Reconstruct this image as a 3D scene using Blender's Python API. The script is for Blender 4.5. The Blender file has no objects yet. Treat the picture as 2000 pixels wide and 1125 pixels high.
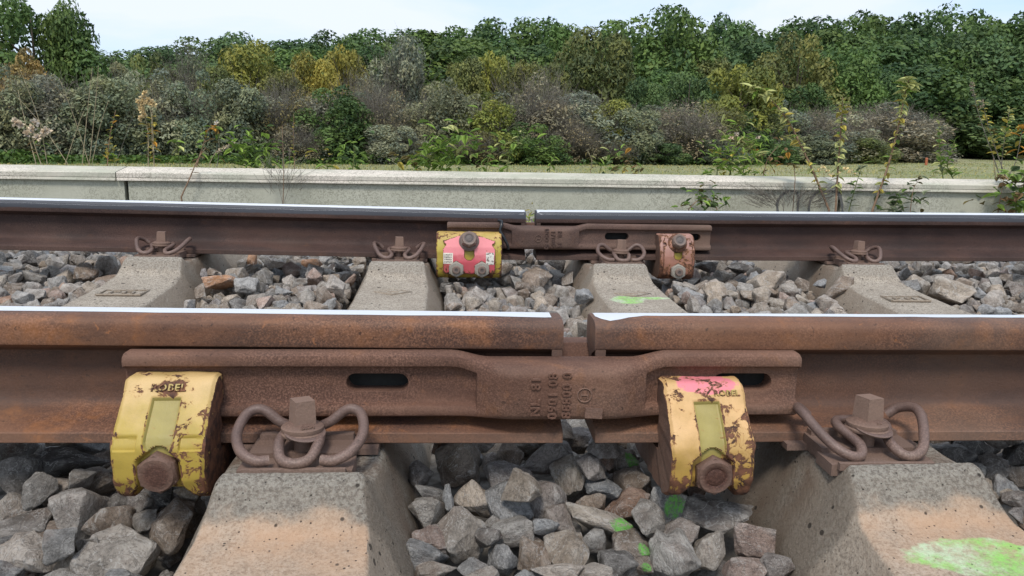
import bpy, bmesh, math, random
from mathutils import Vector, Matrix, Quaternion, Euler, noise as mnoise

D = bpy.data
SC = bpy.context.scene
COL = SC.collection

# ---------------------------------------------------------------- camera, sky, sun, exposure
CAM = Vector((-0.1559, -0.9927, 0.3720))
FPX = 1553.54                                   # focal length in photo pixels (2000 wide)
RT = Vector((0.99769016, -0.06510902, 0.01936884))
UP = Vector((-0.00707762, 0.18394632, 0.98291081))
FW = Vector((0.06755919, 0.98077753, -0.18306062))
cam_data = D.cameras.new('camera')
cam = D.objects.new('camera', cam_data)
COL.objects.link(cam)
cam.matrix_world = Matrix(((RT.x, UP.x, -FW.x, CAM.x), (RT.y, UP.y, -FW.y, CAM.y), (RT.z, UP.z, -FW.z, CAM.z), (0, 0, 0, 1)))
cam_data.sensor_fit = 'HORIZONTAL'
cam_data.sensor_width = 36.0
cam_data.lens = 36.0 * FPX / 2000.0
cam_data.clip_start = 0.02
cam_data.clip_end = 3000
SC.camera = cam

SUN_ELEV, SUN_AZ = math.radians(56), math.radians(194)    # azimuth clockwise from +Y
world = D.worlds.new('World')
SC.world = world
world.use_nodes = True
wt = world.node_tree
wt.nodes.clear()
w_out = wt.nodes.new('ShaderNodeOutputWorld')
w_bg = wt.nodes.new('ShaderNodeBackground')
w_bg.inputs['Strength'].default_value = 0.12
w_sky = wt.nodes.new('ShaderNodeTexSky')
w_sky.sky_type = 'NISHITA'
w_sky.sun_disc = False
w_sky.sun_elevation = SUN_ELEV
w_sky.sun_rotation = SUN_AZ
w_tc = wt.nodes.new('ShaderNodeTexCoord')
w_map = wt.nodes.new('ShaderNodeMapping')
w_map.inputs['Scale'].default_value = (1.0, 1.0, 3.2)
w_n = wt.nodes.new('ShaderNodeTexNoise')
w_n.inputs['Scale'].default_value = 1.9
w_n.inputs['Detail'].default_value = 7
w_n.inputs['Roughness'].default_value = 0.55
w_n.inputs['Distortion'].default_value = 0.4
w_r = wt.nodes.new('ShaderNodeValToRGB')
w_r.color_ramp.elements[0].position = 0.38
w_r.color_ramp.elements[0].color = (0.10, 0.10, 0.10, 1)
w_r.color_ramp.elements[1].position = 0.60
w_r.color_ramp.elements[1].color = (1, 1, 1, 1)
w_mix = wt.nodes.new('ShaderNodeMix')
w_mix.data_type = 'RGBA'
w_mix.inputs['B'].default_value = (4.45, 4.85, 5.45, 1)
L = wt.links.new
L(w_tc.outputs['Generated'], w_map.inputs['Vector'])
L(w_map.outputs['Vector'], w_n.inputs['Vector'])
L(w_n.outputs['Fac'], w_r.inputs['Fac'])
L(w_r.outputs['Color'], w_mix.inputs['Factor'])
w_blue = wt.nodes.new('ShaderNodeMix')
w_blue.data_type = 'RGBA'
w_blue.inputs['Factor'].default_value = 0.65
w_blue.inputs['B'].default_value = (2.7, 3.9, 5.6, 1)
L(w_sky.outputs['Color'], w_blue.inputs['A'])
L(w_blue.outputs['Result'], w_mix.inputs['A'])
L(w_mix.outputs['Result'], w_bg.inputs['Color'])
L(w_bg.outputs['Background'], w_out.inputs['Surface'])

sun_data = D.lights.new('sun', 'SUN')
sun_data.energy = 1.5
sun_data.angle = math.radians(14)
sun_data.color = (1.0, 0.95, 0.88)
sun = D.objects.new('sun', sun_data)
COL.objects.link(sun)
sd = Vector((math.sin(SUN_AZ) * math.cos(SUN_ELEV), math.cos(SUN_AZ) * math.cos(SUN_ELEV), math.sin(SUN_ELEV)))
sun.rotation_euler = sd.to_track_quat('Z', 'Y').to_euler()
sun.location = sd * 30

SC.view_settings.view_transform = 'Standard'
SC.view_settings.look = 'None'
SC.view_settings.exposure = 0.74
SC.view_settings.gamma = 1.0
SC.view_settings.use_curve_mapping = False
SC.render.engine = 'CYCLES'
SC.cycles.max_bounces = 5
SC.cycles.diffuse_bounces = 3
SC.cycles.use_adaptive_sampling = True

# ---------------------------------------------------------------- helpers
def ray(px, py):
    return FW + RT * ((px - 1000) / FPX) - UP * ((py - 562.5) / FPX)
def at(px, py, Y):                       # point at depth Y seen along a line of sight
    d = ray(px, py); t = (Y - CAM.y) / d.y
    return CAM + d * t
def atz(px, py, Z):
    d = ray(px, py); t = (Z - CAM.z) / d.z
    return CAM + d * t

def tag(o, label=None, cat=None, group=None, kind=None):
    if label: o['label'] = label
    if cat: o['category'] = cat
    if group: o['group'] = group
    if kind: o['kind'] = kind
    return o
def link(name, me, parent=None, loc=None, rot=None):
    o = D.objects.new(name, me)
    COL.objects.link(o)
    if parent: o.parent = parent
    if loc is not None: o.location = loc
    if rot is not None: o.rotation_euler = rot
    return o
def empty(name, loc=(0, 0, 0), rz=0):
    o = link(name, None, None, loc, (0, 0, rz))
    o.empty_display_size = 0.05
    return o
def mesh(name, verts, faces, mat, smooth=None, mats=None, fmat=None):
    me = D.meshes.new(name)
    me.from_pydata([tuple(v) for v in verts], [], faces)
    for m in (mats or [mat]): me.materials.append(m)
    if fmat: me.polygons.foreach_set('material_index', fmat)
    if smooth is not None: shade(me, smooth)
    me.update()
    return me
def shade(me, ang=35):
    me.polygons.foreach_set('use_smooth', [True] * len(me.polygons))
    if ang < 180:
        me.set_sharp_from_angle(angle=math.radians(ang))
def bm_mesh(name, bm, mat, smooth=None):
    bmesh.ops.recalc_face_normals(bm, faces=bm.faces)
    me = D.meshes.new(name)
    bm.to_mesh(me); bm.free()
    me.materials.append(mat)
    if smooth is not None: shade(me, smooth)
    return me
def bevel(bm, off, seg=2, ang=30):
    es = [e for e in bm.edges if len(e.link_faces) == 2 and e.calc_face_angle(0) > math.radians(ang)]
    bmesh.ops.bevel(bm, geom=es, offset=off, segments=seg, profile=0.5, affect='EDGES', clamp_overlap=True)
def add_box(bm, c, s, M=None):
    vs = []
    for dz in (-.5, .5):
        for dx, dy in ((-.5, -.5), (.5, -.5), (.5, .5), (-.5, .5)):
            v = Vector((c[0] + dx * s[0], c[1] + dy * s[1], c[2] + dz * s[2]))
            vs.append(bm.verts.new(M @ v if M else v))
    for f in ((3, 2, 1, 0), (4, 5, 6, 7), (0, 1, 5, 4), (1, 2, 6, 5), (2, 3, 7, 6), (3, 0, 4, 7)):
        bm.faces.new([vs[i] for i in f])
def add_prism(bm, n, r0, r1, z0, z1, ph=0.0, M=None, caps=True):
    a, b = [], []
    for i in range(n):
        t = ph + 2 * math.pi * i / n
        p = Vector((r0 * math.cos(t), r0 * math.sin(t), z0)); q = Vector((r1 * math.cos(t), r1 * math.sin(t), z1))
        a.append(bm.verts.new(M @ p if M else p)); b.append(bm.verts.new(M @ q if M else q))
    for i in range(n):
        j = (i + 1) % n
        bm.faces.new((a[i], a[j], b[j], b[i]))
    if caps:
        bm.faces.new(b); bm.faces.new(a[::-1])
def lathe(bm, prof, n=24, M=None):       # prof: (radius, height), closed at both ends
    rings = []
    for r, z in prof:
        rings.append([bm.verts.new((M or Matrix()) @ Vector((r * math.cos(2 * math.pi * i / n), r * math.sin(2 * math.pi * i / n), z))) for i in range(n)])
    for a, b in zip(rings, rings[1:]):
        for i in range(n):
            bm.faces.new((a[i], a[(i + 1) % n], b[(i + 1) % n], b[i]))
    bm.faces.new(rings[-1]); bm.faces.new(rings[0][::-1])
def catmull(pts, k=6):
    P = [Vector(p) for p in pts]
    P = [P[0] * 2 - P[1]] + P + [P[-1] * 2 - P[-2]]
    out = []
    for i in range(1, len(P) - 2):
        for j in range(k):
            t = j / k
            out.append(0.5 * ((2 * P[i]) + (P[i + 1] - P[i - 1]) * t + (2 * P[i - 1] - 5 * P[i] + 4 * P[i + 1] - P[i + 2]) * t * t
                              + (3 * P[i] - P[i - 1] - 3 * P[i + 1] + P[i + 2]) * t ** 3))
    out.append(P[-2])
    return out
def tube_data(path, rad, n=8, V=None, F=None):
    V = [] if V is None else V; F = [] if F is None else F
    base = len(V); m = len(path)
    nrm = None
    for i, p in enumerate(path):
        t = (path[min(i + 1, m - 1)] - path[max(i - 1, 0)]).normalized()
        if nrm is None:
            nrm = t.orthogonal().normalized()
        else:
            nrm = (nrm - t * nrm.dot(t)).normalized()
        b = t.cross(nrm)
        r = rad(i / (m - 1)) if callable(rad) else rad
        for k in range(n):
            a = 2 * math.pi * k / n
            V.append(p + (nrm * math.cos(a) + b * math.sin(a)) * r)
    for i in range(m - 1):
        for k in range(n):
            F.append((base + i * n + k, base + i * n + (k + 1) % n, base + (i + 1) * n + (k + 1) % n, base + (i + 1) * n + k))
    F.append(tuple(base + k for k in range(n))[::-1]); F.append(tuple(base + (m - 1) * n + k for k in range(n)))
    return V, F
def text_mesh(name, body, size, extrude, mat, spacing=1.0):
    cu = D.curves.new('lettering_curve', 'FONT')
    cu.body = body; cu.size = size; cu.extrude = extrude; cu.align_x = 'CENTER'; cu.align_y = 'CENTER'
    cu.space_character = spacing; cu.resolution_u = 2; cu.offset = size * 0.018; cu.bevel_depth = size * 0.012
    o = D.objects.new('lettering_tmp', cu); COL.objects.link(o)
    dg = bpy.context.evaluated_depsgraph_get()
    me = D.meshes.new_from_object(o.evaluated_get(dg))
    D.objects.remove(o); D.curves.remove(cu)
    me.name = name; me.materials.clear(); me.materials.append(mat)
    return me
def sstep(a, b, x):
    t = min(1, max(0, (x - a) / (b - a))) if b != a else float(x > a)
    return t * t * (3 - 2 * t)
def lerp(a, b, t): return a + (b - a) * t

# ---------------------------------------------------------------- materials
class NB:
    def __init__(s, name):
        s.m = D.materials.new(name); s.m.use_nodes = True
        s.t = s.m.node_tree; s.t.nodes.clear()
        s.out = s.t.nodes.new('ShaderNodeOutputMaterial')
        s.b = s.t.nodes.new('ShaderNodeBsdfPrincipled')
        s.t.links.new(s.b.outputs[0], s.out.inputs[0])
        tc = s.t.nodes.new('ShaderNodeTexCoord'); s.obj = tc.outputs['Object']; s.gen = tc.outputs['Generated']
        s.vec = s.obj
    def n(s, typ, **k):
        nd = s.t.nodes.new(typ)
        for a, b in k.items(): setattr(nd, a, b)
        return nd
    def put(s, sock, v):
        if hasattr(v, 'is_linked') or hasattr(v, 'links'): s.t.links.new(v, sock)
        elif isinstance(v, (tuple, list)) and sock.type == 'RGBA' and len(v) == 3: sock.default_value = (*v, 1)
        else: sock.default_value = v
    def noise(s, scale, detail=5, rough=0.55, dist=0.0, vec=None):
        nd = s.n('ShaderNodeTexNoise')
        s.put(nd.inputs['Vector'], vec or s.vec); nd.inputs['Scale'].default_value = scale
        nd.inputs['Detail'].default_value = detail; nd.inputs['Roughness'].default_value = rough; nd.inputs['Distortion'].default_value = dist
        return nd.outputs['Fac']
    def voro(s, scale, feat='F1', vec=None, rnd=1.0):
        nd = s.n('ShaderNodeTexVoronoi', feature=feat)
        s.put(nd.inputs['Vector'], vec or s.vec); nd.inputs['Scale'].default_value = scale; nd.inputs['Randomness'].default_value = rnd
        return nd.outputs['Distance']
    def ramp(s, f, a, b, c0=0.0, c1=1.0):
        nd = s.n('ShaderNodeMapRange', interpolation_type='SMOOTHSTEP')
        s.put(nd.inputs['Value'], f)
        nd.inputs['From Min'].default_value = a; nd.inputs['From Max'].default_value = b
        nd.inputs['To Min'].default_value = c0; nd.inputs['To Max'].default_value = c1
        return nd.outputs[0]
    def mix(s, f, a, b, mode='MIX'):
        nd = s.n('ShaderNodeMix', data_type='RGBA', blend_type=mode)
        s.put(nd.inputs['Factor'], f); s.put(nd.inputs['A'], a); s.put(nd.inputs['B'], b)
        return nd.outputs['Result']
    def math(s, op, a, b=0.0, c=None):
        nd = s.n('ShaderNodeMath', operation=op)
        s.put(nd.inputs[0], a); s.put(nd.inputs[1], b)
        if c is not None: s.put(nd.inputs[2], c)
        return nd.outputs[0]
    def sep(s, vec=None):
        nd = s.n('ShaderNodeSeparateXYZ'); s.put(nd.inputs[0], vec or s.vec); return nd.outputs
    def scaled(s, sc, loc=(0, 0, 0), vec=None):
        nd = s.n('ShaderNodeMapping'); s.put(nd.inputs['Vector'], vec or s.vec)
        nd.inputs['Scale'].default_value = sc; nd.inputs['Location'].default_value = loc
        return nd.outputs[0]
    def ellipse(s, c, r, warp=0.0, wscale=10.0):       # 1 inside the blob, 0 outside (value = 1 - normalised distance)
        nd = s.n('ShaderNodeMapping', vector_type='POINT'); s.put(nd.inputs['Vector'], s.vec)
        nd.inputs['Scale'].default_value = tuple(1 / q for q in r); nd.inputs['Location'].default_value = tuple(-a / q for a, q in zip(c, r))
        ln = s.n('ShaderNodeVectorMath', operation='LENGTH'); s.put(ln.inputs[0], nd.outputs[0])
        d = s.math('SUBTRACT', 1.0, ln.outputs['Value'])
        if warp:
            w = s.math('MULTIPLY', s.math('SUBTRACT', s.noise(wscale, 5, 0.65), 0.5), warp)
            d = s.math('ADD', d, w)
        return d
    def bump(s, h, strength, dist=0.001, prev=None):
        nd = s.n('ShaderNodeBump'); s.put(nd.inputs['Height'], h)
        nd.inputs['Strength'].default_value = strength; nd.inputs['Distance'].default_value = dist
        if prev is not None: s.put(nd.inputs['Normal'], prev)
        return nd.outputs[0]
    def point(s):
        return s.n('ShaderNodeNewGeometry').outputs['Pointiness']
    def done(s, color, rough, normal=None, metal=0.0, spec=None):
        s.put(s.b.inputs['Base Color'], color); s.put(s.b.inputs['Roughness'], rough)
        s.put(s.b.inputs['Metallic'], metal)
        if normal is not None: s.put(s.b.inputs['Normal'], normal)
        if spec is not None: s.put(s.b.inputs['Specular IOR Level'], spec)
        return s.m

def rust(name, dark, mid, orange, amount=0.5, rough=0.8, bs=0.5, gauge=False, edge=0.25, web=False):
    b = NB(name)
    st = b.scaled((0.35, 1, 1))
    base = b.mix(b.ramp(b.noise(9, 7, 0.62, 0.3, st), 0.36, 0.64), dark, mid)
    patch = b.ramp(b.noise(17, 8, 0.65, 0.4), 0.62 - 0.2 * amount, 0.74, 0, 0.85)
    base = b.mix(patch, base, orange)
    wear = b.ramp(b.noise(4.5, 7, 0.65, 0.2, b.scaled((0.6, 2.0, 2.6))), 0.50, 0.66, 0, 0.75)
    base = b.mix(wear, base, tuple(c * 0.62 + 0.010 for c in dark))
    spots = b.ramp(b.noise(55, 7, 0.7, 0.6), 0.63, 0.68, 0, 0.8 * amount)
    base = b.mix(spots, base, tuple(min(1, c * 1.35) for c in orange))
    fine = b.noise(420, 3, 0.7)
    base = b.mix(b.math('MULTIPLY', b.ramp(fine, 0.42, 0.66, 0.0, 0.55), b.ramp(b.noise(8, 4, 0.6), 0.36, 0.62, 0.25, 1.0)), base, tuple(min(1, c * 1.9 + 0.02) for c in mid))
    pits = b.math('MULTIPLY', b.ramp(b.noise(160, 4, 0.6), 0.30, 0.40, 0.75, 0.0), b.ramp(b.noise(13, 3, 0.5), 0.40, 0.60, 0.15, 1.0))
    base = b.mix(pits, base, tuple(c * 0.35 for c in dark))
    dust = b.ramp(b.noise(3.3, 5, 0.6), 0.45, 0.75, 0.0, 0.35)
    base = b.mix(b.math('MULTIPLY', dust, 0.35 if gauge else 1.0), base, (0.21, 0.140, 0.098))
    if edge:
        base = b.mix(b.ramp(b.point(), 0.51, 0.58, 0, edge), base, (0.30, 0.20, 0.15))
    r = rough
    if web:                                     # shade under the head painted on the web with oily old rust, ragged edges
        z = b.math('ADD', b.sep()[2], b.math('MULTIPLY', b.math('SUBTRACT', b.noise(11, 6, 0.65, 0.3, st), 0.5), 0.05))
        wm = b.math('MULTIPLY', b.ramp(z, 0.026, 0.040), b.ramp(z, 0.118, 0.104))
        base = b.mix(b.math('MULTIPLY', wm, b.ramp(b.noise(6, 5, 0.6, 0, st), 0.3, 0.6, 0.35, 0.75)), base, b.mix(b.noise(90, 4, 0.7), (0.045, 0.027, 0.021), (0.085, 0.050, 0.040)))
    if gauge:                                   # wheel-flange side of the head: dark, worn steel
        z = b.sep()[2]
        zz = b.math('ADD', z, b.math('MULTIPLY', b.math('SUBTRACT', b.noise(40, 6, 0.7, 0, st), 0.5), 0.006))
        m = b.ramp(zz, 0.1225, 0.1275)
        base = b.mix(m, base, b.mix(b.noise(30, 5, 0.6, 0, b.scaled((0.08, 1, 1))), (0.032, 0.033, 0.040), (0.095, 0.098, 0.112)))
        r = b.ramp(m, 0, 1, rough, 0.5)
    nrm = b.bump(b.noise(300, 4, 0.7), bs, 0.0011)
    nrm = b.bump(b.noise(70, 4, 0.6), bs * 0.7, 0.002, nrm)
    return b.done(base, r, nrm, 0.0, 0.35)

def paint(name, col, faded, zlo, zhi, chip=0.5, pink=None, grime=0.4, worn=None):
    b = NB(name)
    z = b.sep()[2]
    zn = b.math('ADD', z, b.math('MULTIPLY', b.math('SUBTRACT', b.noise(38, 5, 0.6), 0.5), 0.055))
    base = b.mix(b.ramp(zn, zlo, zhi), col, faded)
    base = b.mix(b.ramp(b.noise(24, 6, 0.6), 0.4, 0.7, 0, grime), base, tuple(c * 0.62 for c in col))
    if pink:
        base = b.mix(b.ramp(b.ellipse(pink[1], pink[2], 0.9, 60), 0.1, 0.2), base, pink[0])
    base = b.mix(b.ramp(b.noise(900, 2, 0.5), 0.45, 0.7, 0, 0.12), base, (0.25, 0.18, 0.1))
    ch = b.noise(62, 9, 0.72, 0.5)
    ch2 = b.noise(19, 4, 0.6, 0.2)
    pt = b.ramp(b.point(), 0.50, 0.60, 0, 0.28)
    low = b.ramp(z, 0.025, -0.040, 0, 0.10 + 0.22 * max(0, chip - 0.5))
    s_ = b.math('ADD', b.math('ADD', ch, b.math('MULTIPLY', b.math('SUBTRACT', ch2, 0.5), 0.55)), b.math('ADD', pt, low))
    if worn:
        s_ = b.math('ADD', s_, b.ramp(b.ellipse(worn[0], worn[1], 0.5, 60), 0.0, 0.5, 0, 0.13))
    m = b.ramp(s_, 0.70 - 0.2 * chip, 0.725 - 0.2 * chip)
    rustc = b.mix(b.ramp(b.noise(90, 6, 0.7), 0.35, 0.65), (0.055, 0.028, 0.020), (0.20, 0.085, 0.045))
    rim = b.ramp(s_, 0.655 - 0.2 * chip, 0.70 - 0.2 * chip, 0, 0.5)
    base = b.mix(rim, base, (0.42, 0.20, 0.06))
    base = b.mix(m, base, rustc)
    nrm = b.bump(b.math('SUBTRACT', 1.0, m), 0.7, 0.0012)
    nrm = b.bump(b.noise(260, 4, 0.7), 0.35, 0.001, nrm)
    return b.done(base, b.ramp(m, 0, 1, 0.5, 0.85), nrm, 0.0, 0.4)

M = {}
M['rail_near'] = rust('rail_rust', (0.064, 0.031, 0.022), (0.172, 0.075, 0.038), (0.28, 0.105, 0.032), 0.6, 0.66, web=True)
M['rail_far'] = rust('rail_dark_rust', (0.036, 0.020, 0.017), (0.066, 0.034, 0.026), (0.10, 0.045, 0.026), 0.25, 0.75, 0.45, gauge=True, edge=0.1)
M['plate'] = rust('fishplate_rust', (0.085, 0.041, 0.028), (0.158, 0.078, 0.050), (0.215, 0.092, 0.038), 0.35, 0.82, 0.75)
M['plate_far'] = rust('fishplate_brown_rust', (0.060, 0.036, 0.030), (0.115, 0.066, 0.050), (0.155, 0.075, 0.040), 0.3, 0.8, 0.6)
M['clip'] = rust('spring_rust', (0.085, 0.055, 0.048), (0.155, 0.098, 0.080), (0.15, 0.085, 0.055), 0.1, 0.40, 0.6, edge=0.25)
M['screw'] = rust('screw_rust', (0.085, 0.050, 0.040), (0.16, 0.092, 0.066), (0.22, 0.12, 0.07), 0.4, 0.75, 0.7, edge=0.5)
M['guide'] = rust('guide_plate_brown', (0.075, 0.046, 0.038), (0.13, 0.082, 0.064), (0.14, 0.08, 0.05), 0.15, 0.75, 0.35, edge=0.3)
M['bolt'] = rust('bolt_rust', (0.048, 0.021, 0.016), (0.125, 0.055, 0.034), (0.20, 0.085, 0.05), 0.3, 0.65, 1.0, edge=0.3)
M['bolt_grey'] = rust('bolt_worn_grey', (0.075, 0.060, 0.055), (0.15, 0.125, 0.115), (0.19, 0.11, 0.06), 0.2, 0.55, 0.5, edge=0.5)
M['zinc'] = rust('zinc_nut', (0.24, 0.225, 0.19), (0.36, 0.34, 0.29), (0.22, 0.15, 0.08), 0.1, 0.5, 0.3, edge=0.2)
def steel():
    b = NB('polished_running_steel')
    st = b.scaled((0.04, 1, 1))
    c = b.mix(b.noise(120, 5, 0.7, 0, st), (0.70, 0.70, 0.71), (0.86, 0.86, 0.87))
    return b.done(c, b.ramp(b.noise(60, 4, 0.6, 0, st), 0.3, 0.7, 0.42, 0.55), b.bump(b.noise(400, 3, 0.6, 0, st), 0.06, 0.0005), 0.45)
M['steel'] = steel()
M['yellow'] = paint('yellow_paint_chipped', (0.44, 0.310, 0.055), (0.60, 0.400, 0.170), 0.030, 0.080, 0.46, worn=((0.0, -0.083, 0.077), (0.032, 0.03, 0.010)))
M['cream'] = paint('cream_paint_rusty', (0.47, 0.290, 0.065), (0.64, 0.390, 0.170), -0.010, 0.045, 0.66, ((0.74, 0.22, 0.25), (0.004, -0.076, 0.083), (0.046, 0.05, 0.010)))
M['groove'] = paint('olive_yellow_groove', (0.34, 0.275, 0.075), (0.36, 0.29, 0.095), 0, 0.1, 0.36)
M['letters'] = paint('worn_letter_paint', (0.38, 0.28, 0.08), (0.46, 0.33, 0.14), 0, 0.1, 0.85)
M['yellow_far'] = paint('yellow_paint_body', (0.45, 0.34, 0.05), (0.52, 0.34, 0.11), 0.05, 0.09, 0.35)
M['pink'] = paint('pink_paint_plate', (0.60, 0.10, 0.125), (0.75, 0.23, 0.25), 0.0, 0.03, 0.16, grime=0.15)
M['pink_rust'] = paint('faded_pink_paint', (0.36, 0.165, 0.115), (0.42, 0.235, 0.195), 0.0, 0.06, 0.66, grime=0.7)
def flat(name, col, rough=0.7, var=0.25, sc=60):
    b = NB(name)
    c = b.mix(b.ramp(b.noise(sc, 5, 0.6), 0.3, 0.7), tuple(q * (1 - var) for q in col), tuple(min(1, q * (1 + var)) for q in col))
    return b.done(c, rough)
M['cable'] = flat('black_cable', (0.012, 0.012, 0.013), 0.35)
def sticker():
    b = NB('sticker_print')
    c = b.mix(b.ramp(b.noise(130, 3, 0.6), 0.53, 0.56), (0.72, 0.68, 0.60), (0.20, 0.16, 0.14))
    return b.done(c, 0.55)
M['sticker'] = sticker()
M['ink'] = flat('sticker_ink', (0.06, 0.05, 0.05))

def concrete():
    b = NB('sleeper_concrete')
    x, y, z = b.sep()
    tint = b.n('ShaderNodeObjectInfo').outputs['Color']
    base = b.mix(b.ramp(b.noise(7, 7, 0.6), 0.3, 0.7), (0.345, 0.288, 0.226), (0.465, 0.398, 0.318))
    gr = b.noise(320, 4, 0.7)
    base = b.mix(b.ramp(gr, 0.33, 0.52, 0.85, 0), base, (0.10, 0.085, 0.07))
    base = b.mix(b.ramp(gr, 0.52, 0.72, 0, 0.55), base, (0.56, 0.51, 0.45))
    mo = b.noise(120, 6, 0.75, 0.3)
    base = b.mix(b.ramp(mo, 0.40, 0.50, 0.55, 0), base, (0.16, 0.14, 0.115))
    base = b.mix(b.ramp(mo, 0.55, 0.68, 0, 0.4), base, (0.58, 0.54, 0.47))
    # rougher, stained band by the rail seats (y is the sleeper's long axis, rails at -0.751 and +0.751)
    d = b.math('ABSOLUTE', b.math('SUBTRACT', b.math('ABSOLUTE', y), 0.751))
    dn = b.math('ADD', d, b.math('MULTIPLY', b.math('SUBTRACT', b.noise(22, 4), 0.5), 0.05))
    seat = b.ramp(dn, 0.205, 0.19)
    coarse = b.noise(230, 5, 0.75)
    dark = b.mix(b.ramp(coarse, 0.40, 0.58), (0.225, 0.190, 0.155), (0.56, 0.505, 0.425))
    base = b.mix(b.math('MULTIPLY', seat, 0.62), base, dark)
    # rust dust washed off the rail onto the concrete
    rd = b.math('MULTIPLY', b.ramp(dn, 0.19, 0.205), b.ramp(dn, 0.36, 0.21))
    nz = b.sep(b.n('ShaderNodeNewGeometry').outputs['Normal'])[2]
    rd = b.math('MULTIPLY', b.math('MULTIPLY', rd, b.math('GREATER_THAN', -0.9, y)), b.ramp(nz, 0.35, 0.98))
    base = b.mix(b.math('MULTIPLY', rd, b.ramp(b.noise(14, 5), 0.2, 0.7, 0.30, 0.88)), base, (0.52, 0.320, 0.195))
    rs = b.math('MULTIPLY', b.ramp(dn, 0.150, 0.100), b.ramp(b.noise(16, 5), 0.35, 0.65, 0, 0.75))
    base = b.mix(rs, base, (0.19, 0.095, 0.05))
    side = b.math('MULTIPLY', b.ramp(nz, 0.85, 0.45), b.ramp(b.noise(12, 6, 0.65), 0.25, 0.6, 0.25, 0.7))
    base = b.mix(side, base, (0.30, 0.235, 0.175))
    lowdirt = b.ramp(b.math('ADD', z, b.math('MULTIPLY', b.noise(18, 4), 0.05)), -0.06, -0.14, 0, 0.55)
    base = b.mix(lowdirt, base, (0.20, 0.165, 0.13))
    pit = b.math('ADD', b.voro(48), b.math('MULTIPLY', b.noise(20, 3), 0.5))
    pit = b.math('ADD', pit, b.math('MULTIPLY', b.math('SUBTRACT', b.noise(5, 3), 0.5), 0.5))
    pm = b.ramp(pit, 0.36, 0.30)
    pit2 = b.ramp(b.math('ADD', b.voro(120), b.math('MULTIPLY', b.noise(55, 3), 0.5)), 0.36, 0.29)
    pm = b.math('MAXIMUM', pm, pit2)
    base = b.mix(b.math('MULTIPLY', pm, 0.85), base, (0.05, 0.04, 0.032))
    # marker paint, sprayed on one sleeper only (its object colour has alpha-like green switch in blue channel)
    g = b.n('ShaderNodeSeparateColor'); b.put(g.inputs[0], tint)
    g1 = b.ramp(b.ellipse((0.010, -1.020, -0.045), (0.078, 0.030, 0.5), 1.1, 22), 0.0, 0.16)
    g1b = b.ramp(b.ellipse((0.065, -1.04, -0.045), (0.11, 0.022, 0.5), 1.2, 24), 0.0, 0.3)
    g2 = b.ramp(b.ellipse((-0.030, 0.350, -0.055), (0.050, 0.045, 0.5), 0.8, 26), 0.0, 0.2)
    g2b = b.ramp(b.ellipse((0.030, 0.368, -0.055), (0.075, 0.016, 0.5), 0.7, 30), 0.0, 0.25)
    gm = b.math('MAXIMUM', b.math('MAXIMUM', g1, g1b), b.math('MAXIMUM', g2, g2b))
    gm = b.math('MULTIPLY', gm, g.outputs[2])
    gm = b.math('MULTIPLY', gm, b.math('SUBTRACT', 1.0, b.math('MULTIPLY', pm, 0.6)))
    gc = b.mix(b.ramp(b.noise(20, 4, 0.6), 0.42, 0.62), (0.30, 0.68, 0.14), (0.58, 0.74, 0.48))
    base = b.mix(b.math('MULTIPLY', gm, b.ramp(b.noise(90, 7, 0.8), 0.34, 0.62, 0.12, 0.80)), base, gc)
    h = b.math('SUBTRACT', b.noise(230, 5, 0.7), b.math('MULTIPLY', pm, 0.9))
    nrm = b.bump(b.math('ADD', h, mo), 0.85, 0.003)
    nrm = b.bump(b.math('MULTIPLY', coarse, seat), 0.8, 0.003, nrm)
    return b.done(base, 0.9, nrm, 0, 0.25)
M['concrete'] = concrete()

def wall_mat(name, cap=False):
    b = NB(name)
    base = b.mix(b.ramp(b.noise(1.3, 6, 0.6), 0.3, 0.7), (0.42, 0.415, 0.325), (0.51, 0.50, 0.405))
    if cap:
        base = b.mix(b.ramp(b.noise(2.5, 6, 0.65, 0.3, b.scaled((0.4, 1, 1))), 0.38, 0.62), base, (0.68, 0.61, 0.52))
    big = b.noise(1.1, 4, 0.6)
    sq = b.noise(34, 4, 0.6, 1.4)
    thin = b.math('ABSOLUTE', b.math('SUBTRACT', sq, 0.5))
    lich = b.math('MULTIPLY', b.ramp(thin, 0.045, 0.015), b.ramp(big, 0.36, 0.54))
    base = b.mix(b.math('MULTIPLY', lich, 0.6), base, (0.16, 0.15, 0.115))
    base = b.mix(b.ramp(b.noise(170, 3, 0.7), 0.58, 0.75, 0, 0.35), base, (0.18, 0.17, 0.13))
    streak = b.noise(3.0, 5, 0.6, 0, b.scaled((3.0, 1, 0.25)))
    base = b.mix(b.ramp(streak, 0.5, 0.8, 0, 0.18), base, (0.22, 0.21, 0.16))
    if not cap:
        a1 = b.ellipse((0.0, 0.0, -0.115), (0.14, 0.4, 0.13), 0.2, 12)
        ring = b.ramp(b.math('ABSOLUTE', b.math('SUBTRACT', a1, 0.18)), 0.13, 0.07)
        tint = b.n('ShaderNodeObjectInfo').outputs['Color']
        g = b.n('ShaderNodeSeparateColor'); b.put(g.inputs[0], tint)
        base = b.mix(b.math('MULTIPLY', b.math('MULTIPLY', ring, 0.85), g.outputs[2]), base, (0.05, 0.05, 0.055))
    nrm = b.bump(b.noise(60, 6, 0.7), 0.35, 0.004)
    return b.done(base, 0.9, nrm, 0, 0.2)
M['wall'] = wall_mat('wall_concrete')
M['cap'] = wall_mat('cap_concrete', True)
M['gap'] = flat('dark_joint_and_slot_shade', (0.015, 0.015, 0.014), 0.9)  # black of the open wall joints, also the painted shade in the fishplate slots

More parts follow.
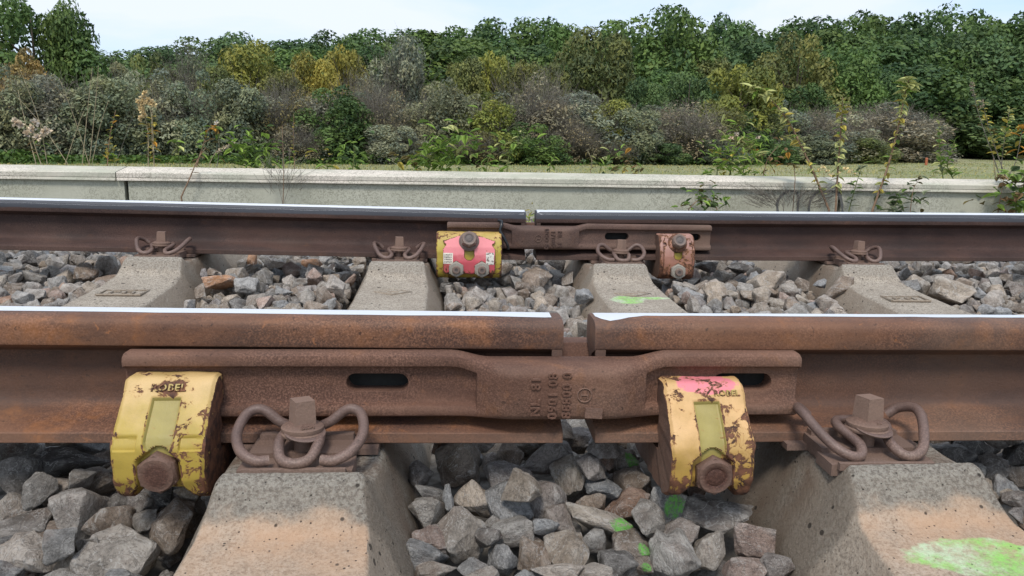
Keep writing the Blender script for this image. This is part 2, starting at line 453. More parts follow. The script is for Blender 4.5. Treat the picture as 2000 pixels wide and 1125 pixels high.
def stone_mat(name, attr=False):
    b = NB(name)
    if attr:
        tint = b.n('ShaderNodeAttribute', attribute_name='tint').outputs['Color']
        pos = b.obj
        sc = 1.0
    else:
        oi = b.n('ShaderNodeObjectInfo')
        tint = oi.outputs['Color']
        add = b.n('ShaderNodeVectorMath', operation='MULTIPLY_ADD')
        b.put(add.inputs[0], b.obj); add.inputs[1].default_value = (0.055, 0.055, 0.055)
        cmb = b.n('ShaderNodeCombineXYZ'); r10 = b.math('MULTIPLY', oi.outputs['Random'], 13.0)
        b.put(cmb.inputs[0], r10); b.put(cmb.inputs[1], r10); b.put(add.inputs[2], cmb.outputs[0])
        pos = add.outputs[0]
    b.vec = pos
    n1 = b.noise(38, 7, 0.65, 0.4)
    base = b.mix(b.ramp(n1, 0.3, 0.7), b.mix(0.38, tint, (0, 0, 0), 'MIX'), b.mix(0.16, tint, (1, 0.95, 0.88)))
    base = b.mix(b.ramp(b.noise(16, 4, 0.6), 0.50, 0.72, 0, 0.5), base, (0.20, 0.125, 0.085))
    gr = b.noise(430, 4, 0.75)
    base = b.mix(b.ramp(gr, 0.55, 0.72, 0, 0.5), base, (0.60, 0.57, 0.53))
    base = b.mix(b.ramp(gr, 0.30, 0.44, 0.6, 0), base, (0.045, 0.04, 0.037))
    vein = b.math('ABSOLUTE', b.math('SUBTRACT', b.noise(26, 5, 0.6, 1.0), 0.5))
    base = b.mix(b.ramp(vein, 0.014, 0.004, 0, 0.45), base, (0.58, 0.55, 0.51))
    if not attr:
        base = b.mix(b.ramp(b.point(), 0.52, 0.60, 0, 0.5), base, (0.52, 0.49, 0.45))
    cr = b.math('ABSOLUTE', b.math('SUBTRACT', b.noise(60, 6, 0.7, 1.5), 0.5))
    base = b.mix(b.ramp(cr, 0.03, 0.008, 0, 0.45), base, (0.07, 0.06, 0.052))
    h = b.math('ADD', b.noise(200, 6, 0.75), b.math('MULTIPLY', n1, 1.4))
    nrm = b.bump(h, 1.0, 0.0065)
    return b.done(base, 0.88, nrm, 0, 0.25), b, base, nrm
M['stone'] = stone_mat('ballast_stone')[0]
M['stone_stuff'] = stone_mat('ballast_stone_small', True)[0]
def stone_green():
    m, b, base, nrm = stone_mat('ballast_stone_sprayed')
    tc = b.obj
    b.vec = b.scaled((1, 1, 1), vec=tc)
    e = b.ellipse((0.16, -0.30, 0.14), (0.30, 0.28, 0.28), 1.3, 4.5)
    g = b.ramp(e, 0.05, 0.3)
    b.vec = tc
    g = b.math('MULTIPLY', g, b.ramp(b.noise(14, 6, 0.75), 0.40, 0.56, 0.1, 1))
    col = b.mix(g, base, b.mix(b.noise(8, 4), (0.10, 0.42, 0.05), (0.30, 0.66, 0.16)))
    b.put(b.b.inputs['Base Color'], col)
    return m
M['stone_green'] = stone_green()
def bed():
    b = NB('ballast_bed_dirt')
    base = b.mix(b.ramp(b.noise(30, 7, 0.7), 0.3, 0.7), (0.085, 0.075, 0.065), (0.21, 0.19, 0.165))
    return b.done(base, 0.95, b.bump(b.voro(26), 1.0, 0.02), 0, 0.1)
M['bed'] = bed()
def ground_mat():
    b = NB('field_ground')
    a = b.noise(0.35, 6, 0.65)
    base = b.mix(b.ramp(a, 0.35, 0.65), (0.235, 0.250, 0.115), (0.37, 0.335, 0.205))
    base = b.mix(b.ramp(b.noise(2.2, 7, 0.7, 0, b.scaled((1, 0.35, 1))), 0.45, 0.68, 0, 0.75), base, (0.22, 0.28, 0.10))
    base = b.mix(b.ramp(b.noise(14, 5, 0.7), 0.35, 0.65, 0.35, 0), base, (0.08, 0.085, 0.035))
    base = b.mix(b.ramp(b.noise(4.5, 6, 0.7), 0.60, 0.72, 0, 0.6), base, (0.36, 0.31, 0.19))
    return b.done(base, 0.95, b.bump(b.noise(20, 6, 0.7), 0.6, 0.05), 0, 0.1)
M['field'] = ground_mat()
def leaf_mat(name, attr=True, sat=1.0, trans=0.25):
    b = NB(name)
    oi = b.n('ShaderNodeObjectInfo')
    tint = oi.outputs['Color']
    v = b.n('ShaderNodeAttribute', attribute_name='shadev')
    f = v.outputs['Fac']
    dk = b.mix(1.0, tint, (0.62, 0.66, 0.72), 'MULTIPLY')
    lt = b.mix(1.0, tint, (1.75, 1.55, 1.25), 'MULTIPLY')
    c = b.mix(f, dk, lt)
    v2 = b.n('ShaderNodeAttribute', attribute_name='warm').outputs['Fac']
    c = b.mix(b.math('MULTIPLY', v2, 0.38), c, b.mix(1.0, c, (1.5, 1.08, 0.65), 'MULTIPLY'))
    b.put(b.b.inputs['Base Color'], c)
    b.b.inputs['Roughness'].default_value = 0.6
    b.b.inputs['Specular IOR Level'].default_value = 0.25
    tr = b.n('ShaderNodeBsdfTranslucent'); b.put(tr.inputs['Color'], c)
    ms = b.n('ShaderNodeMixShader'); ms.inputs[0].default_value = trans
    b.t.links.new(b.b.outputs[0], ms.inputs[1]); b.t.links.new(tr.outputs[0], ms.inputs[2]); b.t.links.new(ms.outputs[0], b.out.inputs[0])
    return b.m
M['leaf'] = leaf_mat('leaf_foliage')
def bark(name, c):
    b = NB(name)
    base = b.mix(b.ramp(b.noise(30, 6, 0.7), 0.3, 0.7), tuple(q * 0.6 for q in c), tuple(q * 1.35 for q in c))
    return b.done(base, 0.9, b.bump(b.noise(80, 4), 0.4, 0.004), 0, 0.15)
M['bark'] = bark('bark', (0.085, 0.068, 0.052))
M['stem_brown'] = bark('stem_brown', (0.26, 0.17, 0.11))
M['stem_dry'] = bark('stem_dry_straw', (0.34, 0.28, 0.175))
M['stem_green'] = bark('stem_green', (0.15, 0.17, 0.06))
M['stem_grey'] = bark('stem_grey', (0.185, 0.165, 0.135))

# ---------------------------------------------------------------- ground and ballast bed
GAUGE = 1.502
RAIL_DZ = {('near', -1): (-0.0067, 0.0019), ('near', 1): (0.0001, 0.0019), ('far', -1): (-0.0105, 0.0063), ('far', 1): (0.0065, 0.0063)}
def rail_dz(which, X):
    t, d = RAIL_DZ[(which, -1 if X < 0.03 else 1)]
    return t * X + d
def ground_z(x, y):
    if y < 4.6: return -0.26
    z = lerp(-0.26, -0.30, sstep(4.6, 6.5, y))
    edge = 30 + 0.35 * max(0, x)
    z += 5.0 * sstep(edge, edge + 90, y) + 0.05 * mnoise.noise(Vector((x * .12, y * .12, 0)))
    return z
def build_ground():
    xs = [-900, -500, -250, -140, -90] + [-60 + 3 * i for i in range(41)] + [75, 95, 130, 200, 350, 600, 900]
    ys = [-60, -20, -8, -3, 0, 2, 4, 4.55, 4.65, 5, 5.5, 6, 7, 8] + [10 + 2.5 * i for i in range(50)] + [150, 180, 240, 350, 600, 1200]
    V = [(x, y, ground_z(x, y)) for y in ys for x in xs]
    n = len(xs)
    F = [(j * n + i, j * n + i + 1, (j + 1) * n + i + 1, (j + 1) * n + i) for j in range(len(ys) - 1) for i in range(n - 1)]
    tag(link('ground', mesh('ground', V, F, M['field'], 180)), 'grassy field and rising ground beyond the low wall', kind='structure')
build_ground()
def bed_z(x, y):
    if y < .12: z = max(-.235, -.130 + (.30 * (y - .05) if y < .05 else 0))
    elif y < 1.9: z = -.145
    else: z = lerp(-.145, -.165, sstep(1.9, 2.6, y))
    return z + 0.012 * mnoise.noise(Vector((x * 9, y * 9, 1)))
def build_bed():
    nx, ny = 110, 96
    V = [(-3.6 + 7.4 * i / nx, -1.6 + 6.08 * j / ny, 0) for j in range(ny + 1) for i in range(nx + 1)]
    V = [(x, y, bed_z(x, y)) for x, y, z in V]
    n = nx + 1
    F = [(j * n + i, j * n + i + 1, (j + 1) * n + i + 1, (j + 1) * n + i) for j in range(ny) for i in range(nx)]
    tag(link('ballast_bed', mesh('ballast_bed', V, F, M['bed'], 180)), 'dark dirt and fines under the ballast stones', kind='structure')
build_bed()

# ---------------------------------------------------------------- rails
HALF = [(0.0, .149), (.012, .149), (.020, .1484), (.026, .1470), (.0305, .1440), (.0330, .1395), (.0338, .134), (.0350, .1165), (.0340, .1135), (.0300, .1110),
        (.0130, .1040), (.0090, .1005), (.0075, .094), (.0070, .080), (.0070, .050), (.0080, .040), (.0110, .0335), (.0180, .0285), (.0400, .0205), (.0600, .0140), (.0625, .0125), (.0625, .0012), (.0612, 0.0)]
def top_z(y):
    y = abs(y)
    for (a, za), (b_, zb) in zip(HALF, HALF[1:]):
        if y <= b_: return lerp(za, zb, (y - a) / (b_ - a))
    return .134
def build_rail(which, x0, x1, matname, label, strip):
    prof = [(-y, z) for y, z in HALF[1:]]                     # towards the camera, going down
    prof = prof + [(y, z) for y, z in reversed(HALF[1:])] + [(0.0, .149)]
    n = len(prof)
    left = x1 < x0 + 99 and abs(x0) > abs(x1)
    jx = x1 if left else x0                                   # the end at the joint
    L_ = x1 - x0
    nseg = 40
    xs = sorted({x0 + L_ * i / nseg for i in range(nseg + 1)} | {jx + (-.002 if left else .002)})
    V, F = [], []
    for x in xs:
        e = 0.0012 if abs(x - jx) < 1e-6 else 0.0
        for (y, z) in prof:
            V.append((x - jx, y * (1 - e * 18) if e else y, z - (e if z > .1 else 0)))
    for i in range(len(xs) - 1):
        for k in range(n):
            F.append((i * n + k, i * n + (k + 1) % n, (i + 1) * n + (k + 1) % n, (i + 1) * n + k))
    F.append(tuple(range(n))[::-1]); F.append(tuple((len(xs) - 1) * n + k for k in range(n)))
    me = mesh('rail', V, F, M[matname], 32)
    t, d = RAIL_DZ[(which, -1 if left else 1)]
    o = link('rail', me, None, (jx, 0 if which == 'near' else GAUGE, t * jx + d), (0, -math.atan(t), 0))
    tag(o, label, 'rail', 'four rail ends of the track')
    # polished running surface: a thin bright band on the head
    V, F = [], []
    ys = 9
    st = strip
    for i, (x, yf, yb) in enumerate(st):
        for k in range(ys + 1):
            y = lerp(yf, yb, k / ys)
            V.append((x, y, top_z(y) + .0004))
    for i in range(len(st) - 1):
        for k in range(ys):
            F.append((i * (ys + 1) + k, (i + 1) * (ys + 1) + k, (i + 1) * (ys + 1) + k + 1, i * (ys + 1) + k + 1))
    link('running_surface', mesh('running_surface', V, F, M['steel'], 180), o)
    # lip of burred metal hanging under the head at the sawn end
    bm = bmesh.new()
    s = -1 if left else 1
    add_box(bm, (s * .0075, -.0315, .1085), (.013, .0045, .0085)); bevel(bm, .0022, 2)
    link('burr', bm_mesh('burr', bm, M[matname]), o)
    return o
rng = random.Random(4)
def wob(a): return rng.uniform(-a, a)
nl = [(-1.75 + .05 * i, -.0095 + wob(.0014), .0300) for i in range(34)] + [(-.05, -.0120, .0300), (-.022, -.0130, .029), (-.0135, -.0120, .020)]
nr = [(.004, -.004, .020), (.010, -.017, .028), (.020, -.0235, .029), (.034, -.0185, .029), (.046, -.0100, .029)] + [(.07 + .03 * i, .0010 + wob(.0016) - .004 * sstep(.3, 1.2, .03 * i), .0295) for i in range(62)]
fl = [(-2.6 + .05 * i, -.03335 + wob(.0002), .031) for i in range(52)] + [(-.008, -.0328, .030), (-.003, -.030, .025)]
fr = [(.003, -.030, .025), (.012, -.0330, .030)] + [(.04 + .05 * i, -.03335 + wob(.0002), .031) for i in range(56)]
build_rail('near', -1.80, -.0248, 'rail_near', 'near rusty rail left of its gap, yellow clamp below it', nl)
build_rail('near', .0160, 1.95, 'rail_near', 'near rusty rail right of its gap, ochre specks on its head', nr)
build_rail('far', -2.70, .0515, 'rail_far', 'far dark rail left of its gap, behind the pink plated clamp', fl)
build_rail('far', .0860, 2.90, 'rail_far', 'far dark rail right of its gap, running behind the small pinkish clamp', fr)

# ---------------------------------------------------------------- bowed fishplates
ARM = [(-.034, .1125), (-.050, .1125), (-.0555, .1095), (-.057, .104), (-.0563, .0970), (-.047, .0935), (-.0455, .088), (-.0455, .054), (-.0475, .0495), (-.056, .0470), (-.0585, .0425), (-.0575, .035), (-.052, .032), (-.0640 + .04, .030), (-.012, .07)]
BOW = [(-.034, .1040), (-.064, .1040), (-.077, .1005), (-.083, .0945), (-.0838, .088), (-.0838, .082), (-.0838, .076), (-.0838, .056), (-.0835, .049), (-.0825, .0435), (-.0805, .0395), (-.076, .0362), (-.070, .034), (-.024, .034), (-.012, .07)]
def fishplate_mesh(name, mat, flip=False, bow=True):
    xs = [-.525, -.522, -.45, -.35, -.25, -.16]
    xs += [-.140 + .005 * i for i in range(7)] + [-.1055, -.104] + [-.100 + .006 * i for i in range(8)] + [-.045, 0, .045] + [.058 + .006 * i for i in range(8)] + [.104, .1055] + [.110 + .005 * i for i in range(6)] + [.16, .22, .27, .300, .303]
    rows = []
    for x in xs:
        a = abs(x)
        t = 1 - sstep(.055, .128, a)
        tt = 1 - sstep(.088, .137, a)
        sec = []
        for k, ((ya, za), (yb, zb)) in enumerate(zip(ARM, BOW)):
            if not bow: sec.append((ya, za)); continue
            w = tt if k < 5 else t
            y = lerp(ya, yb, t if k != 0 else 0); z = lerp(za, zb, w)
            if 5 <= k <= 8 and a < .105:
                fy = lerp(-.0565, yb, t); y = fy
                z = lerp({5: .092, 6: .086, 7: .056, 8: .0505}[k], zb, t)
            sec.append((y, z))
        if x in (-.525, .303):
            sec = [(lerp(y, -.034, .08), lerp(z, .07, .06)) for y, z in sec]
        rows.append(sec)
    n = len(ARM)
    V, F = [], []
    for x, sec in zip(xs, rows):
        for y, z in sec: V.append((-x if flip else x, y, z))
    m = len(xs)
    for i in range(m - 1):
        for k in range(n):
            q = (i * n + k, i * n + (k + 1) % n, (i + 1) * n + (k + 1) % n, (i + 1) * n + k)
            F.append(q if flip else q)
    F.append(tuple(range(n))); F.append(tuple((m - 1) * n + k for k in range(n)))
    me = D.meshes.new(name); me.from_pydata(V, [], F)
    bm = bmesh.new(); bm.from_mesh(me); bmesh.ops.recalc_face_normals(bm, faces=bm.faces)
    bm.to_mesh(me); bm.free(); me.materials.append(mat)
    tmp = link('plate_tmp', me)
    cb = bmesh.new()
    for hx in (-.226, -.455, .232):
        hx = -hx if flip else hx
        r, w = .0115, .0265
        out = []
        for side in (1, -1):
            for i in range(9):
                t = math.pi * (i / 8 - .5)
                out.append((hx + side * (w + r * math.cos(t)), .0735 + side * r * math.sin(t)))
        a = [cb.verts.new((x, -.09, z)) for x, z in out]; c = [cb.verts.new((x, -.002, z)) for x, z in out]
        for i in range(18): cb.faces.new((a[i], a[(i + 1) % 18], c[(i + 1) % 18], c[i]))
        cb.faces.new(a[::-1]); cb.faces.new(c)
    bmesh.ops.recalc_face_normals(cb, faces=cb.faces)
    cm = D.meshes.new('slot_cutter'); cb.to_mesh(cm); cb.free()
    co = link('slot_cutter', cm)
    md = tmp.modifiers.new('slots', 'BOOLEAN'); md.object = co; md.operation = 'DIFFERENCE'; md.solver = 'EXACT'
    bv = tmp.modifiers.new('edges', 'BEVEL'); bv.width = .0022; bv.segments = 2; bv.limit_method = 'ANGLE'; bv.angle_limit = math.radians(38)
    dg = bpy.context.evaluated_depsgraph_get()
    res = D.meshes.new_from_object(tmp.evaluated_get(dg)); res.name = name
    D.objects.remove(tmp); D.objects.remove(co)
    shade(res, 50)
    return res
def emboss(parent, name, body, size, x, z, ang, mat, y=-.0842, extrude=.0016, spacing=1.0, tilt=90):
    return link(name, text_mesh(name, body, size, extrude, mat, spacing), parent, (x, y, z), (math.radians(tilt), math.radians(ang), 0))
def ring_emblem(parent, x, z, y, r, mat):
    V, F = tube_data([Vector((r * math.cos(t * math.pi / 10), 0, r * math.sin(t * math.pi / 10))) for t in range(21)], .0011, 5)
    for pts in ([(-.5, .55), (-.5, -.55)], [(.5, .55), (.5, -.55)], [(-.5, 0), (.5, 0)]):
        tube_data([Vector((a * r, 0, b_ * r)) for a, b_ in pts], .0010, 5, V, F)
    link('cast_emblem', mesh('cast_emblem', V, F, mat, 60), parent, (x, y, z))
def slot_shades(o, flip):
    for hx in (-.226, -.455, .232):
        bm = bmesh.new(); add_box(bm, (0, 0, 0), (.080, .002, .030)); bevel(bm, .0006, 1)  # black plate added inside each slot to paint in its deep shade
        link('slot_backing', bm_mesh('slot_backing', bm, M['gap']), o, (-hx if flip else hx, -.0200, .0735))  # added black plate, stands in for the shade in the slot
PLATE_X = {'near': -.028, 'far': .112}
pn = link('fishplate', fishplate_mesh('fishplate', M['plate']), None, (PLATE_X['near'], 0, .0025))
tag(pn, 'long bowed reddish brown fishplate bridging the gap of the near rail', 'fishplate', 'bowed fishplates facing the camera')
for k, (s_, x, z) in enumerate((('NL  81', -.034, .068), ('0901 08', -.0135, .0685), ('88800 0', .0035, .0695))):
    emboss(pn, 'cast_lettering', s_, .0155, x, z, -90, M['plate'], spacing=1.15)
slot_shades(pn, False)
ring_emblem(pn, .0245, .0695, -.0845, .0085, M['plate'])
bm = bmesh.new(); add_box(bm, (0, 0, 0), (.021, .010, .012)); bevel(bm, .003, 2)
link('cast_lug', bm_mesh('cast_lug', bm, M['bolt'], 60), pn, (.0360, -.0835, .0475), (0, math.radians(4), 0))
pf = link('fishplate', fishplate_mesh('fishplate', M['plate_far'], True), None, (PLATE_X['far'], GAUGE, .0075))
tag(pf, 'long bowed dark brown fishplate bridging the gap of the far rail', 'fishplate', 'bowed fishplates facing the camera')
for k, (s_, x, z) in enumerate((('NL  31', .041, .068), ('171855', .0205, .0675), ('UGO 60', .0005, .0685))):
    emboss(pf, 'cast_lettering', s_, .0175, x, z, 90, M['plate_far'], spacing=1.05, extrude=.0024)
slot_shades(pf, True)
ring_emblem(pf, -.024, .0695, -.0850, .0105, M['plate_far'])
bk_near = link('fishplate', fishplate_mesh('fishplate_back', M['plate'], True), None, (-.010, 0, .0025), (0, 0, math.pi))
tag(bk_near, 'fishplate on the inner side of the near rail, only its top showing in the gap', 'fishplate')
bk_far = link('fishplate', bk_near.data, None, (.068, GAUGE, .0075), (0, 0, math.pi))
tag(bk_far, 'fishplate behind the far rail, just its top edge showing in the gap', 'fishplate')

# ---------------------------------------------------------------- clamps gripping fishplate and rail foot
def resample(P, n):
    P = [Vector((0, *p)) for p in P]
    Ls = [0]
    for a, b_ in zip(P, P[1:]): Ls.append(Ls[-1] + (b_ - a).length)
    out = []
    for i in range(n):
        s = Ls[-1] * i / (n - 1); k = 0
        while k < len(P) - 2 and Ls[k + 1] < s: k += 1
        out.append(P[k].lerp(P[k + 1], (s - Ls[k]) / max(1e-9, Ls[k + 1] - Ls[k])))
    return out
def smooth_line(P, it=2):
    for _ in range(it):
        P = [P[0]] + [P[i] * .5 + (P[i - 1] + P[i + 1]) * .25 for i in range(1, len(P) - 1)] + [P[-1]]
    return P
INNER = [(-.0475, .081), (-.0475, .055), (-.0605, .047), (-.061, .032), (-.056, .022), (-.066, .014), (-.066, -.003), (-.03, -.006), (.0, -.006), (.058, -.006), (.066, -.003), (.066, .016)]
def clamp_mesh(name, outer, width, depth, mats, rows=230, cols=76, seed=1, rag=.0012):
    O = smooth_line(resample(outer, rows), 3); I = resample(INNER, rows)
    nr = []
    for i in range(rows):
        t = (O[min(i + 1, rows - 1)] - O[max(i - 1, 0)]).normalized()
        nr.append(Vector((0, t.z, -t.y)))                    # outward
    if nr[rows // 4].y > 0: nr = [-q for q in nr]
    V, F, FM = [], [], []
    for i in range(rows):
        for j in range(cols + 1):
            x = -width / 2 + width * j / cols
            e = min(x + width / 2, width / 2 - x)
            d = depth(x, O[i].z, O[i].y) if callable(depth) else 0
            d = d[0] if isinstance(d, tuple) else d
            rnd = .0030 * (1 - sstep(0, .004, e))
            nz = rag * mnoise.noise(Vector((x * 40 + seed * 7, O[i].y * 40, O[i].z * 40)))
            ex = rag * 1.6 * mnoise.noise(Vector((seed, O[i].y * 55, O[i].z * 55))) * (1 - sstep(0, .01, e)) * (1 if x > 0 else -1)
            p = O[i] - nr[i] * (d + rnd) + nr[i] * nz
            V.append((x + ex, p.y, p.z))
    n = cols + 1
    for i in range(rows - 1):
        for j in range(cols):
            F.append((i * n + j, (i + 1) * n + j, (i + 1) * n + j + 1, i * n + j + 1))
            x = -width / 2 + width * (j + .5) / cols
            dd = depth(x, (O[i].z + O[i + 1].z) / 2, O[i].y) if callable(depth) else 0
            FM.append(1 if isinstance(dd, tuple) and dd[1] else 0)
    base = len(V)
    for i in range(rows):
        V.append((-width / 2, I[i].y, I[i].z)); V.append((width / 2, I[i].y, I[i].z))
    for i in range(rows - 1):
        F.append((i * n, base + 2 * i, base + 2 * i + 2, (i + 1) * n)); FM.append(2)
        F.append((i * n + cols, (i + 1) * n + cols, base + 2 * i + 3, base + 2 * i + 1)); FM.append(2)
        F.append((base + 2 * i, base + 2 * i + 1, base + 2 * i + 3, base + 2 * i + 2)); FM.append(2)
    F.append((base,) + tuple(range(0, n)) + (base + 1,)); FM.append(2)
    r = rows - 1
    F.append((base + 2 * r + 1,) + tuple(r * n + j for j in reversed(range(n))) + (base + 2 * r,)); FM.append(2)
    me = mesh(name, V, F, None, None, mats, FM)
    bm = bmesh.new(); bm.from_mesh(me); bmesh.ops.recalc_face_normals(bm, faces=bm.faces); bm.to_mesh(me); bm.free()
    shade(me, 42)
    return me
OUT_NEAR = [(-.0475, .0865), (-.069, .0865), (-.074, .0845), (-.078, .080), (-.122, .034), (-.129, .022), (-.1305, .006), (-.1295, -.018), (-.121, -.038), (-.103, -.048), (-.06, -.051), (0, -.051), (.066, -.048), (.080, -.035), (.084, .0), (.078, .026), (.066, .030)]
def near_depth(panels, gx=0.0, gw=.0165, ztop=.068, zbot=.028):
    def f(x, z, y):
        if y > -.07: return 0
        x = x - gx
        m = 0
        # long groove with a rounded lower end
        if z >= zbot: d = gw - abs(x)
        else: d = gw - math.hypot(x, z - zbot)
        d = min(d, ztop - z)
        dep = .0055 * sstep(-.0005, .0020, d)
        m = d > .0006
        # narrowing channel into the hexagonal bolt pocket
        if z < zbot:
            dd = min(.0125 - abs(x), zbot - z)
            dep = max(dep, .0035 * sstep(0, .002, dd)); m = m or dd > .001
        w = .0242 + (.012 * sstep(-.022, -.045, z))
        dd = w - abs(x) if z < .006 else w - abs(x) - (z - .006) * 1.15
        if z < .024: dep = max(dep, .0105 * sstep(-.001, .003, dd))
        for (px, pz, pw, ph) in panels:
            dq = min(pw - abs(x + gx - px), ph - abs(z - pz))
            if dq > -.001: dep = max(dep, .0030 * sstep(-.0008, .0008, dq))
        return (dep, bool(m))
    return f
def hex_head(r, h, dome=.0035, n=6, ph=math.pi / 6, ring=None):
    bm = bmesh.new()
    add_prism(bm, n, r, r, 0, h - dome, ph)
    bmesh.ops.remove_doubles(bm, verts=bm.verts, dist=1e-6)
    top = [f for f in bm.faces if f.normal.z > .9 or all(v.co.z > h - dome - 1e-6 for v in f.verts)]
    lathe(bm, [(r * .90, h - dome - .0005), (r * .80, h), (r * .45, h + .0008)] if not ring else [(r * .90, h - dome - .0005), (r * .80, h), (ring + .0018, h), (ring, h - .0013), (ring - .002, h - .0003), (ring * .35, h - .0002)], 24)
    bevel(bm, .0009, 1, 50)
    return bm
def point_out(o, tilt): o.rotation_euler = (math.radians(90 - tilt), 0, 0)
pl = empty('clamp', (-.4905, 0, .0045))
tag(pl, 'yellow chipped clamp with a groove and one big rusty bolt on the near rail', 'clamp', 'clamps on the rail joints')
link('clamp_body', clamp_mesh('clamp_body', OUT_NEAR, .1030, near_depth([(-.0362, .0255, .0125, .0075), (.0362, .0255, .0125, .0075)]), [M['yellow'], M['groove'], M['yellow']], seed=3), pl)
emboss(pl, 'embossed_lettering', 'ROBEL', .0125, .000, .0760, 0, M['letters'], y=-.0820, tilt=48.6, spacing=1.1)
b_ = link('bolt_head', bm_mesh('bolt_head', hex_head(.0238, .025), M['bolt'], 40), pl, (-.001, -.1095, -.0085)); b_.rotation_euler = (math.radians(92), math.radians(-6), 0)
pr = empty('clamp', (.1450, 0, -.0020))
tag(pr, 'cream clamp with pink smear and rusty left side on the near rail', 'clamp', 'clamps on the rail joints')
link('clamp_body', clamp_mesh('clamp_body', OUT_NEAR, .1000, near_depth([], 0.0, .0160, .068, .022), [M['cream'], M['groove'], M['bolt']], seed=8, rag=.0015), pr)
emboss(pr, 'embossed_lettering', 'ROBEL', .0105, .026, .0750, 0, M['letters'], y=-.0830, tilt=48.6, spacing=1.05)
b_ = link('bolt_head', bm_mesh('bolt_head', hex_head(.0240, .023, ring=.0110), M['bolt'], 40), pr, (.003, -.1095, -.0115)); b_.rotation_euler = (math.radians(92), math.radians(-4), 0)

OUT_FAR = [(-.0475, .0845), (-.084, .0845), (-.093, .080), (-.112, .044), (-.119, .022), (-.1205, .0), (-.117, -.032), (-.108, -.048), (-.090, -.054), (-.06, -.055), (0, -.055), (.066, -.052), (.080, -.040), (.084, .0), (.078, .026), (.066, .030)]
def far_surface(z):
    pts = OUT_FAR[1:9]
    for (ya, za), (yb, zb) in zip(pts, pts[1:]):
        if zb <= z <= za: return lerp(ya, yb, (z - za) / (zb - za))
    return pts[-1][0]
def cover_plate(name, inside, hw, z0, z1, mat, off=.004, th=.0035, nx=66, nz=50):
    bm = bmesh.new()
    vs = {}
    def v(i, j):
        if (i, j) not in vs:
            x = -hw + 2 * hw * i / nx; z = z0 + (z1 - z0) * j / nz
            vs[(i, j)] = bm.verts.new((x, far_surface(z) - off, z))
        return vs[(i, j)]
    for i in range(nx):
        for j in range(nz):
            if inside(-hw + 2 * hw * (i + .5) / nx, z0 + (z1 - z0) * (j + .5) / nz):
                bm.faces.new((v(i, j), v(i + 1, j), v(i + 1, j + 1), v(i, j + 1)))
    bmesh.ops.recalc_face_normals(bm, faces=bm.faces)
    if sum(f.normal.y for f in bm.faces) > 0: bmesh.ops.reverse_faces(bm, faces=bm.faces)
    r = bmesh.ops.extrude_face_region(bm, geom=list(bm.faces))
    for q in r['geom']:
        if isinstance(q, bmesh.types.BMVert): q.co.y -= th
    me = D.meshes.new(name); bmesh.ops.recalc_face_normals(bm, faces=bm.faces); bm.to_mesh(me); bm.free()
    me.materials.append(mat); shade(me, 40)
    return me
def stud_nut(parent, x, z, r, matn, tilt=-4, stud=True):
    y = far_surface(z) - .006
    bm = hex_head(r, .016, .002)
    o = link('hex_nut', bm_mesh('hex_nut', bm, matn, 40), parent, (x, y, z)); point_out(o, tilt)
    if stud:
        bm = bmesh.new(); lathe(bm, [(r * .50, .014), (r * .50, .0235), (r * .42, .026), (r * .20, .026), (r * .16, .0245)], 18)
        link('stud_end', bm_mesh('stud_end', bm, M['bolt_grey'], 40), o)
    return o
def flange_bolt(parent, x, z, r, rw, matn, flmat, tilt=24):
    y = far_surface(z) - .006
    bm = bmesh.new(); lathe(bm, [(rw * .98, -.004), (rw, .002), (rw * .92, .0052), (r * 1.02, .0085)], 28)
    o = link('bolt_washer', bm_mesh('bolt_washer', bm, flmat, 40), parent, (x, y, z)); point_out(o, tilt)
    h = link('bolt_head', bm_mesh('bolt_head', hex_head(r, .027, .004, ring=r * .45), matn, 40), o, (0, 0, .006))
    return o
FX = GAUGE
pk = empty('clamp', (-.1235, FX, .0075))
tag(pk, 'wide yellow clamp with bright pink cover plate, two stickers and three bolts', 'clamp', 'clamps on the rail joints')
def side_panels(x, z, y):
    if y > -.08: return 0
    for px in (-.088, .088):
        if abs(abs(x) - .088) < .0075 and abs(z - .012) < .011: return (.0016, False)
    return (0, False)
link('clamp_body', clamp_mesh('clamp_body', OUT_FAR, .198, side_panels, [M['yellow_far'], M['groove'], M['yellow_far']], 84, 80, 5, .0006), pk)
def pink_shape(x, z):
    z = z + .006 * sstep(.02, .05, z)
    if z > .070 and abs(x) > .030 + (.0835 - z) * 3.2: return False
    if .0535 < z < .0610 and abs(x) > .0685: return False
    if .0610 <= z < .066 and abs(x) > .0755: return False
    if z < .0535 and z > .046 and abs(x) > .074: return False
    if abs(x) < .0145 and z > .021: return False
    if math.hypot(x, z - .021) < .0145: return False
    for nx in (-.0385, .0385):
        if z < -.014 and abs(x - nx) < .0205: return False
        if z >= -.014 and abs(x - nx) + (z + .014) * 1.2 < .0235: return False
    if z < -.030 and abs(x) > .0745: return False
    return True
link('cover_plate', cover_plate('cover_plate', pink_shape, .0785, -.0365, .0775, M['pink']), pk)
flange_bolt(pk, -.0005, .0610, .0245, .0310, M['bolt_grey'], M['bolt_grey'])
stud_nut(pk, -.0385, -.0205, .0245, M['zinc'], 0); stud_nut(pk, .0385, -.0205, .0245, M['zinc'], 0)
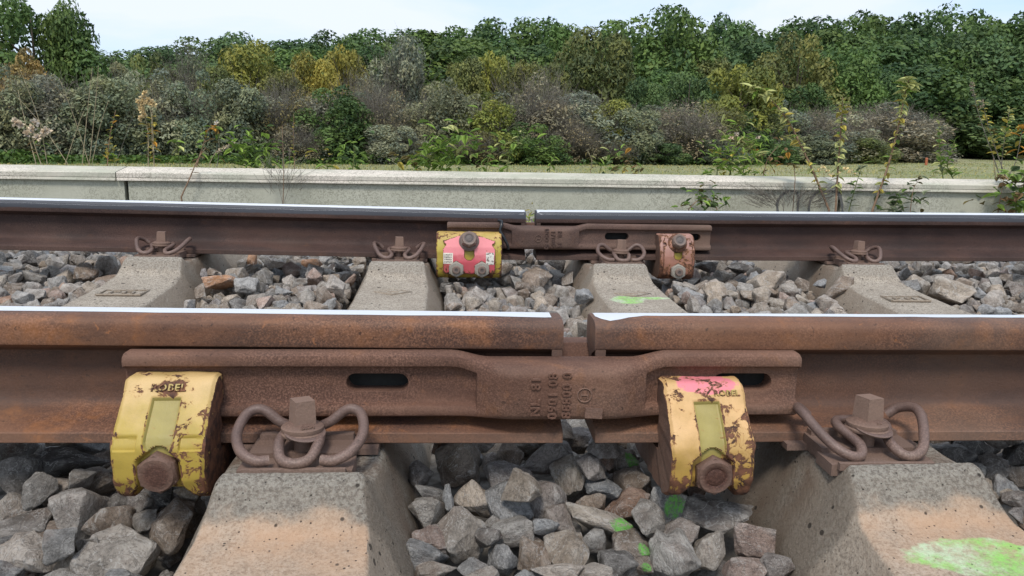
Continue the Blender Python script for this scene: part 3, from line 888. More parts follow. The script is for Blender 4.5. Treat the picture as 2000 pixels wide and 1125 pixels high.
for sx, rows in ((-.0630, ('four', 'faint', 'printed', 'lines')), (.0625, None)):
    hw_, hh_ = (.0145, .0165) if sx < 0 else (.0120, .0180)
    V, F = [], []
    for k in range(9):
        z = -hh_ + 2 * hh_ * k / 8
        y = far_surface(.0115 + z) - .0082
        V += [(-hw_, y, z), (hw_, y, z)]
        if k: F.append((2 * k - 2, 2 * k - 1, 2 * k + 1, 2 * k))
    s_ = link('sticker', mesh('sticker', V, F, M['sticker'] if sx > 0 else flat('sticker_paper', (0.68, 0.62, 0.52))), pk, (sx, 0, .0115))
    if rows:
        for k in range(4):        # printed lines, too small to read
            bm = bmesh.new()
            for q in range(5):
                w = .002 + .0009 * ((q * 7 + k * 3) % 3)
                zq = .0105 - .007 * k + .0006 * ((q + k) % 2)
                add_box(bm, (-.0095 + .0046 * q, far_surface(.0115 + zq) - .0084, zq), (w, .0004, .0026))
            link('print_line', bm_mesh('print_line', bm, M['ink']), s_)
ps = empty('clamp', (.5150, FX, .0090))
tag(ps, 'small pinkish rusty clamp with one top bolt and one lower nut on the far rail', 'clamp', 'clamps on the rail joints')
def slot_depth(x, z, y):
    return (0, z < .055 and abs(x) < .02 and z > 0)
link('clamp_body', clamp_mesh('clamp_body', OUT_FAR, .109, slot_depth, [M['pink_rust'], M['yellow_far'], M['bolt']], 80, 48, 9, .0012), ps)
def small_shape(x, z):
    z = z + .006 * sstep(.02, .05, z)
    if z > .058 and abs(x) > .036 and z < .068: return False
    if z > .074 and abs(x) > .040: return False
    if abs(x) < .0125 and z > .024: return False
    if math.hypot(x, z - .024) < .0125: return False
    if z < -.018 and abs(x) < .021: return False
    if z >= -.018 and abs(x) + (z + .018) * 1.2 < .0235: return False
    return True
link('cover_plate', cover_plate('cover_plate', small_shape, .0445, -.0370, .0755, M['pink_rust'], nx=44), ps)
flange_bolt(ps, -.001, .0605, .0225, .0300, M['bolt_grey'], M['pink_rust'], 26)
stud_nut(ps, .000, -.0235, .0245, M['zinc'], 0)
for q in pk.children, ps.children: pass

# thin black cable dangling in front of the far joint
V, F = tube_data(catmull([Vector(at(x, y, Y)) for x, y, Y in ((974, 431, 1.452), (980, 433, 1.438), (979, 441, 1.428), (977, 452, 1.424), (984, 464, 1.418), (991, 478, 1.416), (993, 487, 1.418))], 6), .0046, 8)
tag(link('cable', mesh('cable', V, F, M['cable'], 60)), 'short black cable hanging beside the pink plated clamp', 'cable')

# ---------------------------------------------------------------- rail fastenings
def clip_path(kind):
    lift = lambda p: Vector((p[0], p[1], p[2] + .0065 * sstep(.0, -.03, p[1])))
    if kind == 'A':                       # middle loop in front of the screw
        h = [(-.0285, -.041, .007), (-.044, -.044, .008), (-.061, -.034, .015), (-.071, -.010, .031), (-.066, .016, .047), (-.050, .024, .050), (-.030, .022, .036), (-.017, .020, .029), (-.0215, -.004, .027), (-.0215, -.024, .018), (-.0165, -.040, .009), (-.006, -.0465, .006)]
    else:                                 # two loops closing beside the screw
        h = [(-.052, .050, .030), (-.064, .046, .040), (-.074, .030, .046), (-.073, .010, .043), (-.064, -.014, .027), (-.052, -.034, .012), (-.038, -.043, .006), (-.026, -.040, .006), (-.0195, -.026, .012), (-.0225, -.008, .022), (-.030, .010, .029), (-.026, .025, .031), (-.010, .031, .030)]
    return [lift(p) for p in h] + [lift((-x, y, z)) for x, y, z in reversed(h)]
def clip_mesh(kind):
    V, F = tube_data(catmull(clip_path(kind), 8), .0061, 12)
    return mesh('spring_clip', V, F, M['clip'], 60)
CLIP = {k: clip_mesh(k) for k in 'AB'}
def screw_mesh(n):
    bm = bmesh.new()
    lathe(bm, [(.0235, .0325), (.0242, .0345), (.0242, .0375), (.0225, .0392), (.013, .0435)], 32)
    r = .0175 if n == 4 else .0165
    add_prism(bm, n, r, r * .90, .040, .0695, math.pi / n)
    add_prism(bm, 12, .0105, .0105, -.010, .033)
    bevel(bm, .0013, 2, 40)
    return bm_mesh('sleeper_screw', bm, M['screw'], 40)
SCREW = {n: screw_mesh(n) for n in (4, 6)}
bm = bmesh.new(); lathe(bm, [(.0245, .0278), (.0252, .0290), (.0252, .0312), (.024, .0324), (.012, .0326)], 32); WASH = bm_mesh('washer', bm, M['screw'], 40)
bm = bmesh.new(); lathe(bm, [(.0225, .0330), (.0234, .0338), (.0236, .0350), (.0225, .0356), (.012, .0356)], 32); WASH2 = bm_mesh('washer', bm, M['clip'], 40)
bm = bmesh.new()
add_box(bm, (0, .014, .001), (.118, .052, .018)); add_box(bm, (0, -.027, -.003), (.126, .040, .014))
for s in (-1, 1): add_box(bm, (s * .037, .034, .0115), (.036, .012, .010))
bevel(bm, .0022, 2); GUIDE = bm_mesh('guide_plate', bm, M['guide'], 40)
bm = bmesh.new(); add_box(bm, (0, -.0505, .0035), (.113, .0060, .0085)); bevel(bm, .0012, 1); STRIP = bm_mesh('edge_strip', bm, M['guide'], 40)
bm = bmesh.new(); add_box(bm, (0, .104, -.0055), (.168, .150, .0080)); bevel(bm, .0012, 1); PAD = bm_mesh('rail_pad', bm, M['guide'], 40)
SLEEPERS = [('A', -1.030), ('B', -.3350), ('C', .3400), ('D', 1.0920)]
fast = [('near', 'B', 'A', 4, 28, 'rusty spring clip with a loop in front of its square screw, beside the yellow clamp'),
        ('near', 'C', 'B', 4, 17, 'rusty spring clip with square screw, right of the cream clamp on the near rail'),
        ('far', 'A', 'B', 4, 12, 'brown spring clip and screw at the left on the far rail'),
        ('far', 'B', 'B', 4, 8, 'brown spring clip and screw on the far rail just left of the pink plated clamp'),
        ('far', 'C', 'A', 6, 0, 'brown spring clip and screw in front of the far fishplate slot'),
        ('far', 'D', 'B', 4, 6, 'brown spring clip and screw at the right on the far rail')]
SX = dict(SLEEPERS)
for which, s, kind, nn, rz, lab in fast:
    X = SX[s]
    o = empty('rail_fastening', (X, (-.105 if which == 'near' else GAUGE - .105), rail_dz(which, X) + (.004 if (which, s) == ('near', 'C') else 0)))
    tag(o, lab, 'spring clip', 'spring clips holding the rails')
    c = link('spring_clip', CLIP[kind], o)
    sc_ = link('sleeper_screw', SCREW[nn], o, None, (math.radians(-2), math.radians(2), math.radians(rz)))
    link('washer', WASH, sc_); link('washer', WASH2, sc_)
    link('guide_plate', GUIDE, o); link('edge_strip', STRIP, o); link('rail_pad', PAD, o)
    if which == 'near':
        emboss(sc_, 'head_number', 'Ss24' if s == 'B' else '25', .0085, 0, 0, 0, M['screw'], y=-.0190 if s == 'B' else -.0175, extrude=.0006, tilt=12).location.z = .0412
        sc_.children[-1].rotation_euler = (math.radians(14), 0, math.radians(0))

# ---------------------------------------------------------------- concrete sleepers
def sleeper_mesh():
    def top(d):                      # d: distance outward or inward from a rail centre
        P = [(0, -.0120, .088), (.118, -.0120, .088), (.1455, -.0115, .084), (.1570, .0055, .078), (.170, .0030, .079), (.190, -.017, .083), (.215, -.040, .090), (.30, -.053, .095), (.50, -.062, .097), (.80, -.066, .098)]
        for a, b_ in zip(P, P[1:]):
            if d <= b_[0]:
                t = (d - a[0]) / (b_[0] - a[0]); return lerp(a[1], b_[1], t), lerp(a[2], b_[2], t)
        return P[-1][1], P[-1][2]
    ys = []
    y = -1.30
    while y < 1.3001:
        ys.append(round(y, 4)); y += .02 if abs(abs(y) - .751) > .25 else .01
    ys[-1] = 1.30
    NT = 14
    V, F = [], []
    for y in ys:
        zt, hw = top(abs(abs(y) - .751))
        wear = lambda k: .0025 * mnoise.noise(Vector((y * 22, k * 3.1, 5)))
        pts = [(-.152, -.225), (-.129, -.11), (-(hw + .008), zt - .026), (-(hw + .0015) + wear(1), zt - .0050), (-(hw - .003), zt - .0006 + wear(2) * .6)]
        mid = [(lerp(-(hw - .008), hw - .008, k / NT), zt + .0007 * mnoise.noise(Vector((y * 30, k * .9, 2)))) for k in range(NT + 1)]
        pts = pts + mid + [((hw - .003), zt - .0006 + wear(3) * .6), ((hw + .0015) + wear(4), zt - .0050), (hw + .008, zt - .026), (.129, -.11), (.152, -.225)]
        n = len(pts)
        V += [(x, y, z) for x, z in pts]
    for i in range(len(ys) - 1):
        for k in range(n):
            F.append((i * n + k, i * n + (k + 1) % n, (i + 1) * n + (k + 1) % n, (i + 1) * n + k))
    F.append(tuple(range(n))); F.append(tuple((len(ys) - 1) * n + k for k in range(n)))
    me = mesh('concrete_sleeper', V, F, M['concrete'])
    bm = bmesh.new(); bm.from_mesh(me); bmesh.ops.recalc_face_normals(bm, faces=bm.faces); bm.to_mesh(me); bm.free()
    shade(me, 50)
    return me
SLM = sleeper_mesh()
SL_LAB = {'A': 'leftmost concrete sleeper, leaning away left under the far rail', 'B': 'concrete sleeper left of the rail gaps with a rust orange band by the near rail',
          'C': 'concrete sleeper right of the rail gaps with bright green spray paint', 'D': 'rightmost concrete sleeper, under the far rail clip at the right'}
def mark_mesh(kind):
    V, F = [], []
    if kind == 'diamond':
        loops = [[(-.05, 0), (0, -.035), (.05, 0), (0, .035), (-.05, 0)], [(-.016, 0), (.016, 0)]]
    else:
        loops = [[(-.055, -.03), (.055, -.03), (.055, .03), (-.055, .03), (-.055, -.03)], [(-.03, -.012), (-.03, .012), (-.01, .012)], [(.005, -.012), (.005, .012), (.025, .012), (.025, -.012)]]
    for lp in loops:
        tube_data([Vector((x, y, 0)) for x, y in lp], .0035, 5, V, F)
    return mesh('cast_mark', V, F, M['concrete'], 60)
MARK = {'diamond': mark_mesh('diamond'), 'frame': mark_mesh('frame')}
for s, X in SLEEPERS:
    zn, zf = rail_dz('near', X), rail_dz('far', X)
    if s in 'AD': zn = zf * .4
    if s == 'C': zn += .006
    o = link('concrete_sleeper', SLM, None, (X, .751, (zn + zf) / 2), (math.atan((zf - zn) / GAUGE), 0, .028 if s == 'C' else 0))
    if s == 'C': o.location.x = .3435
    o.color = (1, 1, 1 if s == 'C' else 0, 1)
    tag(o, SL_LAB[s], 'railway sleeper', 'concrete sleepers of the track')
    mk = link('cast_mark', MARK['diamond' if s in 'BC' else 'frame'], o, (0, .42 if s in 'BC' else .36, -.0545)); mk.color = (1, 1, 0, 1)

# ---------------------------------------------------------------- low concrete wall with cap stones
def wall_build():
    root = empty('concrete_wall', (0, 4.5, -.17))
    tag(root, 'low pale concrete wall with capping stones behind the track', 'wall')
    prof = [(0, -.055), (0, -.045), (.003, -.041), (.003, -.036), (.0, -.033), (.0, -.006), (.006, 0), (.20, .030), (.225, .028), (.225, -.055)]
    Lc = 4.93
    def piece(name, x0, x1, prof, mat, z, seg=24):
        V, F = [], []
        n = len(prof)
        for i in range(seg + 1):
            x = lerp(x0, x1, i / seg)
            for (y, zz) in prof:
                w = .0016 * mnoise.noise(Vector((x * 3.1, y * 20, zz * 30)))
                V.append((x - (x0 + x1) / 2, y + w, zz + w))
        for i in range(seg):
            for k in range(n):
                F.append((i * n + k, i * n + (k + 1) % n, (i + 1) * n + (k + 1) % n, (i + 1) * n + k))
        F.append(tuple(range(n))); F.append(tuple(seg * n + k for k in range(n)))
        me = mesh(name, V, F, mat)
        bm = bmesh.new(); bm.from_mesh(me); bmesh.ops.recalc_face_normals(bm, faces=bm.faces); bm.to_mesh(me); bm.free()
        shade(me, 40)
        xc = (x0 + x1) / 2
        o = link(name, me, root, (xc, 0, z + .17 + .0018 * xc)); o.rotation_euler = (0, -.0018, 0)
        o.color = (1, 1, 0, 1)
        return o
    for k in range(-2, 3):
        a = -2.432 + Lc * k
        piece('cap_stone', a + .004, a + Lc - .004, prof, M['cap'], .1155)
    pan = [(.028, -.30), (.028, -.0005), (.14, -.0005), (.14, -.30)]
    for k in range(-2, 3):
        a = -2.379 + Lc * k
        o = piece('wall_panel', a + .013, a + Lc - .013, pan, M['wall'], .060 + (0 if k else .0008))
    bm = bmesh.new(); add_box(bm, (2.49, .10, .0), (24, .05, .34)); link('wall_core', bm_mesh('wall_core', bm, M['gap']), root, (0, 0, .03))
    # a painted scrawl on the panel at the right
    V, F = [], []
    for pts in ([(-.16, -.11), (-.17, 0), (-.10, .07), (-.03, .05), (-.02, -.11)], [(.06, -.10), (.07, .02), (.15, .075), (.26, .06), (.30, -.02), (.31, -.11)]):
        P = catmull([Vector((x, 0, z)) for x, z in pts], 6)
        b0 = len(V)
        for i, p in enumerate(P):
            t = (P[min(i + 1, len(P) - 1)] - P[max(i - 1, 0)]).normalized(); nn = Vector((-t.z, 0, t.x)) * .009 * (1 + .5 * mnoise.noise(p * 30))
            V += [p + nn, p - nn]
        for i in range(len(P) - 1): F.append((b0 + 2 * i, b0 + 2 * i + 1, b0 + 2 * i + 3, b0 + 2 * i + 2))
    V = [(v[0], v[1], v[2]) for v in V]
    link('painted_scrawl', mesh('painted_scrawl', V, F, flat('grey_spray', (.12, .12, .115), .8)), root, (2.27, .0245, .155))
wall_build()

# ---------------------------------------------------------------- ballast stones
def rock_bm(seed, rough=True):
    r = random.Random(1000 + seed)
    el = Vector((1.0, r.uniform(.70, .95), r.uniform(.55, .85)))
    bm = bmesh.new()
    npt = r.choice((11, 13, 15, 18))
    for i in range(npt):
        while True:
            v = Vector((r.gauss(0, 1), r.gauss(0, 1), r.gauss(0, 1)))
            if v.length > .1: break
        v.normalize()
        v = Vector([math.copysign(abs(c) ** .8, c) for c in v])
        v *= r.uniform(.82, 1.08)
        bm.verts.new((v.x * el.x, v.y * el.y, v.z * el.z))
    res = bmesh.ops.convex_hull(bm, input=bm.verts)
    bmesh.ops.delete(bm, geom=list({g for g in res['geom_interior'] + res['geom_unused'] if isinstance(g, bmesh.types.BMVert)}), context='VERTS')
    bmesh.ops.dissolve_limit(bm, angle_limit=math.radians(14), verts=bm.verts, edges=bm.edges)
    lo = [min(v.co[i] for v in bm.verts) for i in range(3)]; hi = [max(v.co[i] for v in bm.verts) for i in range(3)]
    for v in bm.verts:
        v.co = Vector([(v.co[i] - (lo[i] + hi[i]) / 2) / (hi[0] - lo[0]) for i in range(3)])
    return bm
def rock_mesh(seed, fine):
    bm = rock_bm(seed)
    if fine:
        bmesh.ops.bevel(bm, geom=list(bm.edges), offset=.026, segments=1, profile=.5, affect='EDGES', clamp_overlap=True)
        bmesh.ops.triangulate(bm, faces=bm.faces)
        for it in range(2):
            long_ = [e for e in bm.edges if e.calc_length() > (.20, .105)[it]]
            bmesh.ops.subdivide_edges(bm, edges=long_, cuts=1, use_grid_fill=True)
            bmesh.ops.triangulate(bm, faces=[f for f in bm.faces if len(f.verts) > 3])
        bm.normal_update()
        off = Vector((seed * 3.7, seed * 1.3, 0))
        mv = [(v, v.normal * (.036 * mnoise.noise(v.co * 3.2 + off) + .036 * mnoise.noise(v.co * 8 + off) + .020 * mnoise.noise(v.co * 19 + off))) for v in bm.verts]
        for v, d in mv: v.co += d
        bmesh.ops.smooth_vert(bm, verts=bm.verts, factor=.10, use_axis_x=True, use_axis_y=True, use_axis_z=True)
    else:
        bmesh.ops.bevel(bm, geom=list(bm.edges), offset=.05, segments=1, profile=.5, affect='EDGES', clamp_overlap=True)
        bmesh.ops.triangulate(bm, faces=bm.faces)
    me = D.meshes.new('ballast_stone')
    bmesh.ops.recalc_face_normals(bm, faces=bm.faces)
    bm.to_mesh(me); bm.free()
    shade(me, 28 if fine else 25)
    return me
NROCK = 20
TINTS = {'g': (.335, .312, .286), 'b': (.275, .285, .298), 'n': (.255, .198, .152), 't': (.400, .335, .268), 'p': (.445, .405, .370), 'd': (.155, .143, .135), 'k': (.080, .075, .073), 'r': (.300, .175, .115), 'o': (.520, .270, .135), 'i': (.420, .300, .250), 'v': (.320, .285, .270)}

# settled stones, plain whole numbers: colour (+20 shaped by hand, +40 sprayed), shape, x y z in half millimetres, rotation w x y z, size in millimetres (three for shaped ones, then their number)
STONES = [
20,10,-1091,-234,-213,98,-10,-7,-1,97,101,109,10, 20,14,199,-281,-226,96,-10,-21,-3,64,83,176,54, 24,1,-1234,-124,-177,98,-10,0,-4,63,58,87,1,
20,0,-302,-192,-198,98,-10,0,1,71,76,105,40, 25,18,349,-123,-179,98,-11,-2,-11,102,80,78,38, 22,12,-996,-154,-186,91,-14,-32,-14,60,80,106,12,
22,5,-312,55,-124,96,-12,-16,-12,63,65,71,25, 24,14,-1295,-237,-213,98,-10,8,-7,77,78,122,14, 26,3,-1336,73,-119,98,-11,3,8,101,75,65,3,
23,11,-54,-262,-220,97,-12,12,12,55,55,96,51, 25,2,-1433,16,-137,98,-11,-8,-7,66,49,79,2, 63,19,59,-167,-192,96,-12,20,9,103,97,51,39,
1,0,-1195,-276,-171,37,-23,75,48,56, 23,11,-13,-2,-143,98,-10,-1,8,48,53,101,31, 25,8,-1339,-155,-188,97,-12,-14,-10,71,67,44,8,
3,1,-150,-154,-110,41,-31,-8,-84,56, 0,16,-1325,-108,-119,52,56,28,56,47, 20,5,-181,-193,-200,97,-11,-9,-10,64,49,37,45,
29,17,405,-226,-208,98,-10,13,-1,58,53,57,57, 22,9,-1150,-144,-186,98,-11,10,4,66,76,74,9, 30,9,-64,76,-118,98,-10,-1,5,82,87,73,29,
21,8,-177,-107,-175,98,-10,-13,-3,57,77,81,28, 25,13,1106,68,-121,98,-10,1,-10,59,68,52,73, 20,16,286,-256,-217,98,-10,-1,7,47,50,87,56,
22,10,-128,-252,-216,98,-10,-1,6,46,58,78,50, 23,18,2658,2555,-96,98,-10,1,-7,148,126,143,98, 23,6,-275,-69,-164,98,-10,1,-7,60,70,99,26,
25,13,68,-293,-231,98,-10,1,-7,51,61,50,53, 0,12,157,-201,-172,22,47,-64,-55,56, 20,1,-385,-125,-178,98,-10,1,-10,49,39,50,41,
27,15,126,-107,-173,97,-9,-14,7,65,56,56,35, 30,7,-81,-92,-168,96,-12,-16,-13,50,60,76,47, 62,12,118,-244,-214,98,-10,13,2,61,64,62,52,
61,17,211,-113,-176,96,-10,21,1,50,55,72,37, 21,1,-393,-264,-221,97,-8,18,-9,60,42,45,61, 21,19,-200,-277,-225,98,-10,1,-11,42,60,66,59,
29,18,365,-302,-233,98,-10,-1,11,60,52,60,58, 22,13,157,-27,-149,98,-10,-1,6,48,64,61,33, 10,3,45,-33,-94,56,33,9,74,51,
30,7,-176,-2,-141,98,-10,8,2,68,61,55,27, 25,15,1175,15,-137,98,-9,-10,9,53,52,63,75, 30,8,-57,-167,-191,98,-10,-1,8,36,53,59,48,
20,0,-1395,-104,-172,98,-10,-1,7,50,54,76,0, 22,7,-1233,-3,-142,98,-10,0,3,50,49,51,7, 26,5,-1518,153,-111,98,-10,0,-1,55,45,39,5,
29,4,-377,-217,-208,98,-10,0,1,43,46,40,44, 23,13,1602,2745,-85,97,-9,-18,5,118,128,89,93, 1,1,72,-76,-154,48,10,7,86,39,
30,3,-406,14,-136,98,-10,-1,7,35,39,63,43, 24,2,-81,-308,-235,98,-10,0,-3,68,35,29,62, 62,14,150,68,-127,98,-10,-1,6,47,55,105,34,
22,12,179,2848,-100,97,-11,-16,-8,101,123,147,92, 25,13,-1095,-83,-167,98,-10,-1,11,42,54,49,13, 0,18,-1242,-68,-110,33,-39,52,-67,38,
22,10,-165,92,-113,98,-10,1,-10,41,50,67,30, 24,3,-357,-305,-232,98,-10,-1,12,50,39,38,63, 20,19,1122,-2,-141,98,-10,1,-11,38,51,52,79,
5,9,-234,-247,-188,6,-59,33,-72,46, 2,7,-1001,-36,-231,62,-52,-43,38,58, 20,11,-1066,-145,-184,98,-10,-1,9,33,30,50,11,
20,9,10,-220,-209,98,-10,-1,12,47,53,49,49, 10,2,76,-6,-65,88,-23,-21,-34,38, 30,15,226,-209,-203,98,-10,-9,5,63,53,52,55,
28,7,-1670,2586,-88,98,-11,-4,-10,102,81,57,87, 26,16,1302,80,-116,98,-10,-1,10,55,49,68,76, 22,10,-2586,2993,-100,98,-10,-1,9,73,87,112,90,
26,14,1177,101,-112,98,-10,-1,8,63,64,102,74, 21,8,-1512,2528,-102,98,-10,0,-3,68,78,69,88, 1,18,-98,-227,-172,23,74,52,-32,41,
30,11,34,197,-111,98,-10,1,-9,49,41,60,91, 22,15,1984,2583,-90,95,-12,-25,-11,98,83,81,95, 23,0,1128,-64,-162,98,-10,0,0,40,41,54,80,
21,4,-1336,181,-111,98,-10,1,-9,65,61,43,4, 30,1,1167,-110,-176,98,-10,-1,6,50,36,40,81, 24,5,6,-319,-238,98,-10,-1,12,38,28,20,65,
22,16,29,-91,-169,98,-10,1,-10,43,37,50,36, 21,0,-273,-298,-232,98,-10,0,0,39,36,42,60, 5,10,1204,-97,-278,55,-41,31,-64,42,
22,17,1236,-11,-145,98,-10,-1,6,45,41,43,77, 3,5,1183,2495,-108,0,62,56,53,63, 4,5,-998,2457,-98,1,-23,18,-95,59,
24,9,-2565,3196,-100,98,-10,0,-1,80,101,109,89, 21,18,1163,-53,-158,98,-10,0,2,41,47,77,78, 21,18,-1307,-279,-225,98,-10,1,-8,33,33,47,18,
4,1,2777,2363,-124,82,56,3,-5,65, 25,2,-379,-66,-161,96,-10,21,1,59,35,41,42, 62,4,123,-301,-233,98,-10,1,-9,25,29,26,64,
3,2,-978,-38,-139,47,5,87,-9,44, 3,5,1466,2470,-124,49,-62,-49,35,55, 0,5,-1508,2902,-128,95,5,-21,-18,64, 3,1,288,1761,-188,6,42,43,-78,60,
1,14,-330,-116,-148,22,74,-33,-53,37, 2,1,-1013,2302,-113,34,60,24,-66,63, 0,5,-2634,2344,-157,57,-40,-44,-55,49,
21,4,402,2412,-126,98,-10,0,0,53,58,53,104, 10,10,-1021,-111,-289,7,34,90,23,34, 4,4,1808,2374,-157,68,52,15,-47,63,
25,3,-1147,-79,-167,98,-10,1,-7,34,33,45,23, 26,4,-1059,-64,-161,98,-10,1,-8,41,42,34,24, 0,15,1674,2581,-120,33,87,-34,0,65,
26,0,1652,3391,-101,98,-10,0,-3,95,76,66,100, 0,7,-253,-354,-230,93,-29,-14,9,39, 9,5,-1361,3065,-99,69,44,-56,-4,52,
26,1,1389,3307,-100,98,-10,-1,12,112,70,61,101, 0,5,-1131,2316,-122,62,-26,-11,72,51, 10,6,1261,106,-86,8,98,-15,3,59,
29,6,-1196,2877,-101,98,-10,-1,10,56,70,105,86, 2,16,-24,160,-83,14,-61,-77,5,54, 22,6,-1311,-28,-150,95,-10,-26,-1,59,60,69,6,
0,4,336,2520,-192,81,-56,1,-4,60, 0,2,-2878,2952,-115,29,75,41,-41,55, 0,7,-2612,2691,-119,3,76,63,5,62, 3,2,16,2592,-205,90,-14,-27,-27,57,
9,17,-1349,2233,-145,67,34,-27,59,60, 0,2,976,2236,-142,80,40,31,28,59, 3,1,-226,2283,-161,44,-18,-22,-84,64,
21,19,-1052,-310,-233,98,-10,0,-4,54,57,38,19, 2,4,-1052,2113,-146,70,54,44,5,60, 30,2,1128,-154,-187,98,-10,-1,6,28,19,29,82,
20,0,-1185,-309,-234,98,-10,1,-10,48,40,38,20, 4,5,-2991,3436,-145,32,21,8,91,60, 30,7,438,-311,-235,98,-10,0,5,38,40,45,67,
0,14,308,-224,-312,39,-88,23,-7,43, 0,4,1469,2020,-151,34,-43,4,83,64, 0,4,-348,2231,-145,73,9,56,-36,65, 10,1,3211,2732,-131,37,27,56,68,53,
10,12,26,87,-224,4,-69,65,27,55, 0,12,307,2603,-149,92,30,20,8,57, 3,5,-1649,2850,-114,76,25,-28,51,60, 10,1,-197,287,-229,64,-34,-5,-67,40,
0,7,-1407,2359,-161,84,37,-33,17,64, 23,12,-96,161,-111,98,-10,1,-5,54,51,39,72, 2,17,387,2954,-117,71,7,59,-35,64,
2,4,1818,2741,-121,71,30,-49,-39,59, 3,5,1562,2467,-194,15,-11,-70,68,63, 4,1,-2642,2463,-173,72,-30,-34,-52,63, 1,15,2653,2214,-160,39,86,16,25,58,
20,17,-1157,-229,-210,98,-10,-1,8,34,36,45,17, 5,2,-1500,2365,-192,31,-5,5,-94,62, 4,12,-2466,2538,-122,19,97,6,6,61,
23,16,-1187,-262,-221,98,-10,0,0,36,33,48,16, 24,11,-236,162,-111,98,-10,1,-10,39,32,46,71, 0,4,9,2993,-132,86,42,5,23,56,
21,17,2387,2588,-88,98,-10,-1,11,82,64,55,97, 10,13,-1374,360,-205,79,50,7,-32,58, 2,17,-1741,2467,-114,75,3,64,-7,47,
26,2,352,3362,-100,98,-10,-1,5,74,48,65,102, 3,4,-2724,2996,-160,37,15,55,-72,65, 2,11,228,2552,-189,62,18,-44,61,53,
28,5,-1300,3353,-100,98,-10,1,-10,76,56,38,85, 3,5,-107,2331,-175,71,-18,-67,6,39, 4,13,-2969,2922,-127,4,-44,85,23,48,
4,4,1202,2307,-149,63,-10,53,-55,45, 2,8,2967,2338,-168,37,-18,-46,78,60, 9,15,-2490,2407,-141,20,-61,-70,-26,49, 2,14,-330,2126,-127,59,-15,7,78,66,
2,1,-1477,3121,-97,72,-41,-39,-39,53, 2,7,-151,2995,-170,36,-8,-88,27,64, 0,18,2512,2598,-108,41,58,52,-45,65, 4,12,-2747,2656,-157,20,-37,17,88,61,
4,5,-1215,3008,-123,72,-25,-17,-61,62, 0,12,1425,2664,-128,13,0,-74,-64,63, 2,5,3273,2930,-100,32,-39,-29,-80,43,
0,2,-2851,3127,-156,74,40,-37,37,61, 3,7,157,2442,-184,16,52,-27,-78,56, 4,7,-185,2610,-164,39,5,-75,52,56, 2,5,89,2660,-169,66,-8,-67,-29,40,
1,5,1045,2483,-140,30,67,-57,-34,65, 3,18,1397,2305,-188,41,-63,64,3,65, 22,15,-1289,-176,-193,98,-10,-1,8,55,43,37,15,
9,17,85,46,-94,22,-60,49,57,41, 3,6,-2392,2582,-138,31,-36,-86,-9,51, 4,5,1764,2158,-172,24,34,1,90,55, 7,7,3307,3269,-123,41,-58,-66,18,59,
3,8,1428,2572,-144,30,63,-56,-42,59, 2,16,277,1905,-172,40,-19,-8,88,64, 5,17,-1081,3288,-152,14,79,-36,45,55, 0,5,-1244,2691,-113,54,-79,-12,21,43,
1,19,-1314,2571,-142,91,32,-4,-21,58, 2,2,76,2736,-149,29,73,-42,43,53, 4,4,-224,2531,-174,37,88,22,-16,60, 1,8,2749,2230,-191,51,32,70,-37,64,
10,8,10,2707,-170,52,5,-38,75,59, 0,15,3663,3335,-99,5,-60,-78,-10,61, 3,18,-57,2705,-169,86,27,29,-31,59, 4,16,-1749,2268,-164,43,-58,-24,63,58,
2,8,-2828,2602,-141,4,18,81,53,47, 5,8,3372,3499,-138,77,52,-30,-15,66, 26,5,-358,2824,-158,98,-10,1,-6,83,61,42,105,
1,7,-1255,2248,-162,14,91,-31,21,56, 1,18,2871,2589,-142,23,-70,-60,28,64, 0,8,350,2344,-213,47,64,-21,56,55,
28,4,-1691,3397,-100,98,-10,1,-12,26,52,70,84, 24,19,2825,2910,-101,98,-10,0,0,106,107,67,99, 3,11,-992,3504,-107,31,-55,-48,-59,56,
5,6,2623,2310,-185,8,-3,-98,-9,62, 2,5,1532,2212,-150,77,-2,27,56,54, 2,5,1161,221,-190,57,1,-80,14,48, 1,16,-991,2195,-126,31,44,-10,-82,51,
4,2,2812,3274,-129,22,51,48,-66,56, 2,11,-1687,2670,-160,16,53,-68,-47,57, 2,7,7,3403,-145,74,33,-42,38,61, 10,5,20,2148,-170,31,40,-80,-28,64,
2,13,-2377,2427,-139,87,1,47,-3,43, 5,10,-73,3065,-187,59,-76,9,23,65, 3,4,147,2638,-175,38,-30,63,-59,48,
20,6,-225,-159,-188,98,-10,-1,11,29,31,40,46, 3,5,3046,2697,-156,90,32,-5,-24,56, 2,5,2796,2651,-100,81,38,-38,19,56,
4,18,-1056,3070,-142,18,-32,92,4,64, 0,17,3117,2798,-129,63,-36,-54,40,65, 5,10,-116,2663,-167,45,-56,-65,-20,46,
3,1,-1562,2423,-173,15,14,-13,-96,55, 21,16,1889,2658,-79,98,-10,1,-12,40,35,50,96, 4,5,1504,3460,-106,63,-23,29,-66,58,
0,4,-3296,3488,-187,96,5,21,-6,61, 0,1,36,2892,-135,32,-79,23,-44,52, 9,18,995,2403,-129,65,-43,60,-11,41, 21,12,62,-3,-143,97,-9,-10,11,45,57,71,32,
0,16,262,2884,-195,5,-6,-86,-49,58, 3,11,-1630,3051,-104,85,-39,-9,30,64, 1,8,1008,2597,-121,33,19,-34,84,55, 0,5,1119,2286,-154,86,-9,-27,-40,42,
2,13,-2399,2825,-125,35,91,12,15,65, 4,7,-1330,2854,-140,43,-81,22,30,56, 10,17,-224,2824,-199,68,-53,-47,15,63, 3,7,1847,2717,-176,19,34,62,66,48,
3,5,1142,2372,-150,90,-36,1,-19,48, 2,15,72,418,-222,24,48,-83,10,49, 3,13,1315,2558,-132,27,75,-54,-23,42, 0,15,1021,2143,-158,46,-84,-23,8,52,
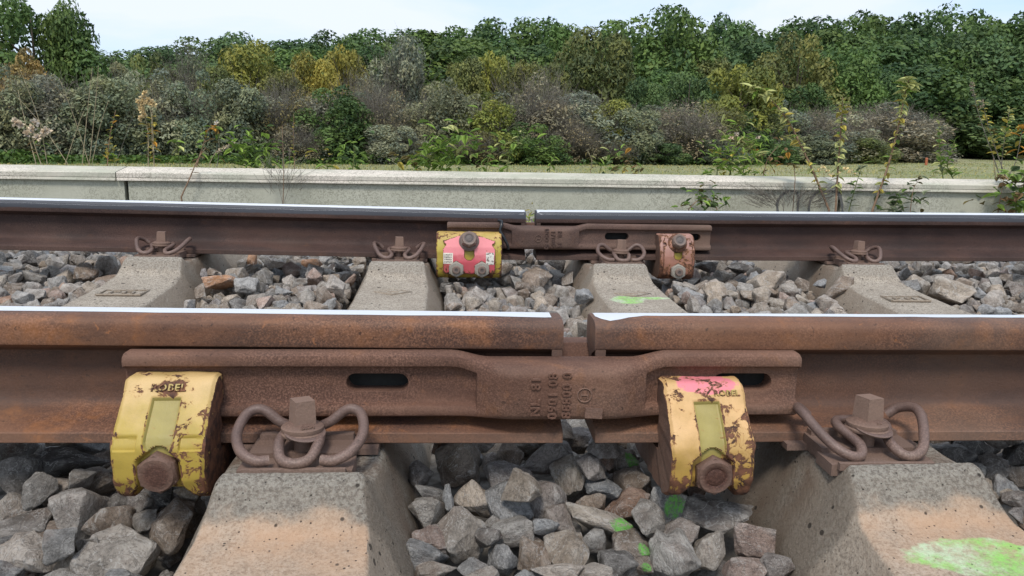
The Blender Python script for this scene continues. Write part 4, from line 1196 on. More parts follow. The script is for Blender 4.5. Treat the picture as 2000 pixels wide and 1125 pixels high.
0,4,1400,3115,-125,66,-46,-57,-2,46, 0,5,-2518,2223,-196,12,62,-47,60,59, 3,18,-1154,2026,-142,46,-87,-7,-11,55, 1,7,-1473,3076,-135,46,-40,78,-2,55,
9,14,-985,2900,-139,43,1,88,-16,65, 3,1,-1733,2426,-202,60,30,54,50,52, 0,10,-1458,2622,-122,4,-59,-74,29,57, 2,3,-1378,116,-63,26,13,85,-41,48,
2,10,-2494,3126,-145,20,-69,42,54,53, 3,19,-2938,2664,-121,19,27,-9,-93,60, 0,17,3134,3724,-140,66,-4,-56,47,53, 0,6,1080,2636,-115,19,-12,-96,6,53,
0,1,1664,2372,-184,27,63,-69,-17,64, 1,4,-3289,3366,-179,59,-38,26,-65,64, 0,3,3409,3020,-125,28,8,-22,-92,66, 10,13,-1214,21,-210,23,-23,58,74,54,
1,8,1190,3017,-148,59,-36,6,-71,58, 4,13,1321,2663,-125,16,24,89,-33,51, 10,15,1058,2372,-152,65,26,3,70,60, 3,6,1704,2464,-150,22,-22,-93,15,48,
5,10,1088,2141,-163,35,-55,-69,30,62, 0,13,3047,2774,-129,48,-55,-66,-5,51, 10,5,-1190,2569,-132,35,93,1,-2,44, 3,15,1208,2204,-151,60,-38,17,-66,39,
0,15,-1753,3373,-115,54,-58,-52,-27,45, 0,4,-2811,2431,-136,7,35,88,30,65, 7,12,2888,2939,-72,54,73,18,-35,49, 2,0,-1756,2737,-62,42,83,26,23,43,
2,14,-2474,2274,-155,17,17,89,37,48, 6,17,2900,3526,-135,51,-22,-71,-41,49, 3,5,1490,2362,-220,22,-7,50,-82,58, 3,4,1472,3265,-159,5,74,16,63,62,
9,5,1266,3204,-149,53,-30,5,78,64, 9,3,1624,2557,-171,21,63,45,58,65, 0,5,-1332,3189,-136,61,34,-67,-23,64, 7,5,-2711,2364,-182,58,-21,-60,-49,51,
1,4,1413,376,-207,51,-13,21,81,50, 3,4,2505,2689,-81,22,71,50,43,63, 0,3,-2381,2210,-155,34,-57,-22,70,54, 3,8,-1089,2869,-115,36,33,72,47,56,
21,6,-160,-319,-239,98,-10,-1,10,31,31,35,66, 21,14,1571,2854,-100,98,-10,1,-10,69,80,151,94, 4,17,258,2286,-225,8,53,2,83,59,
3,0,-1653,2522,-191,73,-19,58,-27,65, 3,15,1698,3247,-129,17,37,-49,-76,62, 5,4,157,2199,-187,93,-14,31,-8,56, 3,15,2912,3317,-140,79,-27,36,39,65,
3,12,-314,2635,-119,53,49,-53,-42,44, 1,13,-1390,2618,-165,8,4,96,-21,47, 2,6,1288,418,-228,3,55,-74,35,52, 3,15,-1611,2260,-203,32,8,-75,56,66,
0,14,1368,2519,-203,21,15,-87,-39,62, 0,16,-360,2638,-149,3,67,12,72,46, 7,4,-2628,3693,-177,24,56,43,-65,64, 4,10,-988,3130,-151,2,30,89,-31,61,
27,10,-348,162,-110,98,-10,0,5,39,44,55,70, 2,13,1567,2623,-148,48,-46,3,73,56, 2,4,-1567,2322,-182,49,-4,-56,66,39,
4,11,339,2681,-146,9,-69,-64,-31,65, 3,4,-1294,2368,-164,76,56,-27,-14,54, 0,9,175,2717,-168,80,-40,-18,-37,50, 0,17,-2911,3076,-171,68,37,-59,17,58,
0,17,-3178,3563,-197,13,-17,-56,-79,60, 23,3,1160,-79,-165,98,-10,1,-12,29,30,44,83, 0,16,-998,-231,-297,43,40,-49,-63,42,
2,8,-1238,2644,-148,30,92,22,6,50, 3,18,-1735,2540,-198,40,-15,83,-33,44, 0,18,347,3260,-160,23,-92,-7,29,65, 3,5,1314,3065,-147,90,-38,12,5,38,
3,0,1000,2584,-188,29,80,-50,-2,57, 0,7,-2384,2117,-150,14,15,-1,-97,46, 10,1,-2865,3353,-173,78,17,-1,59,60, 10,15,-1071,43,-218,24,74,-58,20,44,
0,11,315,77,-219,66,6,52,-52,42, 0,12,344,3149,-143,17,11,27,-93,52, 10,1,3123,2892,-121,11,-85,-48,-15,52, 4,3,2832,2565,-192,8,22,92,29,55,
3,9,1630,2145,-167,81,45,4,34,48, 2,17,1449,2972,-153,76,-35,50,-16,53, 0,14,1312,2430,-168,24,-27,66,-65,47, 10,10,-1775,2640,-56,3,70,21,-67,38,
9,10,210,1799,-219,9,34,70,-60,61, 2,5,2878,3111,-117,24,8,-95,15,52, 0,19,-990,3407,-148,74,63,-8,17,59, 3,19,-1479,2990,-142,6,8,63,75,60,
10,0,344,3078,-177,20,3,-46,-85,58, 4,7,-985,2760,-185,6,-86,-48,-5,43, 0,2,2706,2924,-113,45,10,-34,-81,52,
25,1,-1346,-207,-204,98,-10,-1,7,32,24,29,21, 2,16,-1583,370,-220,16,-93,-29,-5,52, 0,3,-93,136,-74,89,28,33,-10,55,
4,5,1170,2609,-142,2,-38,74,54,42, 0,19,1036,2691,-124,67,68,-1,-25,61, 3,2,-1246,2121,-153,21,78,47,-34,60, 10,6,2722,2391,-168,43,-68,-53,25,64,
10,5,-1638,2421,-208,32,22,21,89,49, 3,5,-1404,3306,-129,85,-15,-44,-21,60, 1,7,1739,2423,-200,22,-31,25,88,56, 0,5,279,-11,-208,3,12,-47,86,37,
9,4,1241,-96,-249,83,47,25,10,46, 10,16,-2546,2055,-158,51,-76,9,-35,63, 3,13,-974,3352,-155,73,47,-42,21,40, 10,15,-2395,2738,-150,2,10,67,73,53,
2,19,-1363,-146,-294,12,-1,95,-26,45, 5,12,-1220,2525,-190,21,-3,-90,-34,56, 3,0,-3209,3743,-188,62,-23,-15,-71,61,
10,13,1698,2097,-194,23,65,-10,-71,65, 9,6,2718,2659,-194,20,-26,-90,25,65, 2,4,-162,2221,-197,76,58,18,-21,55, 0,11,1590,3084,-149,32,-43,77,32,50,
0,16,-1614,2662,-110,5,54,62,55,58, 2,9,-2551,2514,-161,46,-31,-82,-5,57, 9,17,-280,2722,-156,41,-54,72,11,44, 2,9,-33,2328,-198,1,57,-69,42,56,
0,4,2955,2425,-178,21,-9,-32,-91,39, 3,5,-228,3070,-183,42,1,-71,-55,54, 3,1,3322,3106,-136,58,-12,-24,-75,56, 0,0,-1173,3290,-161,20,-92,-21,22,59,
0,8,1793,3908,-188,75,49,-16,-39,61, 3,15,2991,2593,-157,48,-27,-66,-49,62, 0,16,-1482,3332,-109,14,-45,70,-52,65,
3,7,1389,3418,-164,21,27,-59,71,41, 5,5,173,2027,-179,1,-4,-41,90,60, 4,10,3064,2951,-128,36,-33,-14,-85,61, 2,14,-2960,2960,-184,30,-49,74,31,65,
6,4,-987,3557,-166,65,28,-64,25,63, 10,5,248,3226,-152,17,-50,4,-84,58, 0,13,-1002,2817,-169,76,-45,-13,43,54, 0,9,-23,2953,-191,73,57,32,12,63,
2,4,3202,2817,-186,20,59,40,-66,48, 2,11,1604,3214,-165,5,-49,-61,-60,56, 4,19,181,2107,-162,50,61,10,-59,50, 3,5,3699,3784,-188,45,-48,-60,-43,46,
10,19,348,-17,-238,33,72,7,-59,53, 0,2,3029,3275,-123,50,-6,5,-85,51, 0,1,-1391,2134,-176,56,21,65,-45,56, 0,7,3141,2528,-127,18,-31,-7,92,51,
0,0,-345,3051,-158,25,1,-72,63,38, 5,7,-1278,2528,-194,69,-28,-61,23,42, 5,9,-274,3007,-151,31,-33,-68,56,41, 3,16,-95,2549,-198,72,18,-11,64,48,
3,0,-1006,2561,-170,11,95,8,-23,49, 0,18,3248,2844,-115,28,14,-14,-93,54, 1,8,-1007,3046,-190,7,44,-87,-17,58, 3,2,-2702,2311,-197,65,-21,68,-22,56,
0,14,-1639,3274,-139,70,-65,-23,-15,63, 6,8,1433,271,-214,84,-50,-17,3,48, 9,2,3539,3309,-160,48,-66,-51,25,64, 0,4,3630,3552,-155,10,34,-58,-72,45,
0,10,-3060,3057,-167,76,-41,22,43,66, 2,12,-2792,2563,-183,51,47,67,22,57, 6,2,-1171,3526,-175,13,-21,-94,-19,57, 3,3,-1501,2596,-183,6,23,-6,-96,63,
4,1,1256,2892,-172,40,-85,-31,7,64, 4,16,3246,3326,-150,0,-3,-32,-94,47, 25,2,-1421,71,-120,98,-10,0,1,43,28,39,22,
10,2,-1422,178,-201,3,-37,78,-49,38, 3,2,199,5,-218,25,-51,0,81,50, 10,18,91,120,-208,40,-4,-6,90,58, 9,9,356,60,-215,80,-17,-55,13,46,
3,5,122,3707,-196,65,49,-51,-24,41, 9,15,1022,2785,-184,4,63,-71,29,62, 4,4,1775,2836,-140,41,-12,89,3,47, 4,16,1639,2455,-170,31,-91,0,25,56,
1,11,993,2896,-185,1,-34,55,-75,51, 2,17,-2860,2761,-178,0,-26,96,-3,53, 0,7,-1735,3459,-117,74,-50,24,35,61, 3,10,346,2086,-207,34,64,15,-65,49,
0,8,136,2518,-207,70,-21,-49,46,47, 0,1,87,3585,-187,4,-94,29,-12,51, 3,1,990,3093,-177,17,-5,11,-97,43, 2,8,254,454,-209,95,14,6,23,59,
0,8,-1556,2593,-145,79,-2,58,15,44, 0,14,-2658,3047,-199,7,-67,67,27,60, 2,3,-248,2638,-183,91,32,23,4,55, 3,13,-2886,3739,-189,46,-15,1,-86,61,
2,19,2688,2297,-160,24,-21,-91,23,56, 9,13,-2659,2619,-169,20,-19,-82,49,51, 2,10,3074,2588,-170,66,27,68,6,43, 0,7,-1127,2819,-178,44,88,-9,-4,63,
7,10,270,2457,-217,43,8,-15,88,52, 0,9,-2448,2381,-178,95,27,-5,4,53, 1,3,-267,301,-220,18,-21,30,90,42, 2,5,3430,3231,-148,45,-10,-69,-55,53,
3,3,-151,2501,-217,59,39,7,-69,43, 10,16,1649,3482,-168,49,78,-9,36,62, 4,10,-1291,2740,-136,61,-18,-75,-12,39, 2,10,1345,2603,-168,6,67,-51,-52,64,
0,6,83,2262,-219,13,-56,-79,-15,61, 10,3,-1307,2667,-158,62,63,34,29,42, 3,19,1791,2698,-167,42,10,-58,68,50, 4,14,-989,2428,-184,77,-35,52,-1,55,
2,15,1283,2116,-184,79,-4,-41,-43,60, 3,3,3154,2623,-161,34,22,48,77,45, 0,1,1541,3340,-173,60,73,29,5,57, 3,10,992,2313,-190,37,-77,49,-10,53,
5,4,-1181,2390,-194,16,3,24,-95,60, 3,9,1142,150,-174,92,-15,-31,-11,41, 10,10,-1331,-239,-314,5,-63,68,33,58, 4,16,-2853,2997,-195,56,53,-63,-6,44,
2,11,44,2371,-200,22,87,23,35,57, 0,19,1001,2694,-178,24,-72,-54,35,56, 0,3,225,2193,-234,9,25,-22,-93,66, 0,1,-1266,3679,-215,93,-22,-25,-7,59,
4,7,-994,2621,-181,77,45,6,-43,42, 5,0,-1418,2928,-193,21,-18,-91,-28,65, 4,19,-2573,2824,-172,15,76,62,4,55, 10,19,-1185,2753,-167,13,39,63,-64,47,
7,7,-2535,2610,-158,89,-15,32,-26,55, 4,3,-1298,3072,-156,23,21,-24,-91,64, 3,9,-322,2606,-183,40,-35,57,-61,57, 3,4,-1191,3142,-132,3,23,92,29,44,
3,1,1334,2416,-240,14,24,-33,89,54, 2,17,-3184,3288,-178,72,8,4,67,64, 4,9,1061,2916,-173,51,20,30,77,59, 0,15,2889,2385,-184,74,31,-41,-41,41,
5,18,1829,3009,-147,13,-4,97,-18,55, 4,7,-3155,3124,-175,92,14,-6,32,59, 2,1,-1546,3208,-129,31,-61,-16,70,51, 4,16,144,3203,-163,20,-15,-95,-8,56,
4,5,-2602,3125,-154,8,-34,-57,-73,41, 1,18,-258,93,-221,12,69,-59,-37,35, 0,18,45,300,-212,70,-9,-4,-69,52, 0,0,-44,326,-204,80,-44,37,-3,59,
2,9,-231,2127,-167,25,48,40,73,41, 3,5,2587,2391,-206,44,8,48,-74,56, 0,4,2894,2698,-127,72,38,-34,45,50, 1,8,3245,3394,-170,66,-49,-48,-27,62,
2,3,2650,3131,-143,5,50,-85,8,62, 1,8,-1472,2700,-172,94,28,3,10,54, 3,5,-1744,2776,-121,89,-38,-20,1,46, 0,2,-2382,2390,-172,78,-8,58,-17,42,
2,2,3202,2684,-178,92,-28,-17,-19,52, 0,15,3540,3451,-163,36,-7,67,-63,64, 2,0,1522,3213,-167,63,-52,-27,-49,47, 2,14,-1386,2678,-172,31,92,-9,19,65,
0,14,3225,3062,-132,19,19,-95,-2,63, 0,5,-2423,2473,-174,68,-53,49,1,52, 4,5,1249,1910,-146,47,-19,55,-64,63, 1,2,-3093,3267,-179,62,43,41,-50,58,
4,10,1300,2176,-175,18,8,-83,50,45, 6,1,241,3546,-186,68,-47,16,-52,63, 2,8,3133,2559,-195,40,-4,-60,68,53, 10,0,-1080,-51,-217,94,14,-28,-2,34,
4,14,-1567,2639,-142,58,-61,-2,51,54, 3,13,3130,3406,-156,69,-39,-59,-1,64, 0,1,-3060,2916,-161,70,6,-12,69,55, 4,5,2928,3006,-111,63,70,15,27,54,
4,1,1476,2132,-198,29,-45,-55,-63,62, 9,1,-1033,2409,-166,12,0,-59,78,56, 4,15,1142,3286,-197,6,4,94,29,61, 4,19,312,2918,-175,54,61,-36,-43,42,
2,17,-312,2273,-158,43,73,-21,-48,38, 4,15,1268,2785,-123,31,-51,71,-34,62, 3,9,1466,2528,-196,67,67,-6,-27,57, 0,14,2770,2649,-171,19,87,-31,-31,54,
2,3,-3030,3247,-162,17,-69,-68,-11,39, 3,5,-313,2116,-194,83,-18,48,-12,63, 0,4,-1080,2673,-148,30,62,-22,68,57,
0,15,3628,3290,-167,55,17,-77,-26,65, 3,18,1146,3210,-167,8,6,85,-49,46, 2,16,1435,2640,-183,94,16,-2,27,44, 2,5,3077,3722,-186,55,-36,-37,64,59,
1,5,352,2001,-216,53,9,-2,83,44, 2,17,-1000,41,-245,5,7,97,-20,35, 2,3,1230,187,-220,17,94,18,-17,37, 2,5,-1730,3549,-159,43,-68,-46,-34,63,
3,14,-1449,2763,-171,22,30,-52,-76,42, 10,18,3215,3130,-154,38,11,8,-91,64, 0,11,-1336,2768,-171,13,-33,84,-38,60, 4,2,1457,3466,-161,3,4,36,92,38,
10,14,-1625,2714,-182,36,-85,34,-13,50, 10,2,197,1902,-166,6,59,78,14,41, 0,15,-2544,2129,-157,10,-73,55,-37,41, 1,3,-14,2408,-197,33,50,-77,-17,41,
4,1,-2562,3342,-135,86,-37,-16,27,51, 9,9,-244,2987,-194,55,34,-70,-26,56, 3,0,-2476,3282,-149,76,-38,41,-30,65, 2,10,-2667,2538,-151,11,22,-1,96,58,
2,16,1207,2695,-141,47,-85,-6,-17,61, 7,2,1835,2078,-178,13,-98,7,-7,47, 3,3,-1017,3472,-169,84,-51,11,-7,65, 3,12,1174,2274,-208,60,-49,-35,-50,64,
0,17,219,2946,-175,31,64,1,69,64, 6,15,167,3536,-194,71,27,8,62,57, 10,3,1783,3325,-153,38,28,81,-31,58, 0,14,-1599,2997,-153,32,-44,-79,-23,50,
0,11,1050,3091,-195,69,3,-9,-70,63, 5,15,-989,2967,-207,17,-61,-75,-12,40, 4,2,1245,2566,-192,91,-27,-19,-20,58, 2,3,-1299,2484,-159,2,-95,27,0,39,
2,14,-1430,11,-250,95,27,0,-6,54, 2,15,-1386,79,-216,50,24,-63,-52,41, 3,13,1080,3207,-198,47,43,-60,-47,52, 7,5,-2389,2035,-149,34,58,64,-34,40,
0,3,3528,3554,-169,14,-19,96,9,54, 10,2,-1375,3086,-168,19,63,64,-38,60, 2,14,1639,2677,-158,36,65,48,-43,50, 0,10,-118,2917,-202,51,-37,72,-24,43,
2,15,-12,3170,-154,89,-7,35,-27,58, 9,10,-2865,3260,-159,2,24,94,17,40, 4,19,-1557,3096,-108,5,35,89,-26,48, 0,10,-995,3287,-198,35,86,-16,-31,47,
4,1,-1145,1916,-148,28,55,73,26,63, 5,7,3012,3071,-129,83,-15,22,-46,62, 4,13,-2736,2873,-182,67,36,-62,11,62, 0,6,-2392,2615,-150,38,-78,-47,-14,52,
0,7,-1709,3647,-171,49,-49,-61,-36,54, 0,4,150,3432,-189,75,-52,18,-34,57, 0,16,3092,2458,-183,21,-92,-29,-2,65, 3,9,-2960,2748,-156,65,-47,52,25,63,
0,4,1735,2680,-146,32,-85,37,-15,53, 3,0,-1188,2266,-188,37,34,34,-78,58, 0,18,2832,3010,-104,6,-47,85,-18,55, 4,15,-1436,3184,-181,19,91,31,-15,64,
2,10,245,2676,-178,30,7,-9,94,52, 3,1,-179,2898,-195,88,-12,6,43,46, 4,9,1156,2810,-153,5,13,-92,34,57, 1,15,-115,190,-206,68,-58,-26,33,38,
5,8,-279,167,-200,43,32,8,83,42, 1,19,1181,-201,-292,30,-87,11,35,57, 1,2,204,181,-217,5,-94,25,-20,35, 4,8,-1018,2511,-209,29,41,77,36,49,
1,5,1611,2208,-204,82,26,26,42,43, 0,13,-279,3210,-177,76,28,-17,-55,43, 0,7,-230,2008,-156,39,25,-7,-87,44, 10,16,2793,3384,-183,17,-42,-86,-20,57,
10,15,-1354,2987,-169,81,-13,-35,43,58, 0,19,1555,2380,-213,20,-55,-19,78,41, 10,16,-332,3243,-144,15,-62,71,-27,63,
4,14,1096,3008,-155,58,49,42,49,53, 10,5,3633,3423,-180,64,-7,-72,-22,61, 2,6,1721,2268,-213,39,-32,-56,-64,60,
3,13,-2507,2535,-187,12,-18,-96,13,49, 0,1,1163,1967,-175,78,-34,51,-6,59, 1,9,-2670,2711,-182,16,8,-95,21,55, 2,5,-2745,3805,-186,61,70,-13,32,51,
0,1,3506,3206,-169,14,1,-33,92,61, 3,13,3023,2527,-192,38,-40,-48,-67,50, 9,12,1801,2476,-196,69,65,-19,-22,65, 3,0,-362,2742,-174,10,-83,-41,33,52,
0,17,-3049,3504,-194,16,-48,-23,-82,54, 6,9,2805,3540,-144,68,-35,-58,24,57, 0,6,2938,2521,-162,73,60,-24,16,45, 2,3,-1106,2429,-149,54,7,-80,-20,53,
3,4,1323,2849,-159,34,70,-12,61,61, 3,19,-1405,2740,-182,60,4,62,48,52, 2,16,1783,2244,-191,54,70,-43,11,56, 0,14,-1159,2646,-170,1,-90,-25,-34,58,
4,9,-980,2280,-194,49,-35,13,78,48, 6,11,339,3656,-188,18,72,-61,-24,59, 4,5,-3002,3132,-171,80,14,-21,-52,43, 3,0,-153,3065,-164,18,-24,89,-32,52,
10,17,-1056,2503,-161,45,-76,-43,12,56, 0,15,-1120,2148,-193,24,86,35,-25,61, 9,14,1422,3191,-165,39,71,-45,-35,63,
0,12,-148,2685,-175,33,-28,68,-58,45, 3,17,47,3359,-186,96,18,-1,17,57, 6,8,2975,3538,-177,2,-17,-68,-70,64, 5,16,1578,3138,-190,25,-69,-57,-36,59,
3,16,301,3142,-200,18,-89,-36,17,59, 10,2,1714,3690,-213,51,-50,-7,-68,60, 6,7,-3000,3596,-191,58,-74,2,31,54, 3,2,2522,2042,-157,13,-48,-84,15,42,
0,8,286,390,-193,74,42,-46,23,57, 2,18,1362,222,-221,7,-62,71,-29,38, 3,16,1626,2647,-166,71,-10,55,40,43, 0,6,-1002,3362,-193,94,27,16,-3,50,
2,16,-2799,3701,-191,12,22,-94,-17,60, 6,5,3689,3524,-181,57,71,7,39,60, 0,16,-1121,3477,-174,24,44,-70,50,52, 0,2,-228,3261,-219,19,-39,10,-88,65,
3,1,-1717,3159,-146,66,-58,-28,-35,57, 0,19,-2593,2171,-155,27,7,45,-84,39, 4,16,2861,2498,-178,7,-96,11,22,54, 0,0,-2465,2637,-159,10,-60,-37,69,54,
1,0,1090,3368,-194,56,8,-2,-81,55, 0,7,-2787,2792,-181,62,-29,-48,-53,47, 10,5,-2605,2266,-205,37,57,38,-61,61, 5,0,2527,2143,-176,4,72,65,19,39,
9,0,364,2604,-180,41,-25,1,-86,46, 0,4,-3,3687,-179,96,-6,21,-12,64, 3,17,2841,2248,-188,17,-10,-71,66,44, 10,12,1884,3170,-143,73,47,-46,-14,39,
3,10,1428,2415,-205,27,62,-65,31,64, 4,9,1176,2198,-213,37,26,-67,57,66, 0,3,-2482,2856,-184,35,-20,72,55,59, 2,15,-2706,2789,-185,5,79,34,48,54,
3,18,2857,3463,-183,2,-75,41,-50,65, 10,8,1400,1939,-162,50,30,22,77,48, 2,2,2619,2711,-138,77,40,20,-45,61, 3,19,3058,2510,-192,31,12,-93,-3,44,
0,9,3167,2712,-190,20,23,37,87,41, 0,16,-1084,2227,-180,25,34,68,58,66, 3,16,-2647,3136,-212,6,-95,21,-15,47, 3,1,2949,2475,-199,20,-60,-76,-9,51,
4,8,2667,2419,-190,27,-24,-90,-22,40, 0,2,3453,3700,-203,21,-94,-3,-25,53, 10,19,-1670,3220,-116,14,35,-79,-46,39,
5,10,-171,2447,-214,57,70,-25,-32,45, 3,15,-1134,-5,-199,44,-59,-47,-47,52, 3,16,-324,257,-219,3,73,-65,17,58, 1,8,-1066,115,-201,93,27,-2,-19,59,
7,16,-87,3147,-183,42,-53,29,-66,54, 1,3,-2858,2925,-199,30,-24,72,56,39, 3,12,-3088,3417,-208,18,97,0,-11,60, 4,13,-196,2379,-219,20,-51,80,18,55,
9,18,-3263,3272,-181,19,61,71,-27,60, 4,14,-3160,3652,-210,6,5,98,11,61, 3,14,-1003,3242,-159,1,-11,97,-14,51, 2,2,3702,3395,-132,19,-82,-18,-48,44,
3,15,1192,2452,-200,44,4,-84,-29,62, 5,0,-2888,3649,-193,7,32,55,-75,59, 7,0,1831,3633,-186,99,-4,-7,1,65, 0,15,342,2252,-235,67,66,-29,12,41,
0,4,-81,2373,-220,6,-98,15,-2,43, 3,17,-1329,2604,-197,42,-89,-9,10,51, 1,10,1399,3548,-179,22,2,-96,-4,48, 0,16,1742,2916,-161,16,-80,-52,22,61,
0,13,-1128,3382,-180,46,-78,-36,17,58, 0,15,-1005,3195,-193,45,12,-84,-23,51, 0,9,1156,2323,-220,6,-90,-38,-11,61,
0,17,219,2112,-212,47,52,-58,39,39, 2,8,-2965,3266,-174,47,69,14,51,65, 0,4,1393,2904,-194,55,31,29,71,62, 0,4,180,3147,-120,58,61,38,34,56,
4,16,989,3214,-175,54,-32,-37,68,45, 0,4,-2657,2167,-175,30,-21,21,-90,48, 10,4,286,2089,-220,49,-44,-49,56,56,
2,18,-1419,3018,-198,13,39,-79,-43,48, 10,7,1440,3800,-193,3,-33,60,-72,42, 6,7,1614,3638,-195,66,-68,27,10,47, 3,11,2843,2644,-181,79,15,3,58,50,
3,11,1174,3194,-200,47,-32,16,79,58, 3,7,-315,3126,-191,3,19,-97,1,54, 9,16,1818,2293,-202,45,81,25,-25,65, 3,10,-1731,2726,-182,45,5,8,88,49,
1,2,-2989,2822,-183,41,28,-73,44,50, 2,13,-1684,3304,-136,30,-91,-3,23,47, 0,12,-3203,3410,-202,81,-8,22,-52,64, 0,0,2743,2472,-208,21,-33,-32,85,52,
4,18,66,3300,-216,25,-96,3,1,48, 1,18,3702,2609,-196,26,-86,41,2,45, 2,12,-1544,-289,-314,21,5,-94,-24,55, 0,12,316,3474,-197,22,12,-2,96,47,
3,15,-87,3238,-122,4,0,98,10,43, 3,14,-3270,2403,-194,82,29,-39,-25,51, 3,19,-3849,3064,-203,45,-42,32,-71,38, 9,19,1206,-776,-483,49,-76,-34,20,43,
1,1,1066,-932,-508,48,78,-4,-37,44, 2,14,-62,-445,-347,28,63,-67,23,58, 3,14,-2476,3353,-192,6,86,22,44,44, 4,1,4246,2960,-202,85,-31,-39,0,56,
0,19,-1517,3179,-136,93,8,-13,30,45, 3,19,1864,3437,-191,24,89,-35,-4,59, 0,11,1223,-860,-488,5,74,-56,-35,54, 2,18,1740,3120,-187,29,-18,9,92,65,
10,7,3586,2423,-172,47,-36,72,32,44, 6,0,-1640,121,-218,9,-59,76,21,42, 4,16,2941,1987,-202,21,94,25,-2,61, 2,3,-1722,-868,-512,36,35,1,-85,35,
4,11,-344,1841,-203,88,24,-8,-38,60, 4,16,1551,2106,-179,9,62,-67,38,52, 0,19,1168,3349,-211,24,-26,79,-49,39, 4,10,149,3616,-204,60,6,6,78,41,
0,19,1496,3150,-183,5,-91,-22,-31,56, 10,2,1818,-342,-302,73,15,-58,29,49, 5,1,1285,-630,-409,24,-78,-52,-22,54, 2,8,3975,2370,-229,62,19,-11,-74,45,
3,16,1808,2549,-198,97,4,-20,0,40, 0,14,-2390,2550,-206,8,92,-36,2,44, 2,12,4312,2414,-224,62,36,-9,-68,39, 4,8,-1497,3251,-200,42,86,25,-7,58,
3,7,-2823,2863,-198,26,34,-76,-48,41, 3,12,-2987,3058,-212,21,10,95,15,46, 3,13,3237,2156,-219,15,98,3,-4,52, 4,14,-3009,3410,-198,14,-30,-90,25,63,
6,19,-1201,-542,-339,78,60,6,13,56, 3,7,3003,3396,-192,66,73,-6,4,53, 4,17,-1032,2346,-181,77,20,-49,-32,45, 4,3,-317,3532,-205,1,83,-49,-25,49,
2,1,350,-479,-335,45,-54,26,-65,34, 0,15,-1405,2196,-181,35,69,33,52,39, 9,9,3908,3423,-198,9,79,-57,16,43, 0,18,-3259,2003,-226,58,72,28,22,39,
2,5,4039,3154,-188,59,10,-79,4,47, 0,18,3600,2360,-199,30,88,32,7,43, 3,4,-3062,1979,-204,66,-39,60,17,57, 3,7,3114,2762,-188,49,11,0,-85,46,
0,6,3127,3000,-221,31,-67,-62,20,39, 0,18,3996,3002,-188,77,-46,7,41,47, 4,4,-1419,451,-224,42,13,-45,-77,42, 0,12,1009,-548,-354,45,-25,52,-66,47,
0,14,238,3011,-195,9,22,3,-96,53, 2,8,1564,1860,-219,78,-49,3,-38,52, 2,17,1146,-851,-504,41,-53,46,-57,41, 0,12,37,1893,-191,28,57,53,-54,59,
1,18,-2811,2036,-224,55,4,-5,82,56, 7,10,1327,2774,-175,38,51,-65,39,58, 0,2,-1251,-493,-365,6,47,86,-7,58, 2,16,-1219,2922,-211,20,48,-80,28,39,
10,16,-348,124,-51,24,12,84,45,50, 4,8,1081,112,-196,28,83,26,-38,51, 4,13,1124,2411,-215,11,-92,35,-5,59, 10,16,1421,3315,-213,0,81,-55,17,45,
2,3,-2551,2903,-203,20,96,16,3,48, 0,13,1158,2119,-185,77,-54,2,30,46, 10,12,-1397,-698,-449,56,41,35,61,40, 3,5,-79,-875,-433,16,-53,7,-82,58,
0,12,3336,2149,-221,22,79,-22,50,42, 0,18,4460,3285,-213,11,-50,-81,23,56, 7,15,1526,2686,-181,10,17,-94,-25,48,
9,16,3638,2990,-149,65,-43,-27,-55,62, 2,19,1690,2198,-215,48,25,-83,-6,63, 0,8,2794,2161,-226,31,33,-53,71,38, 2,11,-2461,1976,-219,92,-9,35,9,63,
7,12,-3556,2448,-221,82,0,26,-49,61, 1,17,-1735,3467,-215,33,-82,44,-8,44, 2,9,-1234,2604,-192,78,60,-2,11,42,
3,18,-3129,2974,-197,47,-66,-54,-18,44, 2,1,1032,3687,-187,36,-21,62,65,53, 4,13,-1436,2391,-218,5,-95,5,26,55, 0,6,1057,194,-230,30,-63,-66,22,44,
0,19,1869,-241,-312,37,61,67,-16,37, 5,7,1724,2546,-188,0,19,-97,-10,51, 2,12,3393,3572,-210,68,-4,23,-68,45, 0,12,-2533,2124,-214,59,-55,-25,-52,49,
0,0,3273,2882,-184,34,53,-27,-71,61, 2,17,-1044,2236,-167,42,-65,17,60,40, 3,8,1337,2956,-157,92,-25,-10,25,41, 3,18,-2417,2376,-223,97,1,-7,-16,65,
0,1,-1367,1892,-222,8,-37,-11,-91,46, 1,18,-3654,3203,-204,8,-34,-83,42,64, 5,8,1378,-121,-256,57,77,-5,22,58, 2,8,129,3237,-204,16,35,88,25,46,
3,18,3365,2631,-155,17,-75,-57,-25,56, 3,13,4469,3403,-212,84,-51,8,1,42, 3,16,-3687,3048,-209,14,-87,-44,-8,57, 3,7,-88,3402,-181,73,-1,-62,-25,52,
2,17,-243,-324,-329,53,-55,61,16,56, 3,5,3462,2346,-161,52,46,-53,-46,43, 5,3,1861,3551,-204,27,-79,52,11,46, 0,12,-3541,1824,-205,51,30,66,-44,47,
2,13,-1374,3272,-189,2,49,-86,8,61, 1,4,-1509,2773,-181,69,-58,-29,29,57, 3,19,-3686,3678,-205,40,-90,9,7,65, 9,1,1367,3494,-195,64,-42,-29,-56,44,
0,16,4328,3671,-203,51,7,1,84,45, 3,7,3533,2065,-105,42,0,-90,-5,63, 3,19,3814,3486,-203,29,3,-24,-92,60, 4,4,-3318,1720,-218,47,63,56,23,65,
10,11,4262,1927,-223,7,-16,-97,-9,56, 2,8,347,2145,-229,95,18,-4,-22,46, 6,10,-1619,-340,-324,93,-14,-10,-30,52, 0,4,-3073,2331,-223,32,-8,-86,37,49,
6,8,-2819,3576,-207,16,-22,-59,75,39, 0,11,3067,2197,-153,51,-32,40,68,53, 1,14,4218,2597,-193,5,-17,96,14,53, 4,19,4069,2359,-228,37,-12,-84,-34,43,
